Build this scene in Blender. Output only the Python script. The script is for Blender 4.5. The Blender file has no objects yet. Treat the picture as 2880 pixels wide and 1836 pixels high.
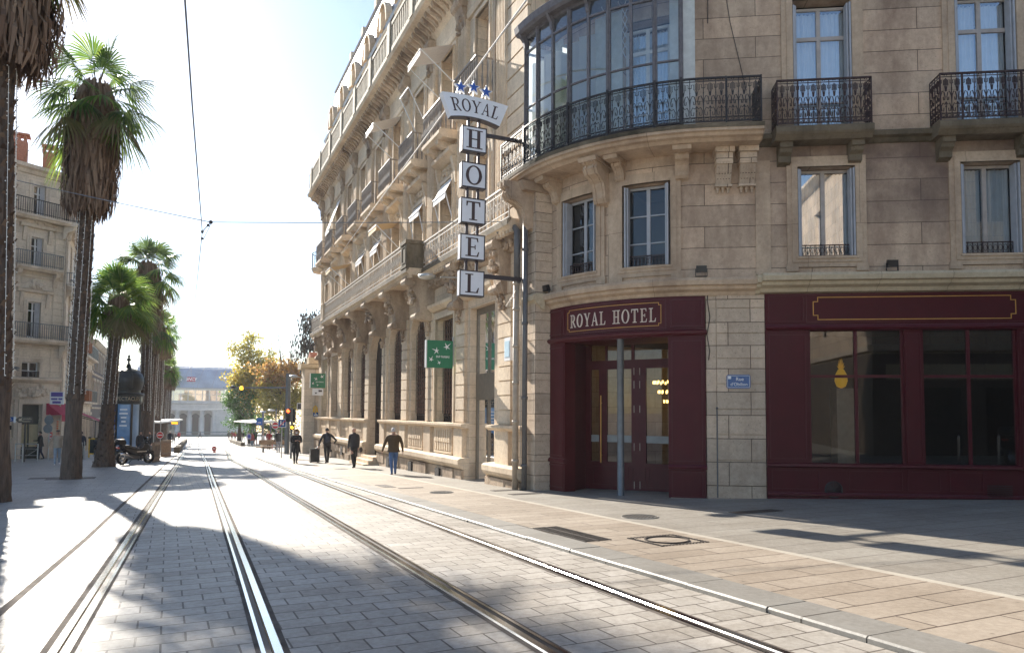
import bpy, bmesh, math, random
from mathutils import Vector, Matrix
random.seed(11)
C = bpy.context.scene.collection
PI = math.pi
# ------------------------------------------------------------------ survey of the street
FPX, PITCH, ROLL, CX, CY, CAMZ = 2020., math.radians(3.05), .0063, 1440., 1052., 1.65
SLOPE, SANG = .0266, math.radians(25.5)
SD = (-math.sin(SANG), math.cos(SANG)); SR = (math.cos(SANG), math.sin(SANG))
def zg(x, y): return -SLOPE*(SD[0]*x+SD[1]*y)
def ray(px, py):
    x, y = (px-CX)/FPX, (CY-py)/FPX
    c, s = math.cos(ROLL), math.sin(ROLL); x, y = c*x-s*y, s*x+c*y
    cp, sp = math.cos(PITCH), math.sin(PITCH)
    return Vector((x, cp-sp*y, sp+cp*y))
def G(px, py):                      # surveyed ground point
    r = ray(px, py); n = Vector((SD[0]*SLOPE, SD[1]*SLOPE, 1)); c = Vector((0, 0, CAMZ))
    return c+r*(-n.dot(c)/n.dot(r))
def at(px, Y, py=1200):             # ground point at a given distance down the street
    r = ray(px, py); x = r.x/r.y*Y
    return Vector((x, Y, zg(x, Y)))
def zat(py, Y, px=1440):            # height of a sighted point at a distance
    r = ray(px, py); return CAMZ+r.z/r.y*Y
def st(s, r, dz=0.):                # street coordinates: along, across
    x, y = SD[0]*s+SR[0]*r, SD[1]*s+SR[1]*r
    return Vector((x, y, zg(x, y)+dz))
# ------------------------------------------------------------------ objects
WL = {}
def thing(name, label, cat, loc=(0, 0, 0), group=None):
    o = bpy.data.objects.new(name, None); C.objects.link(o); o.location = loc
    o.empty_display_size = .2
    o['label'] = label; o['category'] = cat
    if group: o['group'] = group
    WL[o.name] = Vector(loc); return o
def tag(o, label, cat, group=None):
    o['label'] = label; o['category'] = cat
    if group: o['group'] = group
    return o
def struct(o, kind='structure'):
    o['kind'] = kind; return o
class MB:
    def __init__(s): s.v = []; s.f = []; s.uv = []; s.m = []
    def add(s, vs, fs, uvs=None, mi=0):
        b = len(s.v); s.v += [tuple(p) for p in vs]
        for i, f in enumerate(fs):
            s.f.append(tuple(b+k for k in f)); s.m.append(mi)
            if uvs is None: s.uv.append([(0, 0)]*len(f))
            else: s.uv.append([uvs[k] for k in f])
    def quad(s, a, b, c, d, uv=None, mi=0):
        s.add([a, b, c, d], [(0, 1, 2, 3)], uv or [(0, 0), (1, 0), (1, 1), (0, 1)], mi)
    def fbox(s, fr, u0, u1, o0, o1, z0, z1, step=None, mi=0):
        n = 1 if not step else max(1, int(math.ceil(abs(u1-u0)/step)))
        us = [u0+(u1-u0)*i/n for i in range(n+1)]
        vs = []
        for u in us: vs += [fr(u, o0, z0), fr(u, o1, z0), fr(u, o1, z1), fr(u, o0, z1)]
        b = len(s.v); s.v += [tuple(p) for p in vs]
        def F(idx, uvs): s.f.append(tuple(b+k for k in idx)); s.uv.append(uvs); s.m.append(mi)
        for i in range(n):
            a, c = 4*i, 4*i+4; ua, uc = us[i], us[i+1]
            F((a+1, c+1, c+2, a+2), [(ua, z0), (uc, z0), (uc, z1), (ua, z1)])
            F((a+0, a+3, c+3, c+0), [(ua, z0), (ua, z1), (uc, z1), (uc, z0)])
            F((a+3, a+2, c+2, c+3), [(ua, o0), (ua, o1), (uc, o1), (uc, o0)])
            F((a+0, c+0, c+1, a+1), [(ua, o0), (uc, o0), (uc, o1), (ua, o1)])
        F((0, 1, 2, 3), [(o0, z0), (o1, z0), (o1, z1), (o0, z1)])
        e = 4*n; F((e+0, e+3, e+2, e+1), [(o0, z0), (o0, z1), (o1, z1), (o1, z0)])
    def box(s, c, sx, sy, sz, rz=0., mi=0):
        cr, sr = math.cos(rz), math.sin(rz)
        fr = lambda u, o, z: (c[0]+u*cr-o*sr, c[1]+u*sr+o*cr, c[2]+z)
        s.fbox(fr, -sx/2, sx/2, -sy/2, sy/2, -sz/2, sz/2, mi=mi)
    def sweep(s, fr, u0, u1, prof, step=None, mi=0, caps=True):   # prof: closed list of (o,z)
        n = 1 if not step else max(1, int(math.ceil(abs(u1-u0)/step)))
        k = len(prof); b = len(s.v); L = [0]
        for i in range(k): L.append(L[-1]+math.dist(prof[i], prof[(i+1) % k]))
        for i in range(n+1):
            u = u0+(u1-u0)*i/n
            s.v += [tuple(fr(u, o, z)) for o, z in prof]
        for i in range(n):
            ua, uc = u0+(u1-u0)*i/n, u0+(u1-u0)*(i+1)/n
            for j in range(k):
                j2 = (j+1) % k
                s.f.append((b+i*k+j, b+(i+1)*k+j, b+(i+1)*k+j2, b+i*k+j2)); s.m.append(mi)
                s.uv.append([(ua, L[j]), (uc, L[j]), (uc, L[j+1]), (ua, L[j+1])])
        if caps:
            s.f.append(tuple(b+j for j in range(k))); s.m.append(mi); s.uv.append([prof[j] for j in range(k)])
            s.f.append(tuple(b+n*k+j for j in reversed(range(k)))); s.m.append(mi); s.uv.append([prof[j] for j in reversed(range(k))])
    def prism(s, fr, poly, o0, o1, mi=0):                          # poly: list of (u,z)
        k = len(poly); b = len(s.v)
        s.v += [tuple(fr(u, o1, z)) for u, z in poly]+[tuple(fr(u, o0, z)) for u, z in poly]
        s.f.append(tuple(range(b, b+k))); s.uv.append(list(poly)); s.m.append(mi)
        s.f.append(tuple(reversed(range(b+k, b+2*k)))); s.uv.append(list(reversed(poly))); s.m.append(mi)
        for j in range(k):
            j2 = (j+1) % k
            s.f.append((b+j, b+k+j, b+k+j2, b+j2)); s.m.append(mi)
            s.uv.append([(poly[j][0], o0), (poly[j][0], o1), (poly[j2][0], o1), (poly[j2][0], o0)])
    def tube(s, pts, r, n=6, caps=True, mi=0, closed=False):
        pts = [Vector(p) for p in pts]; m = len(pts); b = len(s.v)
        rr = r if isinstance(r, (list, tuple)) else [r]*m
        t0 = None; ref = None
        for i, p in enumerate(pts):
            if closed: t = pts[(i+1) % m]-pts[i-1]
            else: t = pts[min(i+1, m-1)]-pts[max(i-1, 0)]
            if t.length < 1e-9: t = Vector((0, 0, 1))
            t.normalize()
            if ref is None:
                ref = Vector((0, 0, 1)) if abs(t.z) < .9 else Vector((1, 0, 0))
            ref = ref-t*ref.dot(t)
            if ref.length < 1e-6: ref = t.orthogonal()
            ref.normalize(); bi = t.cross(ref)
            for j in range(n):
                a = 2*PI*(j+.5)/n
                s.v.append(tuple(p+ref*(math.cos(a)*rr[i])+bi*(math.sin(a)*rr[i])))
        for i in range(m if closed else m-1):
            i2 = (i+1) % m
            for j in range(n):
                j2 = (j+1) % n
                s.f.append((b+i*n+j, b+i*n+j2, b+i2*n+j2, b+i2*n+j)); s.m.append(mi)
                s.uv.append([(j/n, i), (j2/n, i), (j2/n, i+1), (j/n, i+1)])
        if caps and not closed:
            s.f.append(tuple(reversed(range(b, b+n)))); s.uv.append([(0, 0)]*n); s.m.append(mi)
            e = b+(m-1)*n; s.f.append(tuple(range(e, e+n))); s.uv.append([(0, 0)]*n); s.m.append(mi)
    def lathe(s, prof, c, n=16, a0=0., a1=2*PI, mi=0):
        full = abs(a1-a0-2*PI) < 1e-6; k = len(prof); b = len(s.v); m = n if full else n+1
        for i in range(m):
            a = a0+(a1-a0)*i/n
            s.v += [(c[0]+r*math.cos(a), c[1]+r*math.sin(a), c[2]+z) for r, z in prof]
        for i in range(n):
            i2 = (i+1) % m
            for j in range(k-1):
                s.f.append((b+i*k+j, b+i2*k+j, b+i2*k+j+1, b+i*k+j+1)); s.m.append(mi)
                s.uv.append([(i/n, prof[j][1]), ((i+1)/n, prof[j][1]), ((i+1)/n, prof[j+1][1]), (i/n, prof[j+1][1])])
    def ball(s, c, r, n=8, mi=0, sx=1, sy=1, sz=1):
        k = max(3, n//2)
        pr = [(math.sin(PI*j/k), -math.cos(PI*j/k)) for j in range(k+1)]
        b = len(s.v)
        s.lathe([(max(a, .001)*r, z*r) for a, z in pr], (0, 0, 0), n, mi=mi)
        for i in range(b, len(s.v)):
            x, y, z = s.v[i]; s.v[i] = (c[0]+x*sx, c[1]+y*sy, c[2]+z*sz)
    def wall(s, fr, u0, u1, z0, z1, ops, depth=.25, room=.9, step=None, o=0., jm=None):
        uc = {u0, u1}; zc = {z0, z1}
        for a, b, c, d in ops: uc |= {a, b}; zc |= {c, d}
        if step:
            n = int(math.ceil((u1-u0)/step)); uc |= {u0+(u1-u0)*i/n for i in range(n+1)}
        uc = sorted(u for u in uc if u0-1e-6 <= u <= u1+1e-6); zc = sorted(z for z in zc if z0-1e-6 <= z <= z1+1e-6)
        for i in range(len(uc)-1):
            for j in range(len(zc)-1):
                a, b, c, d = uc[i], uc[i+1], zc[j], zc[j+1]
                if b-a < 1e-5 or d-c < 1e-5: continue
                um, zm = (a+b)/2, (c+d)/2
                if any(q[0] < um < q[1] and q[2] < zm < q[3] for q in ops): continue
                s.quad(fr(a, o, c), fr(b, o, c), fr(b, o, d), fr(a, o, d), [(a, c), (b, c), (b, d), (a, d)])
        for a, b, c, d in ops:
            for (o0, o1, mi) in ((o, o-depth, 0), (o-depth, o-depth-room, 1)):
                s.quad(fr(a, o0, c), fr(a, o0, d), fr(a, o1, d), fr(a, o1, c), [(o0, c), (o0, d), (o1, d), (o1, c)], mi)
                s.quad(fr(b, o0, c), fr(b, o1, c), fr(b, o1, d), fr(b, o0, d), [(o0, c), (o1, c), (o1, d), (o0, d)], mi)
                s.quad(fr(a, o0, d), fr(b, o0, d), fr(b, o1, d), fr(a, o1, d), [(a, o0), (b, o0), (b, o1), (a, o1)], mi)
                s.quad(fr(a, o0, c), fr(a, o1, c), fr(b, o1, c), fr(b, o0, c), [(a, o0), (a, o1), (b, o1), (b, o0)], mi)
            o1 = o-depth-room
            s.quad(fr(a, o1, c), fr(b, o1, c), fr(b, o1, d), fr(a, o1, d), None, 1)
    def build(s, name, mats, parent=None, smooth=False, loc=None):
        me = bpy.data.meshes.new(name)
        off = Vector((0, 0, 0))
        if parent is not None: off = WL[parent.name]
        elif loc is not None: off = Vector(loc)
        me.from_pydata([(x-off.x, y-off.y, z-off.z) for x, y, z in s.v], [], s.f)
        if not isinstance(mats, (list, tuple)): mats = [mats]
        for m in mats: me.materials.append(m)
        uvl = me.uv_layers.new(name='UVMap')
        flat = [c for f in s.uv for p in f for c in (p[0], p[1])]
        uvl.data.foreach_set('uv', flat)
        me.polygons.foreach_set('material_index', [min(m, len(mats)-1) for m in s.m])
        if smooth: me.polygons.foreach_set('use_smooth', [True]*len(s.f))
        me.update()
        o = bpy.data.objects.new(name, me); C.objects.link(o)
        if parent is not None: o.parent = parent
        else: o.location = off
        WL[o.name] = off
        return o
def frame(p, d):                    # straight facade: u along d, o outward (right-hand side when looking along d), z up
    d = Vector((d[0], d[1])).normalized(); n = Vector((d.y, -d.x))
    def fr(u, o, z): return (p[0]+d.x*u+n.x*o, p[1]+d.y*u+n.y*o, z)
    return fr
def flip(fr): return lambda u, o, z: fr(-u, o, z)
def text_mb(txt, size, fr, o0, o1, mb, spacing=1.0, align='CENTER', shear=0., mi=0, xs=1.0):
    cu = bpy.data.curves.new('t', 'FONT'); cu.body = txt; cu.size = size; cu.align_x = align; cu.align_y = 'CENTER'
    cu.space_character = spacing; cu.shear = shear; cu.extrude = .001; cu.resolution_u = 3
    ob = bpy.data.objects.new('t', cu); C.objects.link(ob)
    bpy.context.view_layer.update()
    me = bpy.data.meshes.new_from_object(ob.evaluated_get(bpy.context.evaluated_depsgraph_get()))
    b = len(mb.v)
    for v in me.vertices:
        mb.v.append(tuple(fr(v.co.x*xs, o1 if v.co.z > 0 else o0, v.co.y)))
    for p in me.polygons:
        mb.f.append(tuple(b+i for i in p.vertices)); mb.uv.append([(0, 0)]*len(p.vertices)); mb.m.append(mi)
    bpy.data.objects.remove(ob); bpy.data.meshes.remove(me); bpy.data.curves.remove(cu)
def copy_tree(o, parent=None, loc=None, rz=None):
    c = o.copy(); C.objects.link(c)
    if parent is not None: c.parent = parent
    if loc is not None: c.location = loc
    if rz is not None: c.rotation_euler = (0, 0, rz)
    for k in ('label', 'category'):
        pass
    WL[c.name] = Vector(c.location)
    for ch in o.children: copy_tree(ch, c)
    return c
# ------------------------------------------------------------------ materials
def nmat(name):
    m = bpy.data.materials.new(name); m.use_nodes = True; nt = m.node_tree
    return m, nt, nt.nodes['Principled BSDF']
def N(nt, t, **k):
    n = nt.nodes.new(t)
    for a, b in k.items():
        if a in n.inputs.keys() if isinstance(a, str) else False: n.inputs[a].default_value = b
        else: setattr(n, a, b)
    return n
def plain(name, col, rough=.6, metal=0., noise=.12, scale=6., bump=0., spec=.5):
    m, nt, b = nmat(name)
    b.inputs['Roughness'].default_value = rough; b.inputs['Metallic'].default_value = metal
    b.inputs['Specular IOR Level'].default_value = spec
    tc = N(nt, 'ShaderNodeTexCoord'); nz = N(nt, 'ShaderNodeTexNoise'); nz.inputs['Scale'].default_value = scale; nz.inputs['Detail'].default_value = 5
    nt.links.new(tc.outputs['Object'], nz.inputs['Vector'])
    rp = N(nt, 'ShaderNodeValToRGB'); e = rp.color_ramp.elements
    e[0].position = .3; e[1].position = .7
    e[0].color = (*[c*(1-noise) for c in col], 1); e[1].color = (*[min(1, c*(1+noise)) for c in col], 1)
    nt.links.new(nz.outputs['Fac'], rp.inputs['Fac']); nt.links.new(rp.outputs['Color'], b.inputs['Base Color'])
    if bump:
        bp = N(nt, 'ShaderNodeBump'); bp.inputs['Strength'].default_value = bump; bp.inputs['Distance'].default_value = .02
        n2 = N(nt, 'ShaderNodeTexNoise'); n2.inputs['Scale'].default_value = scale*5; n2.inputs['Detail'].default_value = 6
        nt.links.new(tc.outputs['Object'], n2.inputs['Vector'])
        nt.links.new(n2.outputs['Fac'], bp.inputs['Height']); nt.links.new(bp.outputs['Normal'], b.inputs['Normal'])
    return m
def emit(name, col, s):
    m, nt, b = nmat(name); b.inputs['Base Color'].default_value = (*col, 1)
    b.inputs['Emission Color'].default_value = (*col, 1); b.inputs['Emission Strength'].default_value = s; return m
def stone(name, col, dark, bw=1.1, bh=.5, mortar=.006, joint=(.16, .12, .09), stain=.5, rough=.85, vary=.14, bump=.5, spot=0., offset=.5, band=None):
    """ashlar in metres on the UV map, weathered by large and small noise"""
    m, nt, b = nmat(name); L = nt.links.new
    uv = N(nt, 'ShaderNodeUVMap'); tc = N(nt, 'ShaderNodeTexCoord')
    br = N(nt, 'ShaderNodeTexBrick'); br.offset = offset
    br.inputs['Scale'].default_value = 1; br.inputs['Brick Width'].default_value = bw; br.inputs['Row Height'].default_value = bh
    br.inputs['Mortar Size'].default_value = mortar; br.inputs['Mortar Smooth'].default_value = .3
    br.inputs['Color1'].default_value = (1-vary, 1-vary, 1-vary, 1); br.inputs['Color2'].default_value = (1+vary*.4, 1+vary*.3, 1+vary*.2, 1)
    br.inputs['Mortar'].default_value = (joint[0]/col[0], joint[1]/col[1], joint[2]/col[2], 1)
    wob = N(nt, 'ShaderNodeTexNoise'); wob.inputs['Scale'].default_value = 3
    mixv = N(nt, 'ShaderNodeMixRGB'); mixv.inputs['Fac'].default_value = .012
    L(uv.outputs['UV'], wob.inputs['Vector']); L(uv.outputs['UV'], mixv.inputs[1]); L(wob.outputs['Color'], mixv.inputs[2]); L(mixv.outputs[0], br.inputs['Vector'])
    n1 = N(nt, 'ShaderNodeTexNoise'); n1.inputs['Scale'].default_value = .55; n1.inputs['Detail'].default_value = 8; n1.inputs['Roughness'].default_value = .65
    mp = N(nt, 'ShaderNodeMapping'); mp.inputs['Scale'].default_value = (1.6, 1.6, .55)
    L(tc.outputs['Object'], mp.inputs['Vector']); L(mp.outputs['Vector'], n1.inputs['Vector'])
    r1 = N(nt, 'ShaderNodeValToRGB'); r1.color_ramp.elements[0].position = .42; r1.color_ramp.elements[1].position = .68
    L(n1.outputs['Fac'], r1.inputs['Fac'])
    ml = N(nt, 'ShaderNodeMath', operation='MULTIPLY'); ml.inputs[1].default_value = stain; L(r1.outputs['Color'], ml.inputs[0])
    mx = N(nt, 'ShaderNodeMixRGB'); mx.inputs[1].default_value = (*col, 1); mx.inputs[2].default_value = (*dark, 1); L(ml.outputs[0], mx.inputs['Fac'])
    n2 = N(nt, 'ShaderNodeTexNoise'); n2.inputs['Scale'].default_value = 9; n2.inputs['Detail'].default_value = 8; n2.inputs['Roughness'].default_value = .7
    L(tc.outputs['Object'], n2.inputs['Vector'])
    r2 = N(nt, 'ShaderNodeValToRGB'); r2.color_ramp.elements[0].position = .3; r2.color_ramp.elements[1].position = .75
    r2.color_ramp.elements[0].color = (.72, .7, .68, 1); r2.color_ramp.elements[1].color = (1.08, 1.08, 1.08, 1)
    L(n2.outputs['Fac'], r2.inputs['Fac'])
    m1 = N(nt, 'ShaderNodeMixRGB', blend_type='MULTIPLY'); m1.inputs['Fac'].default_value = 1; L(mx.outputs[0], m1.inputs[1]); L(br.outputs['Color'], m1.inputs[2])
    m2 = N(nt, 'ShaderNodeMixRGB', blend_type='MULTIPLY'); m2.inputs['Fac'].default_value = .8; L(m1.outputs[0], m2.inputs[1]); L(r2.outputs['Color'], m2.inputs[2])
    out = m2
    if spot:
        v = N(nt, 'ShaderNodeTexNoise'); v.inputs['Scale'].default_value = 26; v.inputs['Detail'].default_value = 3
        L(tc.outputs['Object'], v.inputs['Vector'])
        r3 = N(nt, 'ShaderNodeValToRGB'); r3.color_ramp.elements[0].position = .62; r3.color_ramp.elements[1].position = .70
        L(v.outputs['Fac'], r3.inputs['Fac'])
        m4 = N(nt, 'ShaderNodeMath', operation='MULTIPLY'); m4.inputs[1].default_value = spot; L(r3.outputs['Color'], m4.inputs[0])
        m3 = N(nt, 'ShaderNodeMixRGB'); m3.inputs[2].default_value = (*[c*.35 for c in col], 1)
        L(m4.outputs[0], m3.inputs['Fac']); L(m2.outputs[0], m3.inputs[1]); out = m3
    if band:                         # sooty weathering below the string course, patchy
        sx = N(nt, 'ShaderNodeSeparateXYZ'); L(uv.outputs['UV'], sx.inputs[0])
        ma = N(nt, 'ShaderNodeMapRange', interpolation_type='SMOOTHSTEP'); ma.inputs['From Min'].default_value = band[0]-.3; ma.inputs['From Max'].default_value = band[0]+.9; L(sx.outputs['X'], ma.inputs['Value'])
        mb_ = N(nt, 'ShaderNodeMapRange', interpolation_type='SMOOTHSTEP'); mb_.inputs['From Min'].default_value = band[1]; mb_.inputs['From Max'].default_value = band[1]+1.9; L(sx.outputs['Y'], mb_.inputs['Value'])
        mc = N(nt, 'ShaderNodeMapRange', interpolation_type='SMOOTHSTEP'); mc.inputs['From Min'].default_value = band[2]+.15; mc.inputs['From Max'].default_value = band[2]-.05; L(sx.outputs['Y'], mc.inputs['Value'])
        p1 = N(nt, 'ShaderNodeMath', operation='MULTIPLY'); L(ma.outputs[0], p1.inputs[0]); L(mb_.outputs[0], p1.inputs[1])
        p2 = N(nt, 'ShaderNodeMath', operation='MULTIPLY'); L(p1.outputs[0], p2.inputs[0]); L(mc.outputs[0], p2.inputs[1])
        nz = N(nt, 'ShaderNodeTexNoise'); nz.inputs['Scale'].default_value = 1.1; nz.inputs['Detail'].default_value = 7; nz.inputs['Roughness'].default_value = .6; L(tc.outputs['Object'], nz.inputs['Vector'])
        rz = N(nt, 'ShaderNodeMapRange'); rz.inputs['From Min'].default_value = .3; rz.inputs['From Max'].default_value = .62; rz.inputs['To Min'].default_value = .25; rz.inputs['To Max'].default_value = .85; L(nz.outputs['Fac'], rz.inputs['Value'])
        p3 = N(nt, 'ShaderNodeMath', operation='MULTIPLY'); L(p2.outputs[0], p3.inputs[0]); L(rz.outputs[0], p3.inputs[1])
        mz = N(nt, 'ShaderNodeMixRGB'); mz.inputs[2].default_value = (.13, .085, .07, 1); L(p3.outputs[0], mz.inputs['Fac']); L(out.outputs[0], mz.inputs[1]); out = mz
    L(out.outputs[0], b.inputs['Base Color']); b.inputs['Roughness'].default_value = rough
    b.inputs['Specular IOR Level'].default_value = .25
    hm = N(nt, 'ShaderNodeMath', operation='MULTIPLY_ADD'); hm.inputs[1].default_value = -1.2
    L(br.outputs['Fac'], hm.inputs[0]); L(n2.outputs['Fac'], hm.inputs[2])
    bp = N(nt, 'ShaderNodeBump'); bp.inputs['Strength'].default_value = bump; bp.inputs['Distance'].default_value = .02
    L(hm.outputs[0], bp.inputs['Height']); L(bp.outputs['Normal'], b.inputs['Normal'])
    return m
def paving(name, c1, c2, mort, bw, bh, ms, rough, rvar=.15, offset=.5, spec=.5, bump=.35, dirt=.5, freq=2):
    m, nt, b = nmat(name); L = nt.links.new
    uv = N(nt, 'ShaderNodeUVMap'); tc = N(nt, 'ShaderNodeTexCoord')
    wob = N(nt, 'ShaderNodeTexNoise'); wob.inputs['Scale'].default_value = 2.2
    mixv = N(nt, 'ShaderNodeMixRGB'); mixv.inputs['Fac'].default_value = .010
    L(uv.outputs['UV'], wob.inputs['Vector']); L(uv.outputs['UV'], mixv.inputs[1]); L(wob.outputs['Color'], mixv.inputs[2])
    br = N(nt, 'ShaderNodeTexBrick'); br.offset = offset; br.offset_frequency = freq
    br.inputs['Scale'].default_value = 1; br.inputs['Brick Width'].default_value = bw; br.inputs['Row Height'].default_value = bh
    br.inputs['Mortar Size'].default_value = ms; br.inputs['Mortar Smooth'].default_value = .2; br.inputs['Bias'].default_value = 0
    br.inputs['Color1'].default_value = (*c1, 1); br.inputs['Color2'].default_value = (*c2, 1); br.inputs['Mortar'].default_value = (*mort, 1)
    L(mixv.outputs[0], br.inputs['Vector'])
    n1 = N(nt, 'ShaderNodeTexNoise'); n1.inputs['Scale'].default_value = .8; n1.inputs['Detail'].default_value = 9; n1.inputs['Roughness'].default_value = .7
    L(tc.outputs['Object'], n1.inputs['Vector'])
    r1 = N(nt, 'ShaderNodeValToRGB'); r1.color_ramp.elements[0].position = .32; r1.color_ramp.elements[1].position = .62
    r1.color_ramp.elements[0].color = (.62, .58, .53, 1); r1.color_ramp.elements[1].color = (1.05, 1.05, 1.05, 1)
    L(n1.outputs['Fac'], r1.inputs['Fac'])
    n2 = N(nt, 'ShaderNodeTexNoise'); n2.inputs['Scale'].default_value = 14; n2.inputs['Detail'].default_value = 8; n2.inputs['Roughness'].default_value = .75
    L(tc.outputs['Object'], n2.inputs['Vector'])
    r2 = N(nt, 'ShaderNodeValToRGB'); r2.color_ramp.elements[0].position = .30; r2.color_ramp.elements[1].position = .6
    r2.color_ramp.elements[0].color = (.55, .53, .5, 1); r2.color_ramp.elements[1].color = (1, 1, 1, 1)
    L(n2.outputs['Fac'], r2.inputs['Fac'])
    m1 = N(nt, 'ShaderNodeMixRGB', blend_type='MULTIPLY'); m1.inputs['Fac'].default_value = dirt; L(br.outputs['Color'], m1.inputs[1]); L(r1.outputs['Color'], m1.inputs[2])
    m2 = N(nt, 'ShaderNodeMixRGB', blend_type='MULTIPLY'); m2.inputs['Fac'].default_value = dirt; L(m1.outputs[0], m2.inputs[1]); L(r2.outputs['Color'], m2.inputs[2])
    # sparse gum spots and oil marks
    v = N(nt, 'ShaderNodeTexVoronoi'); v.inputs['Scale'].default_value = 2.3; v.inputs['Randomness'].default_value = 1
    L(tc.outputs['Object'], v.inputs['Vector'])
    r3 = N(nt, 'ShaderNodeValToRGB'); r3.color_ramp.elements[0].position = .035; r3.color_ramp.elements[1].position = .06
    r3.color_ramp.elements[0].color = (.45, .43, .4, 1); r3.color_ramp.elements[1].color = (1, 1, 1, 1); L(v.outputs['Distance'], r3.inputs['Fac'])
    m3 = N(nt, 'ShaderNodeMixRGB', blend_type='MULTIPLY'); m3.inputs['Fac'].default_value = .8; L(m2.outputs[0], m3.inputs[1]); L(r3.outputs['Color'], m3.inputs[2])
    L(m3.outputs[0], b.inputs['Base Color'])
    rr = N(nt, 'ShaderNodeMapRange'); rr.inputs['To Min'].default_value = rough+rvar; rr.inputs['To Max'].default_value = rough-rvar
    L(n2.outputs['Fac'], rr.inputs['Value']); L(rr.outputs[0], b.inputs['Roughness']); b.inputs['Specular IOR Level'].default_value = spec
    hm = N(nt, 'ShaderNodeMath', operation='MULTIPLY_ADD'); hm.inputs[1].default_value = -1.5
    L(br.outputs['Fac'], hm.inputs[0]); L(n2.outputs['Fac'], hm.inputs[2])
    bp = N(nt, 'ShaderNodeBump'); bp.inputs['Strength'].default_value = bump; bp.inputs['Distance'].default_value = .008
    L(hm.outputs[0], bp.inputs['Height']); L(bp.outputs['Normal'], b.inputs['Normal'])
    return m
def glass(name, tint=(.9, .95, .97), base=.22, rough=.0, ior=1.5):
    m = bpy.data.materials.new(name); m.use_nodes = True; nt = m.node_tree; nt.nodes.clear(); L = nt.links.new
    out = N(nt, 'ShaderNodeOutputMaterial'); tr = N(nt, 'ShaderNodeBsdfTransparent'); gl = N(nt, 'ShaderNodeBsdfGlossy'); mx = N(nt, 'ShaderNodeMixShader')
    tr.inputs['Color'].default_value = (*tint, 1); gl.inputs['Roughness'].default_value = rough; gl.inputs['Color'].default_value = (.95, .97, 1, 1)
    fr = N(nt, 'ShaderNodeFresnel'); fr.inputs['IOR'].default_value = ior
    ad = N(nt, 'ShaderNodeMath', operation='MULTIPLY_ADD'); ad.inputs[1].default_value = 1-base; ad.inputs[2].default_value = base; ad.use_clamp = True
    L(fr.outputs[0], ad.inputs[0]); L(ad.outputs[0], mx.inputs['Fac']); L(tr.outputs[0], mx.inputs[1]); L(gl.outputs[0], mx.inputs[2]); L(mx.outputs[0], out.inputs['Surface'])
    return m
def leafmat(name, cols, trans=.35, rough=.5, spec=.4):
    m = bpy.data.materials.new(name); m.use_nodes = True; nt = m.node_tree; L = nt.links.new
    b = nt.nodes['Principled BSDF']; out = nt.nodes['Material Output']
    ge = N(nt, 'ShaderNodeNewGeometry'); rp = N(nt, 'ShaderNodeValToRGB'); el = rp.color_ramp.elements
    el[0].color = (*cols[0], 1); el[1].color = (*cols[-1], 1)
    for i, c in enumerate(cols[1:-1]):
        e = el.new((i+1)/(len(cols)-1)); e.color = (*c, 1)
    L(ge.outputs['Random Per Island'], rp.inputs['Fac']); L(rp.outputs['Color'], b.inputs['Base Color'])
    b.inputs['Roughness'].default_value = rough; b.inputs['Specular IOR Level'].default_value = spec
    if trans:
        t = N(nt, 'ShaderNodeBsdfTranslucent'); g = N(nt, 'ShaderNodeGamma'); g.inputs['Gamma'].default_value = .75
        L(rp.outputs['Color'], g.inputs['Color']); L(g.outputs[0], t.inputs['Color'])
        mx = N(nt, 'ShaderNodeMixShader'); mx.inputs['Fac'].default_value = trans
        L(b.outputs[0], mx.inputs[1]); L(t.outputs[0], mx.inputs[2]); L(mx.outputs[0], out.inputs['Surface'])
    return m
M = {}
M['hstone'] = stone('hotel stone', (.66, .50, .365), (.22, .14, .10), 2.4, .50, .009, stain=.75, spot=.45, vary=.2, band=(1.15, 5.2, 8.0))
M['hstone2'] = stone('hotel pale stone', (.68, .55, .42), (.36, .26, .19), 1.0, .535, .010, stain=.55, spot=.7, vary=.2)
M['hstone3'] = stone('hotel dressed stone', (.60, .455, .325), (.17, .11, .08), 2.3, 3., .004, stain=.6, spot=.25, vary=.05)
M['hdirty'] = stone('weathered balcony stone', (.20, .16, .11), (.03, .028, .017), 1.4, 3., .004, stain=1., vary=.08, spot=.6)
M['cream'] = stone('cream cornice stone', (.62, .52, .37), (.42, .32, .21), 1.5, 3., .004, stain=.5, vary=.06, spot=.3)
M['bstone'] = stone('bank stone', (.77, .625, .46), (.40, .28, .19), 1.1, .42, .004, stain=.5, spot=.2)
M['bplain'] = stone('bank dressed stone', (.79, .645, .475), (.36, .25, .17), 3., 5., .002, stain=.55, vary=.04, spot=.3)
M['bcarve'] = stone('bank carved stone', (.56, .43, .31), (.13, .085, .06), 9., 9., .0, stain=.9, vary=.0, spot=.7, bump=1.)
M['lstone'] = stone('left facade stone', (.72, .62, .50), (.45, .37, .29), 1.2, .45, .004, stain=.5, spot=.2)
M['lcarve'] = stone('left carved stone', (.68, .58, .47), (.32, .25, .19), 9., 9., 0., stain=.8, vary=0., spot=.4)
M['grey_render'] = stone('grey rendered gable', (.20, .17, .16), (.10, .085, .085), 9., 9., 0., stain=.8, vary=0.)
M['room'] = plain('dark interior', (.035, .028, .025), .9)
M['burg'] = plain('burgundy paint', (.066, .0045, .009), .5, noise=.10, scale=2.5, bump=.05, spec=.25)
M['burg2'] = plain('burgundy moulding paint', (.074, .006, .012), .42, noise=.1, spec=.3)
M['gold'] = plain('gilt line', (.62, .33, .07), .45, .3)
M['brass'] = plain('brass', (.75, .45, .14), .3, .9)
M['ivory'] = plain('ivory paint', (.66, .56, .47), .5)
M['iron'] = plain('black wrought iron', (.022, .018, .019), .45, .3, noise=.3, scale=12)
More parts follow.
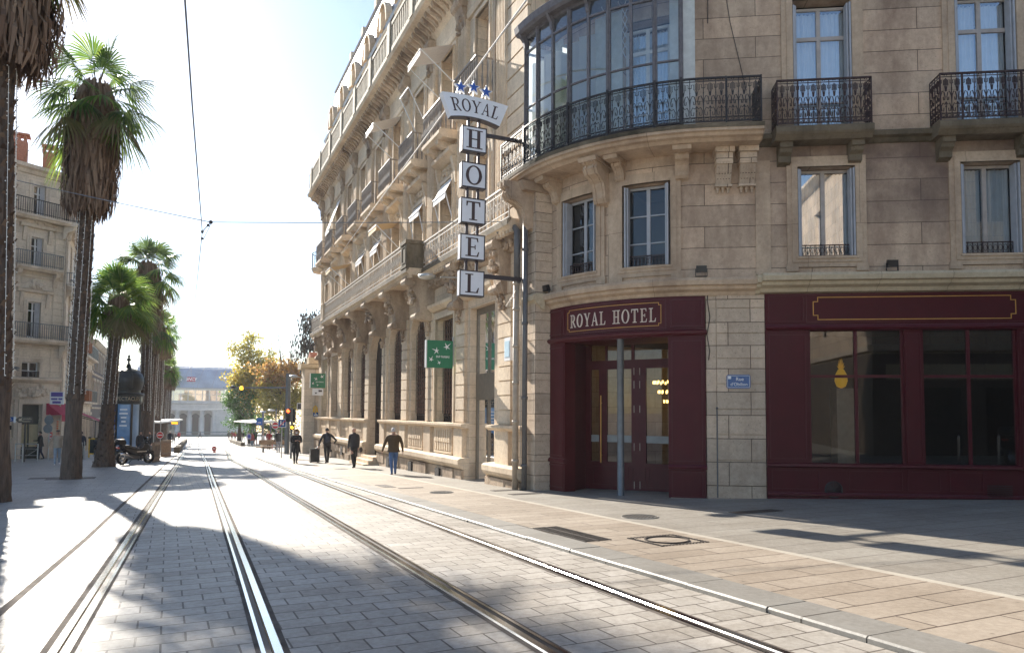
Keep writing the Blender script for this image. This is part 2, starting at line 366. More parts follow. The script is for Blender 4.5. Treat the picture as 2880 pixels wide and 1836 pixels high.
M['rust'] = plain('rusty iron', (.045, .022, .020), .6, .2, noise=.4, scale=12)
M['bsteel'] = plain('grey steel', (.15, .165, .18), .45, .4)
M['verand'] = plain('veranda grey paint', (.125, .115, .125), .55, .1, noise=.25, scale=10)
M['galv'] = plain('galvanised steel', (.42, .43, .43), .4, .7)
M['shut'] = plain('pale grey shutter paint', (.36, .37, .40), .6, noise=.1)
M['wframe'] = plain('window frame paint', (.40, .35, .315), .5)
M['wwhite'] = plain('white window paint', (.62, .62, .62), .5)
M['curtain'] = plain('white curtain', (.68, .70, .72), .9, noise=.05)
M['pane'] = glass('window glass', base=.30)
M['pane_dark'] = glass('shop glass', (.55, .57, .58), base=.045, ior=1.42)
M['pane_ver'] = glass('veranda glass', (.86, .92, .95), base=.10)
M['pipe'] = plain('beige drainpipe', (.42, .34, .26), .6, noise=.15)
M['pipe2'] = plain('grey drainpipe', (.13, .125, .125), .55, .2)
M['zinc'] = plain('zinc roofing', (.20, .21, .24), .45, .5)
M['slate'] = plain('slate roof', (.13, .13, .15), .55, noise=.2)
M['tile'] = plain('terracotta tiles', (.38, .15, .08), .8, noise=.25, scale=14, bump=.5)
M['rail_b'] = plain('pale painted ironwork', (.42, .385, .34), .6, noise=.15)
M['canvas'] = plain('white awning canvas', (.72, .70, .68), .8, noise=.05)
M['canvas2'] = plain('cream awning canvas', (.60, .44, .24), .8, noise=.05)
M['signw'] = plain('sign white acrylic', (.80, .80, .83), .35, noise=.03)
M['signb'] = plain('sign dark brown letters', (.05, .022, .022), .5)
M['signf'] = plain('sign metal trim', (.06, .05, .055), .45, .5)
M['starb'] = plain('star blue', (.02, .09, .42), .4)
M['white'] = plain('white paint', (.75, .75, .75), .5, noise=.04)
M['green'] = plain('green sign enamel', (.005, .16, .075), .35, noise=.05)
M['blue'] = plain('blue enamel', (.01, .07, .24), .25, noise=.05)
M['bluebright'] = plain('bright blue enamel', (.02, .12, .45), .35)
M['red'] = plain('red enamel', (.55, .03, .025), .4)
M['crimson'] = plain('crimson awning', (.36, .02, .06), .8)
M['black'] = plain('black plastic', (.012, .012, .014), .4)
M['tyre'] = plain('tyre rubber', (.015, .015, .016), .8)
M['chrome'] = plain('chrome', (.7, .7, .72), .15, 1.)
M['yellow'] = plain('yellow painted wood', (.70, .42, .03), .5)
M['darkpane'] = plain('unlit window dark', (.020, .015, .013), .6, spec=.2)
M['wood'] = plain('slatted wood', (.24, .16, .10), .7, noise=.25)
M['board'] = plain('blackboard', (.02, .025, .022), .8)
M['cast'] = plain('cast iron cover', (.055, .045, .04), .55, .5, noise=.4, scale=30, bump=.4)
M['kiosk'] = plain('dark green kiosk paint', (.022, .024, .025), .35, .2)
M['railtop'] = plain('polished rail head', (.55, .54, .52), .18, 1., noise=.05)
M['railside'] = plain('rail groove', (.06, .05, .045), .6, .4)
M['rubber'] = plain('rail bedding', (.12, .10, .085), .95, noise=.3, scale=5, bump=.4, spec=.15)
M['terra'] = plain('terracotta render', (.34, .15, .08), .85, noise=.2)
# ------------------------------------------------------------------ camera, sky, sun
SUN_AZ, SUN_EL = math.radians(35.4), math.radians(28.3)
sc = bpy.context.scene
cam = bpy.data.cameras.new('camera'); cam.sensor_width = 36; cam.lens = FPX/2880*36; cam.shift_y = (CY-918)/2880
cam.clip_start = .05; cam.clip_end = 4000
co = bpy.data.objects.new('camera', cam); C.objects.link(co)
co.matrix_world = Matrix.Translation((0, 0, CAMZ)) @ Matrix.Rotation(PI/2+PITCH, 4, 'X') @ Matrix.Rotation(ROLL, 4, 'Z')
sc.camera = co
w = bpy.data.worlds.new('World'); sc.world = w; w.use_nodes = True
sky = w.node_tree.nodes.new('ShaderNodeTexSky'); sky.sky_type = 'NISHITA'; sky.sun_disc = False
sky.sun_elevation = SUN_EL; sky.sun_rotation = -SUN_AZ; sky.dust_density = .3; sky.air_density = 1.0; sky.ozone_density = 2.
bg = w.node_tree.nodes['Background']; bg.inputs['Strength'].default_value = .088
w.node_tree.links.new(sky.outputs['Color'], bg.inputs['Color'])
sl = bpy.data.lights.new('sun', 'SUN'); sl.energy = 5.0; sl.angle = math.radians(.53); sl.color = (1, .93, .82)
so = bpy.data.objects.new('sun', sl); C.objects.link(so)
sv = Vector((-math.sin(SUN_AZ)*math.cos(SUN_EL), math.cos(SUN_AZ)*math.cos(SUN_EL), math.sin(SUN_EL)))
so.rotation_euler = (-sv).to_track_quat('-Z', 'Y').to_euler(); so.location = sv*60
sc.view_settings.view_transform = 'Standard'; sc.view_settings.look = 'None'; sc.view_settings.gamma = 1
sc.view_settings.exposure = 1.36
sc.cycles.max_bounces = 7; sc.cycles.transparent_max_bounces = 12; sc.cycles.sample_clamp_indirect = 6
sc.cycles.use_denoising = True

# ------------------------------------------------------------------ ground, track bed, pavements
def sheet(name, pts, mat, dz, kind='structure'):
    """pts: list of (s, rleft, rright) strips"""
    mb = MB()
    for (s0, a0, b0), (s1, a1, b1) in zip(pts[:-1], pts[1:]):
        mb.quad(st(s0, a0, dz), st(s0, b0, dz), st(s1, b1, dz), st(s1, a1, dz), [(a0, s0), (b0, s0), (b1, s1), (a1, s1)])
    return struct(mb.build(name, mat))
mb = MB()
SS = [-60, -20, 0, 20, 60, 140, 260, 700]
for s0, s1 in zip(SS[:-1], SS[1:]):
    for r0, r1 in ((-500, -60), (-60, 60), (60, 500)):
        mb.quad(st(s0, r0, -.03), st(s0, r1, -.03), st(s1, r1, -.03), st(s1, r0, -.03), [(r0, s0), (r1, s0), (r1, s1), (r0, s1)])
M['gnd'] = paving('street ground stone', (.40, .36, .32), (.46, .42, .37), (.22, .19, .16), .6, .4, .008, .6)
struct(mb.build('ground', M['gnd']))
M['track'] = paving('track bed setts', (.34, .31, .27), (.46, .425, .38), (.11, .09, .075), .36, .285, .009, .56, bump=.45, dirt=.7, spec=.32, rvar=.1)
M['pavR'] = paving('pavement slabs', (.29, .235, .18), (.37, .31, .245), (.075, .05, .035), 1.6, .38, .010, .6, bump=.5, dirt=.6)
M['pavR2'] = paving('pavement grey slabs', (.26, .235, .20), (.31, .285, .245), (.11, .09, .075), 2.4, .52, .009, .6, bump=.4, dirt=.6)
M['sideL'] = paving('left pavement slabs', (.31, .295, .28), (.37, .355, .335), (.13, .115, .10), .62, .40, .008, .52, dirt=.6)
M['granite'] = paving('granite kerb', (.24, .225, .20), (.28, .265, .24), (.06, .05, .04), 3., 1.15, .012, .55, dirt=.5)
M['inlay'] = paving('pale inlay stone', (.42, .375, .31), (.46, .42, .35), (.3, .26, .22), 3., 1.1, .004, .6, dirt=.35)
LJ = [(-6, -1.75), (5, -1.45), (8, -1.31), (13, -1.06), (28, -.5), (43, .07), (80, 1.6), (140, 4.), (260, 9)]
sheet('road', [(s, r, 4.9 if s < 60 else 4.9+(s-60)*.03) for s, r in LJ], M['track'], 0.)
sheet('sidewalk', [(s, -40, r-.06) for s, r in LJ], M['sideL'], 0.)
sheet('gutter', [(s, r-.08, r) for s, r in LJ], M['rubber'], .003)
SRr = [-8, 0, 10, 25, 45, 60, 90, 140, 260]
kr = lambda s: 4.9 if s < 60 else 4.9+(s-60)*.03
KH = .05
sheet('pavement', [(s, kr(s)+.5, kr(s)+2.3) for s in SRr], M['pavR'], KH)
sheet('pavement', [(s, kr(s)+2.3, kr(s)+2.43) for s in SRr], M['inlay'], KH)
sheet('side_street_pavement', [(s, kr(s)+2.43, 45) for s in SRr], M['pavR2'], KH)
# kerb stones: one long row, each stone cut by its own joint in the mesh
mb = MB(); rnd = random.Random(3); s = -4.
while s < 120:
    L = 1.0+rnd.random()*.35; j = rnd.uniform(-.006, .006); e = s+L-.014
    dz = KH+rnd.uniform(-.003, .006)
    fr = lambda u, o, z: st(u, o, z)
    r0 = kr(s)+j
    mb.sweep(lambda u, o, z: st(u, r0+o, z), s, e, [(0, -.02), (0, dz-.016), (.016, dz), (.49, dz), (.49, -.02)])
    s += L
struct(mb.build('kerb', M['granite']))
# thin air: the far end of the street fades
hz = MB(); hz.fbox(lambda u, o, z: (o, u, z), -60, 420, -260, 160, -24, 27); hm, hnt, hb = nmat('haze'); hnt.nodes.remove(hb)
pv = N(hnt, 'ShaderNodeVolumePrincipled'); pv.inputs['Color'].default_value = (.95, .96, 1, 1); pv.inputs['Density'].default_value = .0003; pv.inputs['Anisotropy'].default_value = .35
hnt.links.new(pv.outputs[0], hnt.nodes['Material Output'].inputs['Volume']); struct(hz.build('haze', hm), 'stuff')
sc.cycles.volume_bounces = 1
# ------------------------------------------------------------------ tram rails
RT = {
 'a': [(-5, -1.12), (4, -.78), (6.41, -.70), (9.5, -.59), (17.4, -.32), (28, .05), (40.75, .5)],
 'b': [(-5, .55), (3.5, .69), (5.7, .76), (9.3, .88), (15.9, 1.08), (28, 1.45), (39.9, 1.84)],
 'c': [(-5, 2.55), (4.75, 2.63), (6.7, 2.67), (12.6, 2.78), (22, 2.97), (34.3, 3.25)],
 'd': [(-5, 4.06), (3.96, 4.10), (5.15, 4.12), (8.1, 4.18), (20.2, 4.42), (34.3, 4.72)]}
def far(pts):
    out = []
    for p in pts:
        g = G(*p); out.append((g.x*SD[0]+g.y*SD[1], g.x*SR[0]+g.y*SR[1]))
    return out
RT['a'] += far([(522.8, 1264.5), (531, 1255), (545, 1240)]); RT['b'] += far([(562.4, 1267), (559, 1250), (556.5, 1236)])
RT['c'] += far([(646.5, 1291.7), (641, 1274), (628, 1254.5), (604, 1236)]); RT['d'] += far([(700, 1279), (668, 1254.5), (628, 1236)])
RT['c'] = [p for p in RT['c'] if p[0] < 400]
def interp(T, s):
    for (s0, r0), (s1, r1) in zip(T[:-1], T[1:]):
        if s <= s1: return r0+(r1-r0)*(s-s0)/(s1-s0)
    return T[-1][1]
rl = {'a': ('leftmost tram rail, nearest the palm trees', 1), 'b': ('second tram rail from the left, bright beside a dark groove', -1),
      'c': ('third tram rail from the left, crossing the large tree shadow', 1), 'd': ('rightmost tram rail, running along the kerb', -1)}
for k, T in RT.items():
    T.sort(); sg = rl[k][1]
    ss = []; s = T[0][0]
    while s < T[-1][0]: ss.append(s); s += max(.8, s*.06)
    ss.append(T[-1][0])
    t = thing('tram_rail', rl[k][0], 'rail', st(8, interp(T, 8)), 'tram rails set in the paving')
    bed, head, gro = MB(), MB(), MB()
    for s0, s1 in zip(ss[:-1], ss[1:]):
        a, b = interp(T, s0), interp(T, s1)
        def strip(mb, x0, x1, z0, z1=None):
            z1 = z0 if z1 is None else z1
            mb.quad(st(s0, a+x0, z0), st(s0, a+x1, z1), st(s1, b+x1, z1), st(s1, b+x0, z0), [(x0, s0), (x1, s0), (x1, s1), (x0, s1)])
        strip(bed, -.125, .115, .004)
        x = sorted((0, .062*-sg)); strip(head, x[0], x[1], .016); strip(head, x[0]-.012, x[0], .004, .016); strip(head, x[1], x[1]+.012, .016, .004)
        x = sorted((.014*sg, .055*sg)); strip(gro, x[0], x[1], .0065)
        x = sorted((.057*sg, .088*sg)); strip(head, x[0], x[1], .011)
    head.build('rail_head', M['railtop'], t); bed.build('rail_bedding', M['rubber'], t); gro.build('rail_groove', M['railside'], t)
# ------------------------------------------------------------------ hotel on the corner
HT = math.radians(6.4); HR = 4.42; HC = (5.04, 21.19); ARC = math.radians(58.9)*HR
HA0 = math.radians(-96.4)
_hr = frame((HC[0]+HR*math.cos(HA0), HC[1]+HR*math.sin(HA0)), (math.cos(HT), -math.sin(HT)))
_a1 = HA0-ARC/HR
_hs = frame((HC[0]+HR*math.cos(_a1), HC[1]+HR*math.sin(_a1)), (-math.sin(_a1), math.cos(_a1)))
def HP(s, o, z):
    if s >= 0: return _hr(s, o, z)
    if s >= -ARC:
        a = HA0+s/HR; return (HC[0]+(HR+o)*math.cos(a), HC[1]+(HR+o)*math.sin(a), z)
    return _hs(s+ARC, o, z)
def th(deg): return math.radians(deg+96.4)*HR
hotel = thing('hotel_building', 'brown stone corner hotel with burgundy ground floor and glazed veranda', 'building', (4.5, 17, -.35))
ST = .24
HW = [(th(-147), th(-131.3), 5.20, 7.22), (th(-121.9), th(-106.7), 5.18, 7.22), (2.11, 3.40, 5.30, 7.42), (5.69, 6.97, 5.30, 7.42), (9.3, 10.6, 5.3, 7.42)]
HU = [(th(-147), th(-132), 8.2, 11.3), (th(-121.9), th(-106.7), 8.2, 11.3), (2.05, 3.38, 8.22, 11.45), (5.65, 6.97, 8.22, 11.45), (9.25, 10.55, 8.22, 11.45)]
mb = MB(); mb.wall(HP, -4.9, 14, 4.3, 22., HW+HU, depth=.34, room=1.3, step=ST)
body = []
n = 24
for i in range(n+1): body.append(HP(-4.9+18.9*i/n, 0, 22.))
back = [(HP(14, -14, 0)[0], HP(14, -14, 0)[1]), (HP(-4.9, 0, 0)[0]+6, HP(-4.9, 0, 0)[1]+9)]
mb.add(body+[(x, y, 22.) for x, y in back], [tuple(range(len(body)+2))])
e0, e1 = HP(14, 0, 0), HP(-4.9, 0, 0)
for (xa, ya), (xb, yb) in (((e0[0], e0[1]), back[0]), (back[0], back[1]), (back[1], (e1[0], e1[1]))):
    mb.quad((xa, ya, -1), (xb, yb, -1), (xb, yb, 22), (xa, ya, 22), [(0, 0), (9, 0), (9, 22), (0, 22)])
mb.build('wall', [M['hstone'], M['room']], hotel)
# corner pier towards the bank and the pier between door and shop
mb = MB()
for z in [-.7+.535*i for i in range(16)]:
    mb.fbox(lambda a, o, zz: _hs(-a, o, zz), -.10, .62, -.6, .50, z+.008, z+.527)
    mb.fbox(lambda a, o, zz: _hs(-a, o, zz), -.07, .60, -.6, .475, z-.008, z+.008)
mb.build('corner_pier', M['hstone2'], hotel)
mb = MB()
for z in [-.6+.59*i for i in range(9)]:
    mb.fbox(HP, .24, 1.33, -.5, .035, z+.010, min(z+.58, 4.42)); mb.fbox(HP, .0, .225, -.5, .02, z+.010, min(z+.58, 4.42))
    mb.fbox(HP, .0, 1.33, -.5, .008, z-.010, z+.010)
mb.fbox(HP, .224, .241, -.5, .0, -.5, 4.42)
mb.build('stone_pier', M['hstone2'], hotel)
mb = MB(); mb.tube([HP(.235, .035, -.36), HP(.235, .035, 1.75)], .016, 6); mb.ball(HP(.235, .04, 1.78), .03)
mb.build('cable_duct', M['pipe2'], hotel)
mb = MB(); mb.fbox(HP, 7.35, 14, -.5, .02, -.6, 4.45); mb.build('side_wall', M['hstone2'], hotel)
# cornice above the ground floor
CP = [(-.05, 4.40), (.05, 4.42), (.09, 4.50), (.20, 4.55), (.22, 4.62), (.30, 4.64), (.32, 4.74), (.30, 4.80), (-.05, 4.84)]
mb = MB(); mb.sweep(HP, -5.15, 1.12, CP, ST); mb.build('door_cornice', M['hstone3'], hotel)
mb = MB(); mb.sweep(HP, 1.22, 14, [(o*1.25+.06, (z-4.84)*1.02+4.90) for o, z in CP], .9)
mb.sweep(HP, 1.12, 1.22, [(o*1.12+.02, (z-4.84)*1.02+4.87) for o, z in CP]); mb.build('shop_cornice', M['cream'], hotel)
mb = MB(); mb.sweep(lambda a, o, z: _hs(-a, o, z), -.18, .72, [(.3+o, z) for o, z in CP]); mb.build('pier_cornice', M['cream'], hotel)
# ---- burgundy entrance
def bframe(mb, fr, u0, u1, z0, z1, o, wdt=.035, p=.02, step=None):
    mb.fbox(fr, u0, u1, o, o+p, z0, z0+wdt, step); mb.fbox(fr, u0, u1, o, o+p, z1-wdt, z1, step)
    mb.fbox(fr, u0, u0+wdt, o, o+p, z0+wdt, z1-wdt); mb.fbox(fr, u1-wdt, u1, o, o+p, z0+wdt, z1-wdt)
dl, dr = th(-145.1), th(-107.6); d0 = th(-156.3)
ent = MB()
ent.fbox(HP, d0, -.02, -.25, .05, 3.60, 4.41, ST)
ent.fbox(HP, d0, dl, -.30, .05, -.55, 3.50, .2); ent.fbox(HP, dr, -.02, -.3, .05, -.55, 3.50, .2)
ent.fbox(HP, dl, dr, -1.5, .04, 3.46, 3.52, ST)
ent.build('entrance_surround', M['burg'], hotel)
mo = MB()
mo.sweep(HP, d0-.04, .0, [(0, 3.47), (.09, 3.49), (.14, 3.53), (.145, 3.575), (.11, 3.61), (0, 3.63)], ST)
bframe(mo, HP, d0+.05, th(-146.6), 3.70, 4.36, .05, step=.2); bframe(mo, HP, th(-145.6), th(-108.2), 3.66, 4.38, .05, step=ST); bframe(mo, HP, th(-107), -.07, 3.70, 4.36, .05, step=.2)
for a, b in ((d0+.06, dl-.06), (dr+.06, -.08)):
    bframe(mo, HP, a, b, .52, 3.38, .05, .03, .018, .2); bframe(mo, HP, a, b, -.30, .30, .05, .03, .018, .2)
    mo.sweep(HP, a-.07, b+.07, [(.0, .34), (.10, .36), (.11, .41), (.08, .46), (0, .48)], .2)
mo.build('entrance_moulding', M['burg2'], hotel)
# gold line and letters of the fascia
gl = MB()
ga, gb, gz0, gz1, q = th(-143.6), th(-109.7), 3.735, 4.285, .055
def goldline(mb, fr, a, b, z0, z1, q, o, wd=.011, step=ST):
    P = [(a+q, z0), (b-q, z0), (b-q, z0+q), (b, z0+q), (b, z1-q), (b-q, z1-q), (b-q, z1), (a+q, z1), (a+q, z1-q), (a, z1-q), (a, z0+q), (a+q, z0+q)]
    for (u0, y0), (u1, y1) in zip(P, P[1:]+P[:1]):
        mb.fbox(fr, min(u0, u1)-wd/2, max(u0, u1)+wd/2, o, o+.006, min(y0, y1)-wd/2, max(y0, y1)+wd/2, step)
goldline(gl, HP, ga, gb, gz0, gz1, q, .05, .013); gl.build('gold_line', M['gold'], hotel)
# serif capitals drawn as strokes in a unit box (x 0..w, y 0..1)
def rect(x0, y0, x1, y1): return [(x0, y0), (x1, y0), (x1, y1), (x0, y1)]
def ring(cx, cy, rx, ry, wx, wy, n=20, a0=0, a1=360):
    out = []
    for i in range(n):
        a, b = math.radians(a0+(a1-a0)*i/n), math.radians(a0+(a1-a0)*(i+1)/n)
        out.append([(cx+rx*math.cos(a), cy+ry*math.sin(a)), (cx+rx*math.cos(b), cy+ry*math.sin(b)),
                    (cx+(rx-wx)*math.cos(b), cy+(ry-wy)*math.sin(b)), (cx+(rx-wx)*math.cos(a), cy+(ry-wy)*math.sin(a))])
    return out
SB, SH = .17, .055
def serif(x, y, l=.13): return rect(x-l, y, x+SB+l, y+SH)
LET = {
 'H': (.92, [rect(.15, 0, .15+SB, 1), rect(.60, 0, .60+SB, 1), rect(.15, .47, .77, .53), serif(.15, 0), serif(.15, 1-SH), serif(.60, 0), serif(.60, 1-SH)]),
 'O': (.92, ring(.46, .5, .44, .52, SB*.95, .06, 28)),
 'T': (.84, [rect(.335, 0, .335+SB, 1), rect(.04, .93, .80, 1), [(.04, .74), (.09, .74), (.14, .95), (.04, .95)], [(.80, .74), (.75, .74), (.70, .95), (.80, .95)], serif(.335, 0)]),
 'E': (.80, [rect(.14, 0, .14+SB, 1), rect(.02, 0, .70, SH), rect(.02, 1-SH, .68, 1), rect(.14, .47, .54, .53), rect(.51, .38, .56, .62), [(.70, 0), (.76, .26), (.71, .26), (.60, 0)], [(.68, 1), (.70, .78), (.66, .78), (.58, 1)]]),
 'L': (.76, [rect(.14, 0, .14+SB, 1), rect(.02, 0, .70, SH), serif(.14, 1-SH), [(.70, 0), (.76, .28), (.71, .28), (.58, 0)]]),
 'R': (.90, [rect(.13, 0, .13+SB, 1), serif(.13, 0, .11), rect(.02, 1-SH, .46, 1), rect(.13, .46, .46, .51), [(.36, .50), (.50, .50), (.86, .05), (.86, 0), (.72, 0)], rect(.72, 0, .90, SH*.8)]+ring(.46, .73, .29, .27, SB*.9, .055, 12, -90, 90)),
 'Y': (.90, [rect(.37, 0, .37+SB, .48), serif(.37, 0, .11), [(.37, .46), (.54, .46), (.24, 1), (.06, 1)], [(.46, .44), (.54, .46), (.80, 1), (.72, 1)], rect(0, 1-SH, .30, 1), rect(.64, 1-SH, .88, 1)]),
 'A': (.92, [[(.08, 0), (.16, 0), (.46, .92), (.46, 1), (.42, 1)], [(.66, 0), (.84, 0), (.50, 1), (.42, 1), (.42, .92)], rect(.24, .32, .70, .38), rect(0, 0, .26, SH), rect(.58, 0, .92, SH)])}
def word(mb, txt, fr, x0, x1, z0, z1, o0, o1, gap=.12, warp=None):
    tot = sum(.55 if c == ' ' else LET[c][0] for c in txt)+gap*(len(txt)-1); k = (x1-x0)/tot; x = 0
    for c in txt:
        if c == ' ': x += .55+gap; continue
        wd, polys = LET[c]
        for i, p in enumerate(polys):
            pp = [(x0+(x+a)*k, z0+b*(z1-z0)) for a, b in p]
            if warp: pp = [warp(*t) for t in pp]
            mb.prism(fr, pp, o0, o1+i*.0004)
        x += wd+gap
mb = MB(); word(mb, 'ROYAL HOTEL', HP, th(-142.3), th(-111.2), 3.83, 4.16, .05, .062, .16)
# open-face letters: ivory outline with a burgundy heart
mb.build('fascia_lettering', M['ivory'], hotel)
mb = MB()
for c0, wds in ((0, 'ROYAL HOTEL'),):
    tot = sum(.55 if c == ' ' else LET[c][0] for c in wds)+.16*(len(wds)-1); k = (th(-111.2)-th(-142.3))/tot; x = 0
    for c in wds:
        if c == ' ': x += .55+.16; continue
        for p in LET[c][1]:
            xs = [a for a, b in p]
            if max(xs)-min(xs) < .2 and max(b for a, b in p)-min(b for a, b in p) > .4 and len(p) == 4:
                cx, cy = sum(xs)/4, sum(b for a, b in p)/4
                pp = [(th(-142.3)+(x+cx+(a-cx)*.42)*k, 3.83+(cy+(b-cy)*.84)*.33) for a, b in p]
                mb.prism(HP, pp, .06, .066)
        x += LET[c][0]+.16
mb.build('lettering_shade', M['hstone3'], hotel)
# doors set back in the entrance
DP = (2.03, 19.72); DD = (math.cos(math.radians(-33)), math.sin(math.radians(-33)))
FD = frame(DP, DD)
def du(px, py=1200, p=DP, d=DD):
    r = ray(px, py); n = (d[1], -d[0]); t = (n[0]*p[0]+n[1]*p[1])/(n[0]*r.x+n[1]*r.y)
    return (r.x*t-p[0])*d[0]+(r.y*t-p[1])*d[1]
def dz(px, py, p=DP, d=DD):
    r = ray(px, py); n = (d[1], -d[0]); t = (n[0]*p[0]+n[1]*p[1])/(n[0]*r.x+n[1]*r.y); return CAMZ+r.z*t
jb = MB()
fa, fb_ = HP(dl, -.02, 0), FD(0, 0, 0); fc, fd_ = HP(dr, -.02, 0), FD(2.75, 0, 0)
for (p, q) in ((fa, fb_), (fc, fd_)):
    jb.add([(p[0], p[1], -.6), (q[0], q[1], -.6), (q[0], q[1], 3.5), (p[0], p[1], 3.5)], [(0, 1, 2, 3)])
jb.build('entrance_jamb', M['burg'], hotel)
us = [0, du(1662), du(1685), du(1707), du(1776), du(1817), du(1880), du(1912), 2.75]
zt = [-.5, dz(1760, 1300), dz(1760, 1037), dz(1760, 1012), dz(1760, 967), 3.5]
ed = MB()
ed.fbox(FD, 0, 2.75, -.06, 0, -.6, zt[1]); ed.fbox(FD, 0, 2.75, -.06, .01, zt[2], zt[3]); ed.fbox(FD, 0, 2.75, -.06, 0, zt[4], 3.5)
for a, b in ((us[0], us[1]), (us[2], us[3]), (us[4], us[5]), (us[6]+.12, us[6]+.4)):
    ed.fbox(FD, a, b, -.06, .004, zt[1], zt[2])
for a, b in ((0, us[1]), (us[3]-.05, us[3]+.0), (us[4], us[4]+.08)): ed.fbox(FD, a, b, -.06, .002, zt[3], zt[4])
for a, b in ((us[1]+.05, us[4]-.08), (us[4]+.02, us[5]-.02), (us[5]+.06, us[6]+.2)): bframe(ed, FD, a, b, -.28, zt[1]-.12, 0, .025, .015)
door = ed.build('entrance_door', M['burg2'], hotel)
pn = MB()
for a, b in ((us[1], us[2]), (us[3], us[4]), (us[5], us[6]+.12)): pn.quad(FD(a, -.03, zt[1]), FD(b, -.03, zt[1]), FD(b, -.03, zt[2]), FD(a, -.03, zt[2]))
pn.quad(FD(us[1], -.03, zt[3]), FD(2.7, -.03, zt[3]), FD(2.7, -.03, zt[4]), FD(us[1], -.03, zt[4]))
pn.build('pane', M['pane_dark'], door)
zb0, zb1 = dz(1760, 1244), dz(1760, 1224); fmat = plain('frosted film', (.30, .31, .30), .7)
for a, b in ((us[1], us[2]), (us[3], us[4]), (us[5], us[6]+.12)): fs = MB(); fs.fbox(FD, a, b, -.026, -.024, zb0, zb1); fs.build('frosted_band', fmat, door)
hd = MB(); hu = du(1693); z0, z1 = dz(1693, 1300), dz(1693, 1112)
hd.tube([FD(hu, .07, z0), FD(hu, .07, z1)], .016, 8)
for z in (z0+.2, z1-.2): hd.tube([FD(hu, 0, z), FD(hu, .07, z)], .01, 6)
hd.build('handle', M['brass'], door)
for px in (1784, 1800):
    bm_ = MB()
    for y0, y1 in ((1034, 1054), (1071, 1092), (1140, 1160), (1246, 1267), (1353, 1374)):
        u = du(px); bm_.fbox(FD, u-.006, u+.006, .004, .02, dz(px, y1), dz(px, y0))
    bm_.build('hinge_bar', M['ivory'], door)
lob = MB()
lob.fbox(FD, -.4, 4.2, -4.2, -4.1, -.6, 3.6); lob.fbox(FD, -.5, -.4, -4.2, -.06, -.6, 3.6); lob.fbox(FD, 4.2, 4.3, -4.2, -.06, -.6, 3.6)
lob.fbox(FD, -.4, 4.2, -4.2, -.06, 3.56, 3.66); lob.fbox(FD, -.4, 4.2, -4.2, -.06, -.5, -.44)
lob.build('lobby', M['room'], hotel)
mb = MB(); mb.lathe([(.10, -.4), (.10, -.36), (.085, -.34), (.085, 3.44), (.11, 3.46), (.11, 3.5)], (*HP(th(-123.4), -.1, 0)[:2], 0), 14)
mb.build('entrance_column', M['bsteel'], hotel, True)
ch = thing('chandelier', 'lit tiered chandelier glowing behind the hotel door glass', 'chandelier', FD(2.0, -1.3, 2.2))
cm = MB()
for k, (rr, z) in enumerate(((.50, 2.50), (.36, 2.24), (.22, 1.98))):
    for i in range(22-6*k):
        a = 2*PI*i/(22-6*k); p = FD(1.98+rr*math.cos(a), -1.3+rr*math.sin(a), z); cm.fbox(lambda u, o, zz: (p[0]+u, p[1]+o, p[2]+zz), -.018, .018, -.018, .018, -.04, .04)
cm.build('lamp_tier', emit('chandelier glow', (1, .62, .18), 3.0), ch)
cm = MB(); cm.tube([FD(1.98, -1.3, 2.), FD(1.98, -1.3, 3.5)], .02); cm.build('rod', M['brass'], ch)
# ---- shopfront along the side street
sf = MB()
sf.fbox(HP, 1.345, 7.35, -.1, .05, -.38, .44); sf.fbox(HP, 1.345, 2.31, -.1, .05, .44, 3.6); sf.fbox(HP, 1.345, 7.35, -.1, .05, 3.60, 4.44)
sf.fbox(HP, 4.39, 4.78, -.1, .05, .54, 3.60); sf.fbox(HP, 6.79, 7.35, -.1, .05, .54, 3.60)
shop = sf.build('shopfront', M['burg'], hotel)
sm = MB()
sm.sweep(HP, 1.34, 7.36, [(0, .43), (.08, .44), (.13, .47), (.12, .52), (.05, .545), (0, .545)]); sm.sweep(HP, 1.34, 7.36, [(0, 3.57), (.09, 3.6), (.12, 3.65), (.10, 3.71), (0, 3.73)])
sm.sweep(HP, 1.34, 7.36, [(.04, -.12), (.07, -.12), (.09, -.15), (.09, -.20), (.04, -.22)]); sm.fbox(HP, 1.34, 7.36, .05, .075, -.38, -.24)
bframe(sm, HP, 1.42, 2.24, .62, 3.5, .05, .025, .012); bframe(sm, HP, 1.42, 2.2, 3.79, 4.40, .05, .02, .012); bframe(sm, HP, 2.26, 7.0, 3.76, 4.42, .05, .02, .012)
bframe(sm, HP, 4.42, 4.75, .6, 3.52, .05, .022, .014); bframe(sm, HP, 6.85, 7.3, .6, 3.52, .05, .022, .014)
for a, b in ((1.45, 2.5), (3.15, 4.3), (4.4, 5.1), (5.3, 6.0)): bframe(sm, HP, a, b, -.06, .38, .05, .02, .012)
for a, b, m_ in ((2.31, 4.39, 3.36), (4.78, 6.79, 5.79)):
    sm.fbox(HP, a, b, -.09, -.02, 2.495, 2.56); sm.fbox(HP, m_-.035, m_+.035, -.09, -.021, .545, 2.495); sm.fbox(HP, m_-.035, m_+.035, -.09, -.021, 2.56, 3.60)
    sm.fbox(HP, a, a+.05, -.09, -.022, .545, 3.6); sm.fbox(HP, b-.05, b, -.09, -.022, .545, 3.6)
sm.build('shopfront_moulding', M['burg2'], hotel)
gl = MB(); goldline(gl, HP, 2.42, 6.78, 3.83, 4.345, .10, .05, .017, None); gl.build('gold_frame', M['gold'], hotel)
for a, b in ((2.31, 4.39), (4.78, 6.79)):
    mb = MB(); mb.quad(HP(a, -.055, .5), HP(b, -.055, .5), HP(b, -.055, 3.62), HP(a, -.055, 3.62)); mb.build('shop_pane', M['pane_dark'], hotel)
mb = MB()
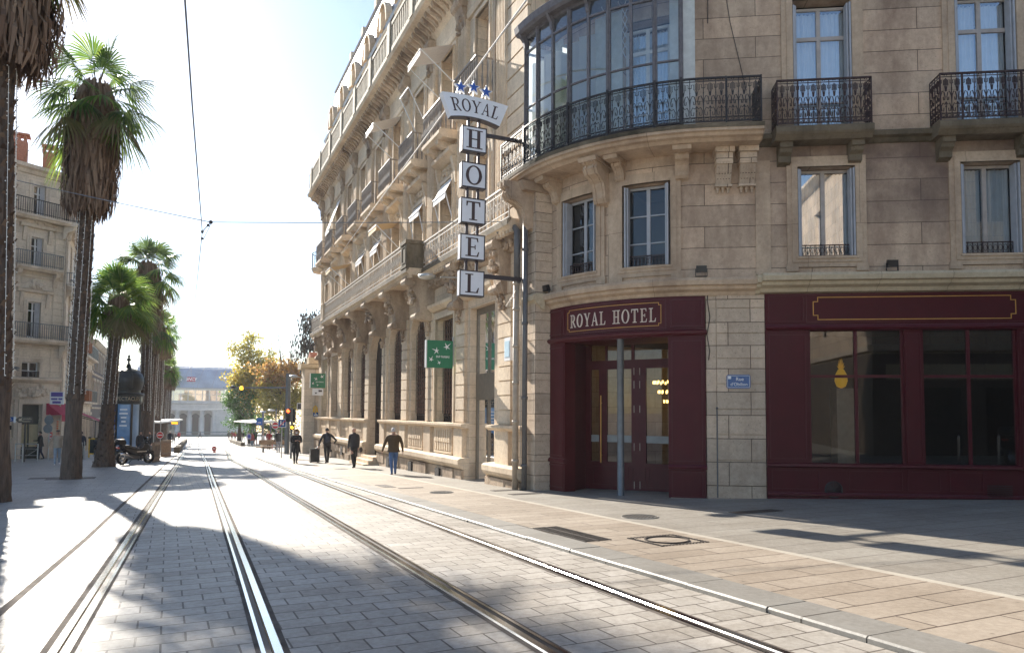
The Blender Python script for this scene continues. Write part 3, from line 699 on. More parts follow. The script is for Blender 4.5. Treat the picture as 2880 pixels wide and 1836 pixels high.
mb.fbox(HP, 1.4, 7.3, -3.1, -3., -.3, 4.2); mb.fbox(HP, 1.4, 1.45, -3., -.12, -.3, 4.2); mb.fbox(HP, 7.25, 7.3, -3., -.12, -.3, 4.2); mb.fbox(HP, 1.4, 7.3, -3., -.12, 3.75, 3.85); mb.fbox(HP, 1.4, 7.3, -3., -.12, .3, .36)
mb.build('shop_interior', M['room'], hotel)
mb = MB(); mb.lathe([(0.001, .03), (.17, .03), (.19, .0)], (0, 0, 0), 24)
vt = MB()
for i in range(7):
    r = .045*i*.55+.02; vt.tube([HP(2.80+r*math.cos(a*PI/12), .062, -.055+r*math.sin(a*PI/12)) for a in range(24)], .008, 4, closed=True)
for i in range(8): vt.tube([HP(2.8, .06, -.055), HP(2.80+.185*math.cos(i*PI/4), .06, -.055+.185*math.sin(i*PI/4))], .007, 4)
vt.tube([HP(2.80+.185*math.cos(a*PI/12), .062, -.055+.185*math.sin(a*PI/12)) for a in range(24)], .016, 5, closed=True)
vt.build('round_vent', M['black'], hotel)
vt = MB()
for i in range(9): vt.fbox(HP, 6.06, 6.58, .075, .09, -.25+.042*i, -.235+.042*i)
vt.build('vent_grille', M['black'], hotel)
# kerb strip under the shopfront
mb = MB(); mb.fbox(HP, .0, 14, -.2, .17, -.6, -.285); mb.fbox(HP, th(-107), 0, -.2, .12, -.6, -.305, .2); struct_ = mb.build('base_course', M['hstone2'], hotel)
# ---- windows of the hotel
def hwindow(fr, parent, a, b, z0, z1, o, name='window', transoms=(), fm=None, pm=None, curtain=True, shut=True, flat=True, fw=.06, sm_=None, cm_=None, reach=.06):
    if flat:                         # window plane is straight between its jambs
        p, q = fr(a, o, 0), fr(b, o, 0); L = math.dist(p, q); d = (q[0]-p[0], q[1]-p[1]); g = frame(p, d); u0, u1 = 0, L
    else: g = lambda u, oo, z: fr(u, o+oo, z); u0, u1 = a, b
    m = MB(); um = (u0+u1)/2
    m.fbox(g, u0, u1, -.03, .03, z1-fw, z1); m.fbox(g, u0, u1, -.03, .03, z0, z0+fw*1.3)
    m.fbox(g, u0, u0+fw, -.03, .03, z0+fw*1.3, z1-fw); m.fbox(g, u1-fw, u1, -.03, .03, z0+fw*1.3, z1-fw); m.fbox(g, um-.045, um+.045, -.03, .036, z0+fw*1.3, z1-fw)
    for z, t in transoms:
        m.fbox(g, u0+fw, um-.045, -.028, .032, z-t/2, z+t/2); m.fbox(g, um+.045, u1-fw, -.028, .032, z-t/2, z+t/2)
    wn = m.build(name, fm or M['wframe'], parent)
    m = MB(); m.quad(g(u0+.02, 0, z0+.02), g(u1-.02, 0, z0+.02), g(u1-.02, 0, z1-.02), g(u0+.02, 0, z1-.02)); m.build('pane', pm or M['pane'], wn)
    if curtain:
        m = MB(); n = 30
        for side in (0, 1):
            ua, ub = (u0+.03, um-.02) if side == 0 else (um+.02, u1-.03)
            for i in range(n):
                x0, x1 = ua+(ub-ua)*i/n, ua+(ub-ua)*(i+1)/n
                w0, w1 = .025*math.sin(i*1.35)+.012*math.sin(i*.5), .025*math.sin((i+1)*1.35)+.012*math.sin((i+1)*.5)
                m.quad(g(x0, -.16+w0, z0+.05), g(x1, -.16+w1, z0+.05), g(x1, -.16+w1, z1-.05), g(x0, -.16+w0, z1-.05))
        m.build('curtain', cm_ or M['curtain'], wn)
    if shut:
        for sgn, u in ((1, u0), (-1, u1)):
            m = MB()
            for k in range(2):
                x = u+sgn*(.012+.05*k); m.fbox(g, min(x, x+sgn*.036), max(x, x+sgn*.036), .05, -o+reach-.05*k, z0+.02, z1-.03)
            m.build('shutter', sm_ or M['shut'], wn)
    return wn, g, u0, u1
for i, (a, b, z0, z1) in enumerate(HW):
    cv = i >= 2
    wn, g, u0, u1 = hwindow(HP, hotel, a, b, z0, z1-.02, -.25, transoms=((z0+.62, .03), (z0+1.30, .03)) if not cv else (), curtain=cv, fm=M['wframe'] if cv else M['shut'], pm=M['pane'] if cv else M['pane_dark'])
    if cv:
        pass
    gr = MB()
    for z in (z0+.05, z0+.30): gr.fbox(g, u0+.1, u1-.1, .10, .13, z-.012, z+.012)
    nn = 10
    for k in range(nn+1):
        x = u0+.1+(u1-u0-.2)*k/nn; gr.fbox(g, x-.007, x+.007, .108, .122, z0+.06, z0+.29)
        if k < nn:
            xc = x+(u1-u0-.2)/nn/2; gr.tube([g(xc+.04*math.cos(t*PI/4), .115, z0+.175+.07*math.sin(t*PI/4)) for t in range(8)], .006, 4, closed=True)
    gr.build('window_guard', M['rust'], wn)
for i, (a, b, z0, z1) in enumerate(HU):
    hwindow(HP, hotel, a, b, z0, z1-.1, -.25, 'french_window', transoms=((10.60, .09), (9.02, .025)), shut=i >= 2, fm=M['wframe'] if i >= 2 else M['wwhite'])
# stone surrounds
def surround(name, a, b, z0, z1, w_, mat, ears=True, step=None, p=.045):
    m = MB()
    for k, (ww, pp) in enumerate(((w_, p), (w_*.55, p+.022))):
        m.fbox(HP, a-ww, a, -.02, pp, z0, z1+ww*.0, .2); m.fbox(HP, b, b+ww, -.02, pp, z0, z1, .2)
        m.fbox(HP, a-ww, b+ww, -.02, pp, z1, z1+ww, .2)
        m.fbox(HP, a-ww, b+ww, -.02, pp, z0-ww, z0, .2)
    if ears:
        for x in (a-w_-.03, b+.0): m.fbox(HP, x, x+w_+.03, -.02, p+.01, z0-w_-.10, z0-w_+.06, .2)
    m.fbox(HP, a-.04, b+.04, -.02, p+.05, z0-.05, z0+.004, .2)
    return m.build(name, mat, hotel)
for i, (a, b, z0, z1) in enumerate(HW): surround('window_surround', a, b, z0, z1, .24, M['hstone3'])
for i, (a, b, z0, z1) in enumerate(HU):
    if i >= 2: surround('window_surround', a, b, z0, z1, .26, M['hstone3'], False)
m = MB(); m.fbox(HP, -2.34, -2.02, -.02, .05, 4.85, 7.6, .2); m.build('wall_strip', M['hstone3'], hotel)
m = MB(); m.fbox(HP, 1.16, 1.5, -.02, .03, 4.9, 7.6); m.build('wall_strip', M['hstone3'], hotel)
# string course and balconies
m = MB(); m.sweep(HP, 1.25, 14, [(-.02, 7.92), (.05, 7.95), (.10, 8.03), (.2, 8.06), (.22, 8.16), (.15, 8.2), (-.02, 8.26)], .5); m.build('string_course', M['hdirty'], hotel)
def scroll(cx, cy, r, a0, turns, n=14, k=.25):
    return [(cx+r*(1-(1-k)*i/n)*math.cos(a0+turns*2*PI*i/n), cy+r*(1-(1-k)*i/n)*math.sin(a0+turns*2*PI*i/n)) for i in range(n+1)]
CELL = []
CELL += [[(.0, .0), (.0, 1.0)], [(.5, .0), (.5, .36)], [(.5, .62), (.5, .90)], [(.0, .93), (1, .93)], [(.0, .78), (.12, .78), (.12, .86), (.30, .86), (.30, .74), (.40, .74), (.40, .88)], [(1., .78), (.88, .78), (.88, .86), (.70, .86), (.70, .74), (.60, .74), (.60, .88)],
         [(0, .10), (1, .10)], [(.1, .02), (.1, .08), (.4, .08), (.4, .03), (.2, .03)], [(.6, .02), (.6, .08), (.9, .08), (.9, .03), (.7, .03)]]
CELL += [[(.0, .35), (.04, .50), (.18, .60), (.34, .58), (.42, .48), (.38, .40), (.28, .40), (.26, .47)], [(1., .35), (.96, .50), (.82, .60), (.66, .58), (.58, .48), (.62, .40), (.72, .40), (.74, .47)],
         [(.5, .36), (.38, .30), (.20, .33), (.08, .25), (.12, .15), (.26, .14), (.30, .22)], [(.5, .36), (.62, .30), (.80, .33), (.92, .25), (.88, .15), (.74, .14), (.70, .22)],
         [(.42, .96), (.34, .99)], [(.58, .96), (.66, .99)]]
def ornate(mb, fr, u0, u1, o, z0, z1, cell=.24):
    n = max(1, round(abs(u1-u0)/cell)); w_ = (u1-u0)/n; H = z1-z0
    for i in range(n):
        x0 = u0+w_*i
        for pl in CELL:
            pts = [fr(x0+w_*x, o, z0+H*y) for x, y in pl]
            mb.tube(pts, .0105, 4, caps=False)
        c = fr(x0+w_*.5, o, z0+H*.70)     # palmette bud
        for dx in (-.06, 0, .06): mb.tube([fr(x0+w_*.5, o, z0+H*.60), fr(x0+w_*(.5+dx*2.2), o, z0+H*.74)], [.018, .006], 4)
        mb.ball(fr(x0+w_*.5, o, z0+H*.25), .022, 5); mb.ball(fr(x0, o, z0+H*.66), .016, 5)
        mb.tube([fr(x0, o, z0+H*.66), fr(x0, o, z0+H*.74)], [.016, .003], 4)
    mb.tube([fr(u1, o, z0), fr(u1, o, z1)], .0075, 4)
    m_ = max(1, int(abs(u1-u0)/.25))
    mb.fbox(fr, min(u0, u1), max(u0, u1), o-.022, o+.022, z1-.02, z1+.02, .25); mb.fbox(fr, min(u0, u1), max(u0, u1), o-.012, o+.012, z0-.012, z0+.012, .25)
def balcony(u0, u1, of, zt_):
    b = MB(); b.sweep(HP, u0, u1, [(-.02, zt_-.30), (of-.14, zt_-.30), (of-.06, zt_-.22), (of-.03, zt_-.20), (of, zt_-.15), (of, zt_-.03), (of-.04, zt_), (-.02, zt_+.02)])
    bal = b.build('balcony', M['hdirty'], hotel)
    r = MB(); ornate(r, HP, u0+.04, u1-.04, of-.06, zt_+.06, zt_+1.06)
    for u in (u0+.04, u1-.04): ornate(r, lambda a, o, z, u=u: HP(u, a, z), .02, of-.06, 0, zt_+.06, zt_+1.06, .25)
    for u in (u0+.04, u1-.04, u0+.5, u1-.5): r.fbox(HP, u-.014, u+.014, of-.075, of-.045, zt_, zt_+1.08)
    r.build('balcony_railing', M['rust'], bal)
    for u in (u0+.14, u1-.42):
        k = MB(); k.sweep(HP, u, u+.28, [(0, zt_-.3), (.36, zt_-.3), (.36, zt_-.42), (.30, zt_-.44), (.28, zt_-.52), (.18, zt_-.58), (.17, zt_-.72), (0, zt_-.78)])
        k.build('balcony_bracket', M['hdirty'], bal)
balcony(1.52, 3.66, .57, 8.22); balcony(5.05, 7.3, .57, 8.22); balcony(8.6, 10.9, .57, 8.22)
BS0, BS1 = -5.9, 1.17
b = MB(); b.sweep(HP, BS0, BS1, [(-.05, 7.84), (.72, 7.84), (.80, 7.90), (.90, 7.92), (.93, 7.98), (1.0, 8.0), (1.0, 8.12), (.95, 8.165), (-.05, 8.17)], ST)
big = b.build('corner_balcony', M['hstone3'], hotel)
b = MB(); b.sweep(HP, BS0, BS1, [(.9, 8.125), (1.012, 8.06), (1.012, 8.16), (.96, 8.175), (.9, 8.175)], ST); b.build('balcony_edge', M['hdirty'], big)
r = MB(); ornate(r, HP, BS0+.05, BS1-.05, .90, 8.24, 9.24, .25)
ornate(r, lambda a, o, z: HP(BS1-.05, a, z), .02, .90, 0, 8.24, 9.24, .25)
for d_ in (-153.6, -134.2, -122, -109.7, -103.3): r.fbox(HP, th(d_)-.02, th(d_)+.02, .875, .925, 8.17, 9.30)
for s_ in (BS0+.05, .35, BS1-.05): r.fbox(HP, s_-.016, s_+.016, .88, .92, 8.17, 9.27)
r.build('balcony_railing', M['iron'], big)
CON = [(0, 7.84), (.74, 7.84), (.74, 7.72), (.66, 7.68), (.70, 7.58), (.62, 7.46), (.46, 7.40), (.34, 7.30), (.26, 7.10), (.25, 6.95), (.18, 6.84), (.10, 6.86), (0, 6.78)]
for d_, hw, sc_ in ((-128.6, .17, 1.), (-103.2, .15, .62), (-122.5, .12, .5), (-149.5, .14, .62), (-158, .15, .9)):
    k = MB(); s_ = th(d_)
    k.sweep(HP, s_-hw, s_+hw, [(o*sc_+.0, 7.84-(7.84-z)*sc_) for o, z in CON], .15)
    k.sweep(HP, s_-hw*1.25, s_+hw*1.25, [(0, 7.74), (.80*max(sc_, .8), 7.74), (.84*max(sc_, .8), 7.835), (0, 7.835)], .15)
    for q in (-.55, .55): k.sweep(HP, s_+hw*q-.02, s_+hw*q+.02, [(o*sc_*1.04+.012, 7.84-(7.84-z)*sc_*1.01) for o, z in CON], .15)
    k.build('console', M['hstone3'], big)
fs_ = lambda a, o, z: _hs(-a, o, z)
k = MB(); k.sweep(fs_, .05, .42, [(o*1.2+.42, 7.84-(7.84-z)*1.25) for o, z in CON]); k.sweep(fs_, .10, .16, [(o*1.25+.44, 7.84-(7.84-z)*1.27) for o, z in CON]); k.sweep(fs_, .31, .37, [(o*1.25+.44, 7.84-(7.84-z)*1.27) for o, z in CON])
k.sweep(fs_, -.15, .75, [(.0, 7.55), (.85, 7.6), (.95, 7.84), (0, 7.84)]); k.build('scroll_console', M['hstone3'], big)
for u in (.22, .76):
    k = MB(); k.fbox(HP, u-.03, u+.41, -.02, .42, 7.72, 7.84); k.fbox(HP, u, u+.38, -.02, .34, 7.46, 7.72); k.fbox(HP, u+.03, u+.35, .34, .355, 7.50, 7.68)
    k.sweep(HP, u+.02, u+.36, [(-.02, 7.46), (.30, 7.46), (.25, 7.3), (.17, 7.12), (.15, 7.02), (-.02, 7.0)])
    for q in range(5): k.sweep(HP, u+.04+q*.065, u+.065+q*.065, [(.1, 7.44), (.318, 7.43), (.268, 7.3), (.185, 7.12), (.165, 7.04), (.1, 7.04)])
    k.fbox(HP, u-.005, u+.385, -.02, .18, 6.97, 7.02)
    for q in range(3): k.tube([HP(u+.07+.12*q, .06, 6.97), HP(u+.07+.12*q, .06, 6.84)], [.05, .015], 6)
    k.build('fluted_console', M['hstone2'], big)
# ---- glazed veranda on the balcony
VO = .83; VS = [th(-153.6), th(-147.1), th(-140.4), th(-134.2), th(-127.9), th(-122), th(-115.8), th(-109.7), th(-103.3)]
v = MB()
for i, s_ in enumerate(VS):
    hw = .045 if i in (0, 1, 3, 5, 7, 8) else .028
    v.fbox(HP, s_-hw, s_+hw, VO-.05, VO+.035, 8.17, 11.75)
    if hw > .03: v.tube([HP(s_, VO+.05, 8.2), HP(s_, VO+.05, 11.75)], .022, 6)
for z, t in ((9.75, .035), (11.28, .045), (8.25, .08), (11.71, .08)): v.fbox(HP, VS[0], VS[-1], VO-.03, VO+.03, z-t/2, z+t/2, .2)
for z, t in ((9.75, .035), (11.28, .045), (8.25, .08), (11.71, .08)):
    v.fbox(lambda a, o, zz: HP(VS[-1]+o, a, zz), 0, VO-.05, -.03, .03, z-t/2, z+t/2); v.fbox(lambda a, o, zz: HP(VS[0]+o, a, zz), 0, VO-.05, -.03, .03, z-t/2, z+t/2)
v.fbox(HP, VS[-1]-.03, VS[-1]+.03, 0, .06, 8.17, 11.75); v.fbox(HP, VS[0]-.03, VS[0]+.03, 0, .06, 8.17, 11.75)
for s_ in VS[::2]:
    v.sweep(HP, s_-.035, s_+.035, [(VO, 11.76), (VO+.24, 11.76), (VO+.20, 11.69), (VO+.10, 11.57), (VO+.07, 11.41), (VO, 11.37)])
ver = v.build('veranda', M['verand'], hotel)
v = MB(); v.sweep(HP, VS[0]-.15, VS[-1]+.1, [(-.02, 11.75), (VO+.20, 11.75), (VO+.26, 11.81), (VO+.30, 11.97), (VO+.24, 12.03), (VO+.2, 11.97), (-.02, 12.4)], .2); v.build('veranda_roof', M['verand'], ver)
for a, b_ in zip(VS[:-1], VS[1:]):
    p = MB(); p.quad(HP(a, VO, 8.2), HP(b_, VO, 8.2), HP(b_, VO, 11.72), HP(a, VO, 11.72)); p.build('veranda_pane', M['pane_ver'], ver)
for s_ in (VS[0], VS[-1]):
    p = MB(); p.quad(HP(s_, .03, 8.2), HP(s_, VO, 8.2), HP(s_, VO, 11.72), HP(s_, .03, 11.72)); p.build('veranda_pane', M['pane_ver'], ver)
vw = plain('veranda white wall', (.60, .62, .60), .8)
for a, b_ in ((th(-153.4), th(-147)), (th(-132), th(-121.9)), (th(-106.7), th(-99))): p = MB(); p.fbox(HP, a, b_, .004, .015, 8.18, 11.7, .2); p.build('veranda_wall_paint', vw, ver)
bl = leafmat('white translucent glow sheet', [(.80, .80, .77), (.84, .84, .82)], .6, .9)  # for the added sheets that let sunlight glow inside the veranda
for d_ in (-151, -145, -138, -131.5):
    p = MB(); s_ = th(d_); q = [HP(s_, .05, 8.25), HP(s_+.03, VO-.03, 8.25), HP(s_+.03, VO-.03, 10.9), HP(s_, .05, 11.3)]; p.quad(*q); p.build('added_glow_screen', bl, ver)  # added screens, turned to the sun so the bay looks bright
p = MB(); p.quad(HP(VS[0]+.03, .04, 8.25), HP(VS[0]+.03, VO-.04, 8.25), HP(VS[0]+.03, VO-.04, 11.5), HP(VS[0]+.03, .04, 11.5)); p.build('added_end_sheet', bl, ver)  # added sheet inside the end pane, glows with sun from behind
p = MB()
for q in range(2):
    for k in range(5):
        x = th(-127)+q*.42; z = 10.2+.26*k
        p.tube([HP(x, .35, z), HP(x+.22, .35, z+.5)], .012, 4); p.tube([HP(x+.22, .35, z), HP(x, .35, z+.5)], .012, 4)
p.build('trellis', M['wwhite'], ver)
# drainpipes and wall odds and ends
P1, P2 = (.10, 19.40), (.34, 19.22)
d = MB(); d.tube([(P1[0], P1[1], -.5), (P1[0], P1[1], 5.15)], .085, 10)
for z in (.3, 1.35, 2.4, 3.4, 4.4, 5.1): d.tube([(P1[0], P1[1], z), (P1[0], P1[1], z+.09)], .10, 10)
d.build('drainpipe', M['pipe'], hotel, True)
d = MB(); d.tube([(P2[0], P2[1], -.5), (P2[0], P2[1], 7.4)], .075, 10)
for z in (.2, 2.0, 4.0, 6.0): d.tube([(P2[0], P2[1], z), (P2[0], P2[1], z+.08)], .09, 10)
d.tube([(P1[0]+.02, P1[1], 5.15), (P1[0]+.02, P1[1], 6.6), (P1[0]-.12, P1[1]+.2, 6.85), (P1[0]-.5, P1[1]+.85, 6.8)], .095, 10)
d.build('drainpipe', M['pipe2'], hotel, True)
d = MB(); d.tube([(P2[0]-.1, P2[1]-.05, .2), (P2[0]-.1, P2[1]-.05, 5.2)], .012, 5); d.build('cable', M['pipe'], hotel)
d = MB(); d.tube([HP(.05, .03, 4.5), HP(.03, .07, 4.3), HP(.09, .04, 3.9), HP(.02, .04, 3.5), HP(.08, .04, 3.1), HP(.05, .04, 2.9)], .01, 5)
d.tube([HP(.42, .02, 12.5), HP(.62, .02, 11.0), HP(.98, .03, 9.3)], .008, 4); d.tube([HP(.12, .02, 13), HP(.10, .02, 11.)], .01, 4)
d.tube([HP(d0-.05, .1, 4.35), HP(d0-.0, .1, 4.0), HP(d0-.06, .1, 3.3), HP(d0-.12, .1, 2.7)], .009, 4); d.build('cable', M['iron'], hotel)
# floodlights standing on the cornice
def flood(s_, z, lab, o=.18):
    t = thing('floodlight', lab, 'floodlight', HP(s_, o, z), 'floodlights on the cornice')
    f = MB(); f.sweep(HP, s_-.11, s_+.11, [(o-.02, z+.10), (o+.10, z+.09), (o+.12, z+.24), (o+.03, z+.26)]); f.build('lamp_head', M['black'], t)
    f = MB(); f.fbox(HP, s_-.13, s_-.118, o+.02, o+.07, z, z+.18); f.fbox(HP, s_+.118, s_+.13, o+.02, o+.07, z, z+.18); f.fbox(HP, s_-.13, s_+.13, o, o+.08, z-.005, z+.008); f.build('bracket', M['iron'], t)
flood(-.12, 4.84, 'small black floodlight on the cornice right of the hotel entrance fascia'); flood(4.10, 4.90, 'small black floodlight on the cornice above the shop window')
flood(-4.35, 4.80, 'small floodlight at the left end of the curved cornice, by the drainpipes')
# street-name plate
pl = thing('street_name_plate', 'blue enamel street name plate on the stone pier beside the entrance', 'street sign', HP(.72, .035, 2.4))
g = MB(); zc, uc = 2.40, .725
poly = [(uc-.27+.03, zc-.16), (uc+.27-.03, zc-.16), (uc+.27, zc-.13), (uc+.27, zc+.13), (uc+.24, zc+.16), (uc-.24, zc+.16), (uc-.27, zc+.13), (uc-.27, zc-.13)]
g.prism(HP, poly, .035, .05); g.build('plate', M['blue'], pl)
g = MB()
P = [(uc-.245, zc-.135), (uc+.245, zc-.135), (uc+.245, zc+.135), (uc-.245, zc+.135)]
for (a, b_), (c, e) in zip(P, P[1:]+P[:1]): g.fbox(HP, min(a, c)-.004, max(a, c)+.004, .05, .053, min(b_, e)-.004, max(b_, e)+.004)
g.fbox(HP, uc-.235, uc-.165, .0502, .0528, zc+.06, zc+.125)
text_mb('Rue', .115, lambda u, o, z: HP(uc+.03+u, o, zc+.055+z), .05, .054, g); text_mb("d'Obilion", .105, lambda u, o, z: HP(uc+.01+u, o, zc-.065+z), .05, .054, g)
g.build('lettering', M['white'], pl)
# pineapple lamp on a plinth in the shop window
t = thing('pineapple_lamp', 'yellow pineapple lamp on a pale plinth inside the shop window', 'lamp', HP(3.30, -.7, .36))
g = MB(); c = HP(3.33, -.75, 0); g.box((c[0], c[1], 1.32), .48, .48, 1.9, -HT); g.build('plinth', plain('pale plinth', (.62, .48, .34), .7), t)
g = MB(); c2 = HP(3.27, -.75, 0); g.lathe([(.02, 2.28), (.10, 2.32), (.145, 2.45), (.13, 2.60), (.07, 2.72), (.02, 2.75)], (c2[0], c2[1], 0), 12); pine = g.build('fruit', emit('lit yellow lamp', (.75, .42, .02), .16), t)
g = MB()
for i in range(14):
    a = i*2.4; h = .08+.014*i; r0 = .10*(1-i/16); g.tube([(c2[0]+.03*math.cos(a), c2[1]+.03*math.sin(a), 2.73), (c2[0]+r0*math.cos(a), c2[1]+r0*math.sin(a), 2.74+h)], [.018, .003], 4)
g.build('leaf_crown', emit('lit yellow leaves', (.7, .38, .02), .14), pine)
# ---- vertical sign
SP = (.27, 19.40); SDIR = (-.908, -.418)
_sf = frame(SP, (.908, .418))
def SF(u, o, z): return _sf(-u+.009*(z-5), o, z)   # u: distance out from the wall; o: towards the viewer; the sign leans a little
sg = thing('hotel_sign', 'vertical illuminated-box sign spelling ROYAL HOTEL with three blue stars, projecting over the pavement', 'sign', SF(1.5, 0, 5))
for k, (c, zc) in enumerate((('H', 8.87), ('O', 7.90), ('T', 6.945), ('E', 5.98), ('L', 5.02))):
    m = MB(); m.fbox(SF, 1.18, 1.85, -.11, .10, zc-.325, zc+.325); bx = m.build('letter_box', M['signw'], sg)
    m = MB()
    for a, b_, z0, z1 in ((1.165, 1.865, zc-.34, zc-.31), (1.165, 1.865, zc+.31, zc+.34), (1.165, 1.195, zc-.31, zc+.31), (1.835, 1.865, zc-.31, zc+.31)): m.fbox(SF, a, b_, .09, .108, z0, z1)
    m.fbox(SF, 1.17, 1.86, -.12, .09, zc-.34, zc-.326); m.build('trim', M['signf'], bx)
    m = MB(); w_ = LET[c][0]*.52; word(m, c, lambda u, o, z: SF(1.515-u, o, z), -w_/2, w_/2, zc-.25, zc+.25, .10, .106, 0); m.build('letter', M['signb'], bx)
m = MB()
for a in (1.36, 1.66): m.fbox(SF, a-.035, a+.035, -.03, .03, 4.75, 9.5)
m.fbox(SF, -.35, 1.18, -.05, .03, 9.03, 9.12); m.fbox(SF, -.1, 1.18, -.05, .03, 5.20, 5.31); m.build('frame', M['signf'], sg)
def crown(x, z):       # arched crown plate: x -1..1 across, z 0..1 up
    return (1.50-x*(.70+.25*z), 9.46+z*.56-.10*(1-z*.5)*(x*x)*1.0-.02*x)
poly = [crown(-1+2*i/12, 0) for i in range(13)]+[crown(1-2*i/12, 1) for i in range(13)]
m = MB(); m.prism(SF, poly, -.11, .10); cr = m.build('crown_plate', M['signw'], sg)
m = MB(); word(m, 'ROYAL', lambda u, o, z: SF(crown(u, z)[0], o, crown(u, z)[1]), -.82, .82, .22, .80, .10, .107, .10); m.build('letter', M['signb'], cr)
m = MB(); m.prism(SF, [crown(-1+2*i/12, -.03) for i in range(13)]+[crown(1-2*i/12, .0) for i in range(13)], -.115, .108); m.build('trim', M['signf'], cr)
for x, z in ((1.90, 10.16), (1.53, 10.22), (1.17, 10.16)):
    def starp(r): return [(x+r*(1 if i % 2 == 0 else .42)*math.sin(i*PI/5), z+.09+r*(1 if i % 2 == 0 else .42)*math.cos(i*PI/5)) for i in range(10)]
    m = MB(); m.prism(SF, starp(.20), -.05, .02); m.fbox(SF, x-.012, x+.012, -.03, 0, z-.25, z); s_ = m.build('star', M['white'], sg)
    m = MB(); m.prism(SF, starp(.14), .02, .04); m.build('star_face', M['starb'], s_)
m = MB()
for k in range(3): m.tube([SF(1.0-.15*k, .0, 5.2), SF(.8-.15*k, .06, 4.6), SF(.5-.1*k, .05, 4.5+.1*k), SF(.05, .0, 5.2)], .008, 4)
m.build('loose_cable', M['pipe'], sg)
# ------------------------------------------------------------------ bank palace
BP0, BA = (-1.14, 22.56), math.radians(24.7)
_bf = frame(BP0, (math.sin(BA), -math.cos(BA)))
def FB(u, o, z): return _bf(-u, o, z)
bank = thing('bank_building', 'long ornate pale stone bank palace in the sun with arched windows, balconies and mansard', 'building', FB(13, 0, -1))
BW = -.20; PB = 3.34; NB = 9
bc = [PB*k for k in range(NB)]
ARCH = {2, 3, 5, 6}; hwid = {0: 1.03, 4: 1.30}
ops = []
for k in range(NB):
    h = hwid.get(k, 1.0); z1 = 5.05 if k in (0, 1, 7, 8) else 5.55
    ops.append((bc[k]-h, bc[k]+h, {0: -.62, 4: -1.05}.get(k, 1.25), z1))
f1 = [(c-.62, c+.62, 7.02, 10.0) for c in bc]; f2 = [(c-.6, c+.6, 11.6, 14.7) for c in bc]
mb = MB(); mb.wall(FB, -3.45, 29.4, .13, 6.75, [o for o in ops], depth=.30, room=1., o=BW)
mb.wall(FB, -3.45, 29.4, 6.75, 16., f1+f2, depth=.42, room=1., o=BW)
# lower plinth in front of the wall, open at the two doors
for a, b in ((-3.45, bc[0]-1.03), (bc[0]+1.03, bc[4]-1.3), (bc[4]+1.3, 29.4)): mb.fbox(FB, a, b, BW-.4, -.02, -2.2, .0)
x0, x1 = FB(29.4, BW, 0), FB(29.4, -11, 0); y0, y1 = FB(-3.45, BW, 0), FB(-3.45, -11, 0)
for a, b in ((x0, x1), (x1, y1), (y1, y0)): mb.quad((a[0], a[1], -2), (b[0], b[1], -2), (b[0], b[1], 16), (a[0], a[1], 16), [(0, 0), (9, 0), (9, 18), (0, 18)])
mb.build('wall', [M['bstone'], M['room']], bank)
# arched heads
for k in range(NB):
    if k in (0, 1, 7, 8): continue
    mb = MB(); h = hwid.get(k, 1.0); zt_ = 5.55
    for sg_ in (-1, 1):
        P = [(bc[k]+sg_*h, zt_+.01), (bc[k]+sg_*h, zt_-h)]+[(bc[k]+sg_*h*math.cos(a*PI/16), zt_-h+h*math.sin(a*PI/16)) for a in range(1, 9)]
        mb.prism(FB, P, BW-.30, BW+.004)
    A = [(bc[k]+h*math.cos(a*PI/14), zt_-h+h*math.sin(a*PI/14)) for a in range(15)]
    for (u0, z0), (u1, z1) in zip(A[:-1], A[1:]):
        q = 1.10; mb.prism(FB, [(u0, z0), (bc[k]+(u0-bc[k])*q, zt_-h+(z0-zt_+h)*q), (bc[k]+(u1-bc[k])*q, zt_-h+(z1-zt_+h)*q), (u1, z1)], BW, BW+.06)
    mb.build('arch', M['bplain'], bank)
# rusticated piers, one object each
for k in range(-1, NB):
    c = PB*k+PB/2 if k >= 0 else -1.95; hw = .40 if 0 <= k < NB-1 else .46
    if k == NB-1: c = PB*k+1.75
    mb = MB(); zz = 1.30
    while zz < 5.1:
        mb.fbox(FB, c-hw, c+hw, BW-.01, -.09, zz+.018, zz+.40); mb.fbox(FB, c-hw+.04, c+hw-.04, BW-.01, -.13, zz-.02, zz+.02); zz += .42
    mb.fbox(FB, c-hw, c+hw, BW-.01, -.03, .13, 1.15)
    mb.build('pier', M['bplain'], bank)
# sill cornice, parapet panels, projecting plinth cap and basement
sgs = [(-3.45, bc[0]-1.03), (bc[0]+1.03, bc[4]-1.3), (bc[4]+1.3, 29.4)]
for a, b in sgs:
    mb = MB(); mb.sweep(FB, a, b, [(BW, 1.12), (.0, 1.12), (.06, 1.17), (.09, 1.20), (.09, 1.27), (BW, 1.29)])
    mb.sweep(FB, a-.02, b+.02, [(BW, -.22), (.02, -.22), (.14, -.14), (.20, -.05), (.20, .10), (.12, .15), (BW, .17)])
    mb.build('plinth_cornice', M['bplain'], bank)
for k in range(NB):
    if k in (0, 4): continue
    mb = MB()
    for q in range(7):
        u = bc[k]-.72+.24*q; mb.fbox(FB, u-.06, u+.06, BW+.01, -.07, .30, 1.05)
        mb.fbox(FB, u-.09, u+.09, BW+.01, -.05, .60, .74)
    bframe(mb, FB, bc[k]-.95, bc[k]+.95, .2, 1.12, BW, .08, .12)
    mb.build('window_parapet', M['bplain'], bank)
rnd = random.Random(5)
for a, b in sgs:
    mb = MB(); u = a
    while u < b-.1:
        L = min(rnd.uniform(.7, 1.2), b-u); zz = zg(*FB(u, 0, 0)[:2])
        z = -.24
        while z > zz-.1:
            h = .42; mb.fbox(FB, u+.012, u+L-.012, -.1, rnd.uniform(.03, .11), z-h+.012, z); z -= h
        u += L
    mb.build('rough_plinth', M['bcarve'], bank)
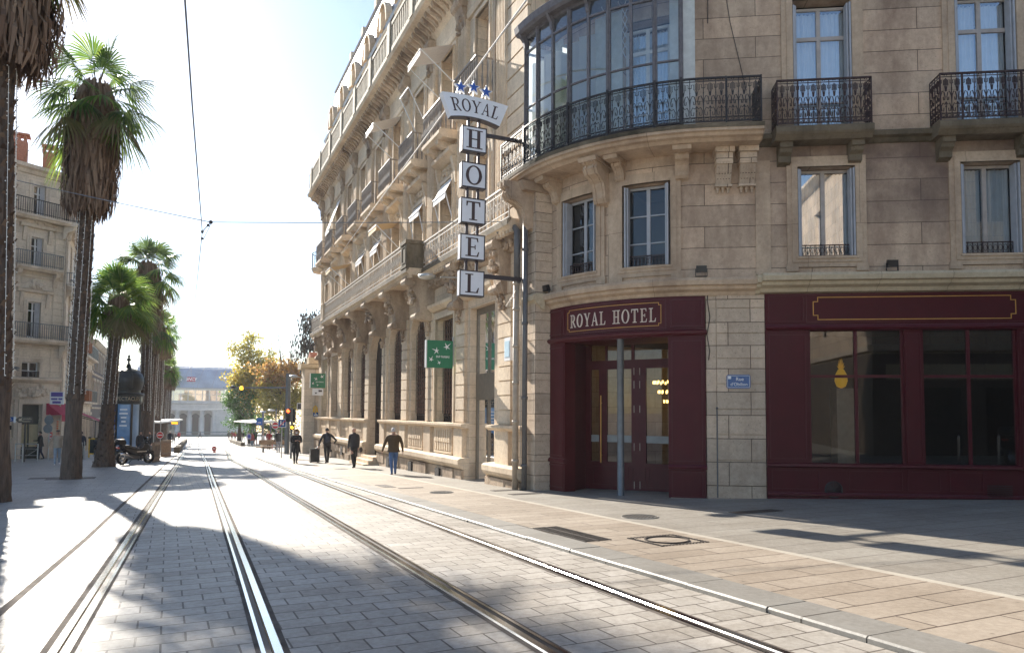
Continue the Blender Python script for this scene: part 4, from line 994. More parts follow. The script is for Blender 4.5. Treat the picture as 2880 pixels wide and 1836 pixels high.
for k in (1, 2, 3, 5, 6, 7):
    g = MB(); g.fbox(FB, bc[k]-.22, bc[k]+.22, .0, .125, -.78, -.32); g.build('basement_vent', M['room'], bank)
# carved consoles and the long balcony
mb_ = None
def blobs(mb, fr, u, o, z, su, so, sz, n, r, seed):
    rd = random.Random(seed)
    for i in range(n):
        p = fr(u+rd.uniform(-su, su), o+rd.uniform(-so, so), z+rd.uniform(-sz, sz)); mb.ball(p, r*rd.uniform(.6, 1.3), 6, sz=rd.uniform(.7, 1.3))
BALZ = 6.95
for k in range(-1, NB):
    c = PB*k+PB/2 if k >= 0 else -1.9
    if k == NB-1: c = PB*k+1.7
    big_ = 1 <= k <= 6; pr = .92 if big_ else .30
    m = MB()
    m.sweep(FB, c-.26, c+.26, [(BW, 6.70), (pr, 6.70), (pr+.02, 6.55), (pr*.86, 6.35), (pr*.62, 6.1), (pr*.45, 5.8), (pr*.40, 5.45), (pr*.45, 5.25), (pr*.35, 5.1), (BW, 5.05)])
    for sgn in (-1, 1):
        m.tube([FB(c+sgn*.27, pr*.70+.16*math.cos(t*.7)*(1-t/14), 6.42+.16*math.sin(t*.7)*(1-t/14)) for t in range(13)], .035, 5)
        m.tube([FB(c+sgn*.27, pr*.40+.10*math.cos(t*.7)*(1-t/14), 5.30+.10*math.sin(t*.7)*(1-t/14)) for t in range(13)], .03, 5)
    m.tube([FB(c-.30, pr*.46+.02, 5.22), FB(c+.30, pr*.46+.02, 5.22)], .14, 10); m.tube([FB(c-.3, pr*.9, 6.5), FB(c+.3, pr*.9, 6.5)], .16, 10)
    blobs(m, FB, c, pr*.62+.05, 6.05, .24, .10, .35, 26, .085, k+40); blobs(m, FB, c, .0, 4.85, .16, .03, .25, 14, .07, k+70)
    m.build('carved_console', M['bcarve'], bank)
mb = MB(); mb.sweep(FB, -3.4, 29.4, [(BW, 6.25), (-.10, 6.28), (-.02, 6.40), (.03, 6.55), (.03, 6.70), (BW, 6.72)])
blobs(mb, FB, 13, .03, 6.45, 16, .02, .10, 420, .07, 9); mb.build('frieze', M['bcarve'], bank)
UA, UB_ = 4.45, 22.3
def slab(a, b, of): 
    m = MB(); m.sweep(FB, a, b, [(BW, 6.70), (of-.10, 6.70), (of-.06, 6.76), (of, 6.80), (of, 6.92), (of-.05, 6.96), (BW, 6.98)])
    n = int((b-a)/.22)
    for i in range(n): m.fbox(FB, a+.22*i+.03, a+.22*i+.13, of-.24, of-.10, 6.60, 6.71)
    return m.build('balcony', M['bplain'], bank)
def edge(par, a, b, of): m = MB(); m.sweep(FB, a, b, [(of-.1, 6.93), (of+.014, 6.79), (of+.014, 6.93), (of-.045, 6.975), (of-.1, 6.985)]); m.build('balcony_edge', M['hdirty'], par)
def ironrail(m, fr, a, b, o, z0, z1, cell=.26):
    n = max(1, round((b-a)/cell)); w_ = (b-a)/n; H = z1-z0
    m.fbox(fr, a, b, o-.03, o+.03, z1-.035, z1+.015); m.fbox(fr, a, b, o-.014, o+.014, z0, z0+.03); m.fbox(fr, a, b, o-.012, o+.012, z0+H*.16, z0+H*.19); m.fbox(fr, a, b, o-.012, o+.012, z0+H*.82, z0+H*.85)
    for i in range(n):
        x = a+w_*i
        m.fbox(fr, x-.010, x+.010, o-.010, o+.010, z0, z1)
        for pts in ([(0, .19), (.5, .5), (0, .82)], [(1, .19), (.5, .5), (1, .82)]): m.tube([fr(x+w_*p, o, z0+H*q) for p, q in pts], .011, 4)
        m.tube([fr(x+w_*(.5+.26*math.cos(t*PI/4)), o, z0+H*(.5+.10*math.sin(t*PI/4))) for t in range(8)], .011, 4, closed=True)
        m.tube([fr(x+w_*(.5+.3*math.cos(t*PI/3)), o, z0+H*(.92+.055*math.sin(t*PI/3))) for t in range(6)], .009, 4, closed=True)
lb = slab(UA, UB_, 1.0); edge(lb, UA, UB_, 1.0)
m = MB(); ironrail(m, FB, UA+.75, UB_-.75, .93, 7.0, 7.93); m.build('balcony_railing', M['rail_b'], lb)
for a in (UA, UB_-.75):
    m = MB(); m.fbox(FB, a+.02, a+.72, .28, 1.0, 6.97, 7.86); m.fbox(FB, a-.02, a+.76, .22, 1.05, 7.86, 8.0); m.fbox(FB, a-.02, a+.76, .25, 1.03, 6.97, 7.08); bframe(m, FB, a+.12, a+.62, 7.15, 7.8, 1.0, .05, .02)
    m.build('balcony_pedestal', M['hdirty'] if a == UA else M['bplain'], lb)  # near pedestal takes dark stone: shade on its side put into the colour
for a, b in ((-3.3, UA), (UB_, 29.9)):
    s_ = slab(a, b, .42); edge(s_, a, b, .42); m = MB(); ironrail(m, FB, a+.05, b-.05, .36, 7.0, 7.93)
    if b > 29: ironrail(m, lambda u, o, z: FB(29.85, u, z), -.6, .36, 0, 7.0, 7.93)
    m.build('balcony_railing', M['rail_b'], s_)
c_ = FB(29.5, -.5, 0)
for zz in (7.0, 11.55):
    m = MB(); m.lathe([(.0, zz-.35), (.9, zz-.3), (1.0, zz-.05), (.9, zz)], (*c_[:2], 0), 16); cb = m.build('corner_balcony', M['bplain'], bank); m = MB()
    for i in range(20): a = i*2*PI/20; m.tube([(c_[0]+.93*math.cos(a), c_[1]+.93*math.sin(a), zz), (c_[0]+.93*math.cos(a), c_[1]+.93*math.sin(a), zz+1.0)], .016, 4)
    m.tube([(c_[0]+.93*math.cos(i*PI/10), c_[1]+.93*math.sin(i*PI/10), zz+1.) for i in range(20)], .03, 4, closed=True)
    m.build('balcony_railing', M['iron'], cb)
# windows of the ground floor: dark panes behind lattice grilles
for k in range(NB):
    h = hwid.get(k, 1.0); z0, z1 = ops[k][2], ops[k][3]; arch = k not in (0, 1, 7, 8)
    o = BW-.27
    if k == 0:
        m = MB()
        m.fbox(FB, bc[k]-h, bc[k]+h, o-.05, o+.05, 2.05, 2.9); m.fbox(FB, bc[k]-h, bc[k]+h, o-.04, o+.04, 4.85, 5.05); m.fbox(FB, bc[k]-h, bc[k]-h+.10, o-.04, o+.04, -.6, 4.9); m.fbox(FB, bc[k]-.05, bc[k]+.05, o-.04, o+.04, -.6, 4.9); m.fbox(FB, bc[k]+h-.1, bc[k]+h, o-.04, o+.04, -.6, 4.9)
        d = m.build('entrance_door', plain('bronze door', (.20, .165, .125), .5, .3), bank)
        m = MB(); m.quad(FB(bc[k]-h, o, -.6), FB(bc[k]+h, o, -.6), FB(bc[k]+h, o, 4.9), FB(bc[k]-h, o, 4.9)); m.build('pane', M['pane'], d); continue
    m = MB(); top = z1
    for t in range(9):
        x = bc[k]-h+2*h*t/8
        zt_ = z1-h+math.sqrt(max(0, h*h-(x-bc[k])**2)) if arch else z1
        m.fbox(FB, x-.018, x+.018, o-.03, o, z0, zt_)
    for z in [z0+.05, z0+.28, z0+1.6, z0+2.9]: m.fbox(FB, bc[k]-h, bc[k]+h, o-.03, o+.01, z-.025, z+.025)
    wn = m.build('window' if k != 4 else 'entrance_door', plain('window dark frame', (.045, .025, .02), .6), bank)
    m = MB(); m.quad(FB(bc[k]-h, o-.025, z0), FB(bc[k]+h, o-.025, z0), FB(bc[k]+h, o-.025, z1), FB(bc[k]-h, o-.025, z1)); m.build('pane', M['darkpane'], wn)
    if k != 4:
        m = MB(); px_ = .25; og = o+.06
        for i in range(int(2*h/px_)+1):
            x = bc[k]-h+px_*i
            for sgn in (-1, 1):
                pts = []; z = z0+.35; j = 0
                while z < z1:
                    xx = x+sgn*(.06 if j % 2 else -.06)
                    lim = h*.98 if not arch or z < z1-h else math.sqrt(max(0, h*h-(z-z1+h)**2))*.98
                    if abs(xx-bc[k]) < lim: pts.append(FB(xx, og, z))
                    z += .17; j += 1
                if len(pts) > 1: m.tube(pts, .013, 4, caps=False)
        m.build('window_grille', plain('rosy painted grille', (.17, .10, .075), .6) if 'grl' not in M else M['grl'], wn)
        M['grl'] = bpy.data.materials['rosy painted grille']
# surround of the rectangular bays
for k in (1, 7, 8):
    m = MB()
    for ww, pp in ((.26, .08), (.12, .13)):
        m.fbox(FB, bc[k]-1-ww, bc[k]-1, BW, BW+pp, 1.29, 5.05); m.fbox(FB, bc[k]+1, bc[k]+1+ww, BW, BW+pp, 1.29, 5.05); m.fbox(FB, bc[k]-1-ww, bc[k]+1+ww, BW, BW+pp, 5.05, 5.05+ww)
    m.build('bay_surround', M['bplain'], bank)
for k in (0, 1): m = MB(); m.sweep(FB, bc[k]-1.35, bc[k]+1.35, [(BW, 5.35), (-.05, 5.37), (.10, 5.5), (.12, 5.6), (BW, 5.65)]); m.build('bay_cornice', M['bplain'], bank)
for z in (0, 1, 2):
    pass
m = MB(); st_ = FB(bc[4], 0, 0); gz = zg(st_[0], st_[1])
for i in range(3): m.fbox(FB, bc[4]-1.25-.12*(2-i), bc[4]+1.25+.12*(2-i), -.3, .75-.25*i, gz-.1, gz+.15*(i+1))
m.build('door_step', M['bplain'], bank)
# upper storeys
for k in range(NB):
    for fi, (a, b, z0, z1) in enumerate((f1[k], f2[k])):
        hwindow(lambda u, o, z: FB(u, o, z), bank, a, b, z0, z1, BW-.36, 'window', transoms=((z0+2.2, .06),), shut=False, fm=M['hstone3'] if (k+fi) % 3 else M['wframe'], flat=False, fw=.07, curtain=(k % 3 == 1))
    m = MB()
    for ww, pp in ((.22, .06), (.10, .11)):
        for (a, b, z0, z1) in (f1[k], f2[k]): m.fbox(FB, a-ww, a, BW, BW+pp, z0, z1); m.fbox(FB, b, b+ww, BW, BW+pp, z0, z1); m.fbox(FB, a-ww, b+ww, BW, BW+pp, z1, z1+ww)
    # hood over the first floor window
    m.sweep(FB, bc[k]-1.0, bc[k]+1.0, [(BW, 10.62), (-.12, 10.64), (.02, 10.74), (.14, 10.80), (.16, 10.92), (.06, 10.98), (BW, 11.05)])
    for q in (-.85, .85): m.sweep(FB, bc[k]+q-.1, bc[k]+q+.1, [(BW, 9.7), (BW+.08, 9.7), (BW+.10, 10.1), (.0, 10.5), (.02, 10.64), (BW, 10.64)])
    blobs(m, FB, bc[k], BW+.05, 10.32, .55, .03, .16, 16, .075, k+5)
    # mask and garland under the small balcony
    m.sweep(FB, bc[k]-.62, bc[k]-.36, [(BW, 11.25), (.45, 11.25), (.42, 11.1), (.2, 10.98), (BW, 10.95)]); m.sweep(FB, bc[k]+.36, bc[k]+.62, [(BW, 11.25), (.45, 11.25), (.42, 11.1), (.2, 10.98), (BW, 10.95)])
    blobs(m, FB, bc[k], -.02, 11.12, .4, .06, .10, 14, .085, k+25)
    m.build('window_dressing', M['bplain'], bank)
    m = MB(); m.sweep(FB, bc[k]-1.0, bc[k]+1.0, [(BW, 11.22), (.40, 11.22), (.46, 11.30), (.52, 11.34), (.52, 11.46), (.46, 11.52), (BW, 11.54)]); sb = m.build('small_balcony', M['bplain'], bank)
    m = MB()
    def balus(fr, a, b, o):
        n = max(2, round((b-a)/.155))
        for i in range(n+1):
            x = a+(b-a)*i/n; m.tube([fr(x, o, 11.56), fr(x, o, 11.72), fr(x, o, 11.86), fr(x, o, 12.1), fr(x, o, 12.4), fr(x, o, 12.56)], [.016, .022, .042, .018, .03, .016], 5, caps=False)
        m.fbox(fr, a-.03, b+.03, o-.035, o+.035, 12.55, 12.61)
    balus(FB, bc[k]-.95, bc[k]+.95, .46)
    for q in (-.95, .95): balus(lambda u, o, z, q=q: FB(bc[k]+q, u, z), BW+.1, .42, 0)
    m.build('balcony_railing', plain('grey baluster paint', (.22, .19, .165), .6) if 'balu' not in M else M['balu'], sb); M['balu'] = bpy.data.materials['grey baluster paint']
    # big capital under the cornice
for k in range(-1, NB):
    c = PB*k+PB/2
    m = MB(); m.fbox(FB, c-.36, c+.36, BW, BW+.14, 7.0, 15.0)
    for q in range(6): m.fbox(FB, c-.30+.11*q, c-.25+.11*q, BW+.14, BW+.165, 7.5, 14.8)
    m.fbox(FB, c-.42, c+.42, BW, BW+.2, 6.98, 7.45); m.build('pilaster', M['bplain'], bank)
    m = MB(); m.sweep(FB, c-.34, c+.34, [(BW, 15.9), (.18, 15.9), (.2, 15.6), (.10, 15.35), (.02, 15.1), (-.05, 14.75), (BW, 14.7)])
    m.tube([FB(c-.4, .06, 15.62), FB(c+.4, .06, 15.62)], .2, 10); m.tube([FB(c-.38, -.06, 15.12), FB(c+.38, -.06, 15.12)], .12, 8); blobs(m, FB, c, -.02, 15.0, .28, .06, .3, 18, .09, k+90)
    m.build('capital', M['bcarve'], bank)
m = MB(); m.sweep(FB, -3.5, 29.6, [(BW, 14.95), (BW+.10, 14.98), (BW+.14, 15.15), (BW+.10, 15.3), (BW+.12, 15.85), (.02, 15.95), (.10, 16.02), (.12, 16.12), (.62, 16.42), (.80, 16.46), (.86, 16.60), (.80, 16.72), (BW, 16.75)])
m.build('cornice', M['bplain'], bank)
m = MB(); u = -3.4
while u < 29.4:
    m.sweep(FB, u, u+.17, [(.08, 16.12), (.60, 16.42), (.62, 16.36), (.55, 16.22), (.30, 16.14), (.16, 15.98), (.1, 15.96)]); m.ball(FB(u+.085, .52, 16.26), .09, 6); u += .40
m.build('cornice_modillion', M['bcarve'], bank)
m = MB(); u = -3.4
m.fbox(FB, -3.4, 29.4, .62, .78, 17.9, 18.05); m.fbox(FB, -3.4, 29.4, .62, .78, 16.74, 16.95)
while u < 29.3:
    m.fbox(FB, u, u+.10, .64, .76, 16.95, 17.9); m.tube([FB(u+.17, .70, 16.95), FB(u+.17, .70, 17.25), FB(u+.17, .70, 17.6), FB(u+.17, .70, 17.9)], [.04, .065, .035, .05], 5, caps=False)
    m.fbox(FB, u+.02, u+.22, .66, .74, 17.36, 17.48); u += .27
for k in range(-1, NB): m.fbox(FB, PB*k+PB/2-.22, PB*k+PB/2+.22, .58, .82, 16.76, 18.12)
m.build('roof_balustrade', plain('balustrade stone', (.34, .29, .22), .85, noise=.3), bank)
# attic and mansard
AO = -.45
m = MB(); m.wall(FB, -3.45, 29.4, 16.7, 20.4, [(c-.5, c+.5, 17.6, 19.7) for c in bc], depth=.3, room=1, o=AO)
m.build('attic_wall', [M['bplain'], M['room']], bank)
m = MB(); m.sweep(FB, -3.5, 29.5, [(AO, 20.35), (AO+.22, 20.4), (AO+.28, 20.55), (AO+.1, 20.65), (AO-.50, 24.05), (AO-.38, 24.15), (AO-.55, 24.35), (AO-3.5, 24.8), (AO-10.3, 24.8), (AO-10.3, 16.2), (AO-9, 16.2), (AO-9, 20.3)])
m.build('mansard_roof', M['zinc'], bank)
for k in range(NB):
    c = bc[k]; wn, g, a, b = hwindow(FB, bank, c-.5, c+.5, 17.6, 19.7, AO-.22, 'dormer_window', shut=False, curtain=False, flat=False, fm=M['wwhite'])
    m = MB(); m.fbox(FB, c-.72, c-.5, AO, AO+.14, 17.2, 20.1); m.fbox(FB, c+.5, c+.72, AO, AO+.14, 17.2, 20.1)
    P = [(c+.85*math.cos(t*PI/10), 20.6+1.25*math.sin(t*PI/10)) for t in range(11)]
    m.prism(FB, [(c-.85, 20.1)]+P[::-1]+[(c+.85, 20.1)] if False else [(c+.85, 20.1)]+P+[(c-.85, 20.1)], AO-.5, AO+.18)
    for (u0, z0), (u1, z1) in zip(P[:-1], P[1:]): m.prism(FB, [(u0, z0), (c+(u0-c)*1.14, z0+.10), (c+(u1-c)*1.14, z1+.10), (u1, z1)], AO+.0, AO+.34)
    m.sweep(FB, c-.95, c+.95, [(AO, 20.05), (AO+.3, 20.1), (AO+.34, 20.22), (AO, 20.26)])
    m.fbox(FB, c-.18, c+.18, AO, AO+.4, 20.5, 21.4); m.build('dormer', M['bplain'], bank)
for k in range(NB-1): m = MB(); m.fbox(FB, PB*k+PB/2-.25, PB*k+PB/2+.25, AO-1.2, AO-.55, 22.4, 25.0); m.build('chimney', M['bstone'], bank)
# sun awnings
def awning(c, zt_, drop, out, hw, mat, part=True):
    m = MB(); P = [(0, zt_), (out, zt_-drop)]
    m.quad(FB(c-hw, BW+.05, zt_), FB(c+hw, BW+.05, zt_), FB(c+hw, BW+out, zt_-drop), FB(c-hw, BW+out, zt_-drop))
    m.quad(FB(c-hw, BW+out, zt_-drop), FB(c+hw, BW+out, zt_-drop), FB(c+hw, BW+out+.01, zt_-drop-.22), FB(c-hw, BW+out+.01, zt_-drop-.22))
    a = m.build('awning', mat, bank)
    m = MB()
    for q in (-hw, hw): m.tube([FB(c+q, BW+.05, zt_-drop-1.0), FB(c+q, BW+out, zt_-drop)], .022, 5)
    m.tube([FB(c-hw, BW+out, zt_-drop), FB(c+hw, BW+out, zt_-drop)], .025, 5); m.build('awning_arm', M['white'], a)
awning(bc[1], 14.75, .45, 1.35, .75, M['canvas']); awning(bc[3], 14.7, .55, 1.35, .7, M['canvas']); awning(bc[7], 14.7, 2.0, .75, .65, M['canvas'])
awning(bc[3], 10.0, .30, 1.15, .7, M['canvas2']); awning(bc[6], 10.0, .35, 1.25, .7, M['canvas2']); awning(bc[1], 10.0, .6, .35, .66, M['canvas']); awning(bc[4], 10.0, .5, .30, .66, M['canvas']); awning(bc[2], 10.0, .4, .28, .64, M['canvas']); awning(bc[5], 10., .4, .28, .64, M['canvas'])
m = MB()
for q in (-.6, .6): m.tube([FB(bc[2]+q, BW+.05, 13.2), FB(bc[2]+q, .55, 14.5)], .022, 5)
m.tube([FB(bc[2]-.6, .55, 14.5), FB(bc[2]+.6, .55, 14.5)], .025, 5); m.build('awning_arm', M['white'], bank)
for u in (-2.0+.9, 4.95, 11.6, 18.3, 25.2):
    m = MB(); m.tube([FB(u, BW+.10, -.6 if u > 3 else 7), FB(u, BW+.10, 16)], .06, 6); m.build('drainpipe', M['pipe'], bank)
# near quoins beside the hotel
m = MB(); z = 7.0
while z < 15.6: m.fbox(FB, -3.4, -1.75, BW, -.10, z+.03, z+.52); m.fbox(FB, -3.35, -1.8, BW, -.16, z-.03, z+.03); z += .55
m.build('quoin', M['bplain'], bank)
# ---- bank signs
def banksign(u, lab, extra=False):
    t = thing('bank_sign', lab, 'sign', FB(u, .5, 3.6), 'green bank signs')
    fr = lambda x, o, z: FB(u-o, .08+x, z)          # x outwards, o towards the viewer
    m = MB(); m.fbox(fr, 0, .92, -.05, .05, 3.13, 4.05); pb = m.build('panel', M['green'], t)
    m = MB(); m.fbox(fr, .915, .96, -.052, .052, 3.13, 4.05); m.build('light_edge', M['white'], pb)
    m = MB()
    def star(cx, cz, r, rot):   # stylised bird-like star, drawn with five uneven rays
        L = [1.25, .85, .62, .80, 1.0]; pts = []
        for i in range(5):
            a = rot+i*2*PI/5; pts.append((cx+r*L[i]*math.cos(a), cz+r*L[i]*math.sin(a))); a2 = a+PI/5; pts.append((cx+r*.24*math.cos(a2), cz+r*.24*math.sin(a2)))
        m.prism(fr, pts, .05, .056)
    star(.22, 3.84, .16, 2.4); star(.58, 3.70, .145, .35); star(.77, 3.40, .11, 2.0); star(.48, 3.30, .085, .9)
    text_mb('BNP PARIBAS', .105, lambda a, o, z: fr(.36-a, o, 3.50+z), .05, .056, m, xs=.78)
    m.build('emblem', M['white'], pb)
    m = MB(); m.fbox(fr, -.06, .0, -.03, .03, 3.2, 4.2)
    for z in (3.3, 3.9): m.fbox(fr, -.12, .0, -.02, .02, z-.02, z+.02)
    m.build('bracket', M['galv'], t)
    if extra:
        m = MB(); m.fbox(fr, .12, .78, -.04, .045, 2.66, 3.08); m.build('lower_panel', M['white'], t)
        m = MB(); m.fbox(fr, .2, .42, .045, .05, 2.88, 3.0); m.fbox(fr, .52, .64, .045, .05, 2.76, 2.84); m.build('panel_marks', M['signf'], t)
banksign(1.95, 'nearer and larger looking green square bank sign with white star birds, by the grille window')
banksign(25.6, 'farther green square bank sign with a small white plate hanging below it', True)
# wall lamp on an arm
t = thing('street_lamp', 'pale grey wall-mounted street lamp on a long arm under the bank balcony', 'street lamp', FB(1.2, 0, 6.0))
m = MB(); m.tube([FB(.9, BW, 6.05), FB(.9, .9, 6.0)], .03, 6); m.build('arm', M['galv'], t)
m = MB(); p = FB(.9, 1.35, 5.98); m.ball(p, .3, 14, sz=.32); m.build('lamp_head', M['galv'], t, True)
t = thing('wall_alarm_box', 'small white box on the bank pier beside the drainpipes', 'box', FB(-2.6, 0, 3.5)); m = MB(); m.fbox(FB, -2.85, -2.45, -.02, .12, 3.1, 3.75); m.build('casing', M['white'], t)
m = MB(); m.fbox(FB, -2.8, -2.5, .12, .13, 3.2, 3.65); m.build('front', plain('pale blue face', (.45, .62, .72), .5), t)
# ---- low annex past the bank
AX = frame((-14.55, 50.3), SR)
t = thing('annex_building', 'low plain beige annex with stone cap standing just past the bank', 'building', (-13, 54, -1.4))
m = MB(); m.fbox(AX, .0, 9, -1.1, .0, -2.2, 4.6); m.fbox(AX, -.04, 9.04, -1.14, .05, -2.2, -.75); m.build('wall', M['lstone'], t)
m = MB(); m.sweep(AX, -.28, 9.2, [(-1.2, 4.6), (.05, 4.6), (.2, 4.72), (.26, 4.95), (-1.2, 5.0)]); m.fbox(AX, .3, 9, -1.05, -.1, 5.0, 5.45); m.build('cornice', M['cream'], t)
m = MB(); m.add([AX(.4, .0, 5.46), AX(9, .0, 5.46), AX(9, -.6, 5.85), AX(.4, -.6, 5.85), AX(9, -1.15, 5.46), AX(.4, -1.15, 5.46)], [(0, 1, 2, 3), (3, 2, 4, 5), (0, 3, 5), (1, 4, 2)]); m.build('roof', M['tile'], t)
m = MB(); m.tube([AX(.75, .06, -1.3), AX(.75, .06, 4.6)], .03, 5); m.build('drainpipe', M['pipe'], t)
# ------------------------------------------------------------------ left-hand buildings
LDIR = (.5, .866)
LP0 = (-29.6, 46.85)                       # rounded corner point
_lf = frame(LP0, LDIR); _ls = frame(LP0, SD)
RC = 1.6                                   # small corner round
def LF(u, o, z):
    if u <= 0: return _lf(u, o, z)
    return _ls(u, o, z)
def lwall(mb, fr, u0, u1, z0, z1, ops, **k): mb.wall(fr, u0, u1, z0, z1, ops, **k)
lb_ = thing('corner_apartment_building', 'pale carved corner apartment building with iron balconies and chimneys behind the left palms', 'building', (LP0[0], LP0[1], -1.4))
def lu(px, py):     # along the front facade from a sighting
    r = ray(px, py); n = (LDIR[1], -LDIR[0]); t = (n[0]*LP0[0]+n[1]*LP0[1])/(n[0]*r.x+n[1]*r.y); return (r.x*t-LP0[0])*LDIR[0]+(r.y*t-LP0[1])*LDIR[1]
def lz(px, py):
    r = ray(px, py); n = (LDIR[1], -LDIR[0]); t = (n[0]*LP0[0]+n[1]*LP0[1])/(n[0]*r.x+n[1]*r.y); return CAMZ+r.z*t
ZT = lz(110, 487)+.3
W_ = []
for (xa, xb, ya, yb) in ((93, 127, 520, 606), (85, 119, 668, 748), (75.5, 112, 850, 950), (58, 108, 1019, 1088)):
    W_.append((lu(xa, (ya+yb)/2), lu(xb, (ya+yb)/2), lz(100, yb), lz(100, ya)))
DOOR = (lu(56, 1200), lu(113, 1200), -1.7, lz(80, 1135))
far_l = [(w[0]-4.2, w[1]-4.2, w[2], w[3]) for w in W_]
mb = MB(); mb.wall(_lf, -9, 0, -2, ZT, W_+[DOOR]+far_l, depth=.3, room=1.)
SW = []
for zz in ((-1.6, 1.6), (2.5, 4.9), (6.2, 8.9), (10.6, 13.1)):
    for k in range(3): SW.append((1.2+2.3*k, 2.2+2.3*k, zz[0], zz[1]))
mb.wall(_ls, 0, 8, -2.4, ZT, SW, depth=.3, room=1.)
p = [_lf(-9, 0, 0), _lf(-9, -10, 0), _ls(8, -10, 0), _ls(8, 0, 0)]
for a, b in zip(p[:-1], p[1:]): mb.quad((a[0], a[1], -2), (b[0], b[1], -2), (b[0], b[1], ZT), (a[0], a[1], ZT), [(0, 0), (9, 0), (9, 18), (0, 18)])
mb.build('wall', [M['lstone'], M['room']], lb_)
m = MB(); q = [(x, y, ZT) for x, y, _ in (p[0], p[1], p[2], p[3], _lf(0, 0, 0))]; c0 = _lf(-2, -5, 0)
for i in range(5): a, b = q[i], q[(i+1) % 5]; m.add([a, b, (c0[0], c0[1], ZT+1.1)], [(0, 1, 2)])
m.build('roof', M['tile'], lb_)
m = MB(); m.sweep(_lf, -9, .25, [(-.1, ZT-.55), (.1, ZT-.5), (.2, ZT-.3), (.42, ZT-.2), (.45, ZT+.02), (-.1, ZT+.06)]); m.sweep(_ls, -.25, 8, [(-.1, ZT-.55), (.1, ZT-.5), (.2, ZT-.3), (.42, ZT-.2), (.45, ZT+.015), (-.1, ZT+.05)]); m.build('cornice', M['lcarve'], lb_)
for z in (1.95, 5.55, 10.0):
    m = MB(); m.sweep(_lf, -9, .1, [(-.02, z), (.08, z+.02), (.12, z+.12), (-.02, z+.16)]); m.sweep(_ls, -.1, 8, [(-.02, z), (.08, z+.02), (.12, z+.12), (-.02, z+.16)]); m.build('string_course', M['lcarve'], lb_)
m = MB()
for z in [-1.9+.42*i for i in range(40)]:
    if z < ZT-.7: m.fbox(_lf, -.55, .05, -.1, .05, z+.02, z+.40); m.fbox(_ls, -.05, .55, -.1, .05, z+.02, z+.40)
m.build('quoin', M['lstone'], lb_)
def lbalcony(fr, a, b, z, of, h=.95, mat='iron', solid=False):
    m = MB(); m.sweep(fr, a, b, [(0, z-.28), (of-.15, z-.28), (of-.05, z-.16), (of, z-.14), (of, z), (0, z+.02)])
    for u in (a+.15, b-.4): m.sweep(fr, u, u+.25, [(0, z-.28), (of*.8, z-.28), (of*.7, z-.5), (of*.3, z-.7), (.1, z-1.1), (0, z-1.15)])
    bl = m.build('balcony', M['lcarve'], lb_)
    m = MB()
    for fr2, x0, x1, o in ((fr, a+.05, b-.05, of-.07), (lambda u, o, zz: fr(a+.05, u, zz), .03, of-.07, 0), (lambda u, o, zz: fr(b-.05, u, zz), .03, of-.07, 0)):
        n = max(2, round((x1-x0)/.13))
        for i in range(n+1): x = x0+(x1-x0)*i/n; m.fbox(fr2, x-.013, x+.013, o-.013, o+.013, z+.02, z+h)
        m.fbox(fr2, x0-.02, x1+.02, o-.03, o+.03, z+h-.02, z+h+.03); m.fbox(fr2, x0, x1, o-.012, o+.012, z+.10, z+.13)
    m.build('balcony_railing', M[mat], bl)
c = lambda w: (w[0]+w[1])/2
lbalcony(_lf, -8.5, .55, W_[0][2]-.1, .75); lbalcony(_ls, -.55, 7, W_[0][2]-.1, .75)
lbalcony(_lf, c(W_[1])-1.35, c(W_[1])+1.45, W_[1][2]-.1, .6, .9, 'bsteel'); lbalcony(_lf, c(W_[2])-1.9, .45, W_[2][2]-.1, .7, .95, 'bsteel'); lbalcony(_ls, -.45, 4, W_[2][2]-.1, .7, .95, 'bsteel'); lbalcony(_ls, .8, 4., 9.9, .6, .9, 'bsteel')
for i, w_ in enumerate(W_):
    wn, g, u0, u1 = hwindow(_lf, lb_, *w_, -.2, shut=False, curtain=False, pm=M['pane_dark'], fm=M['wwhite'], transoms=((w_[3]-.55, .06),))
    m = MB()
    if i < 3:
        for kk in range(16): m.fbox(g, u0+.62*(u1-u0), u1-.02, .10, .13, w_[2]+.1+kk*(w_[3]-w_[2]-.2)/16, w_[2]+.1+(kk+.7)*(w_[3]-w_[2]-.2)/16)
        m.fbox(g, u0+.60*(u1-u0), u1, .09, .115, w_[2], w_[3]); m.build('shutter', M['shut'], wn)
    else:
        for kk in range(12): x = u0+.04+(u1-u0-.08)*kk/11; m.fbox(g, x-.015, x+.015, .25, .28, w_[2]-.1, w_[2]+.95)
        m.fbox(g, u0, u1, .24, .29, w_[2]+.93, w_[2]+.98); m.build('window_guard', M['iron'], wn)
    m = MB(); a, b, z0, z1 = w_
    for ww, pp in ((.24, .06), (.1, .1)):
        m.fbox(_lf, a-ww, a, 0, pp, z0, z1); m.fbox(_lf, b, b+ww, 0, pp, z0, z1); m.fbox(_lf, a-ww, b+ww, 0, pp, z1, z1+ww)
    if i in (1, 2):
        m.sweep(_lf, a-.7, b+.7, [(0, z1+.55), (.25, z1+.6), (.32, z1+.75), (0, z1+.8)]); cc = (a+b)/2
        m.prism(_lf, [(a-.75, z1+.8), (b+.75, z1+.8), (cc, z1+1.5)], 0, .18); blobs(m, _lf, cc, .2, z1+1.1, .35, .05, .22, 24, .12, i)
        for u in (a-.5, b+.3): m.sweep(_lf, u, u+.2, [(0, z1-.3), (.08, z1-.3), (.22, z1+.4), (.22, z1+.56), (0, z1+.56)])
    m.build('window_surround', M['lcarve'], lb_)
for w_ in far_l: hwindow(_lf, lb_, *w_, -.2, shut=True, curtain=False, pm=M['pane_dark'], fm=M['wwhite'])
for w_ in SW: hwindow(_ls, lb_, *w_, -.2, shut=False, curtain=False, pm=M['pane_dark'], fm=M['shut'])
m = MB(); a, b, z0, z1 = DOOR
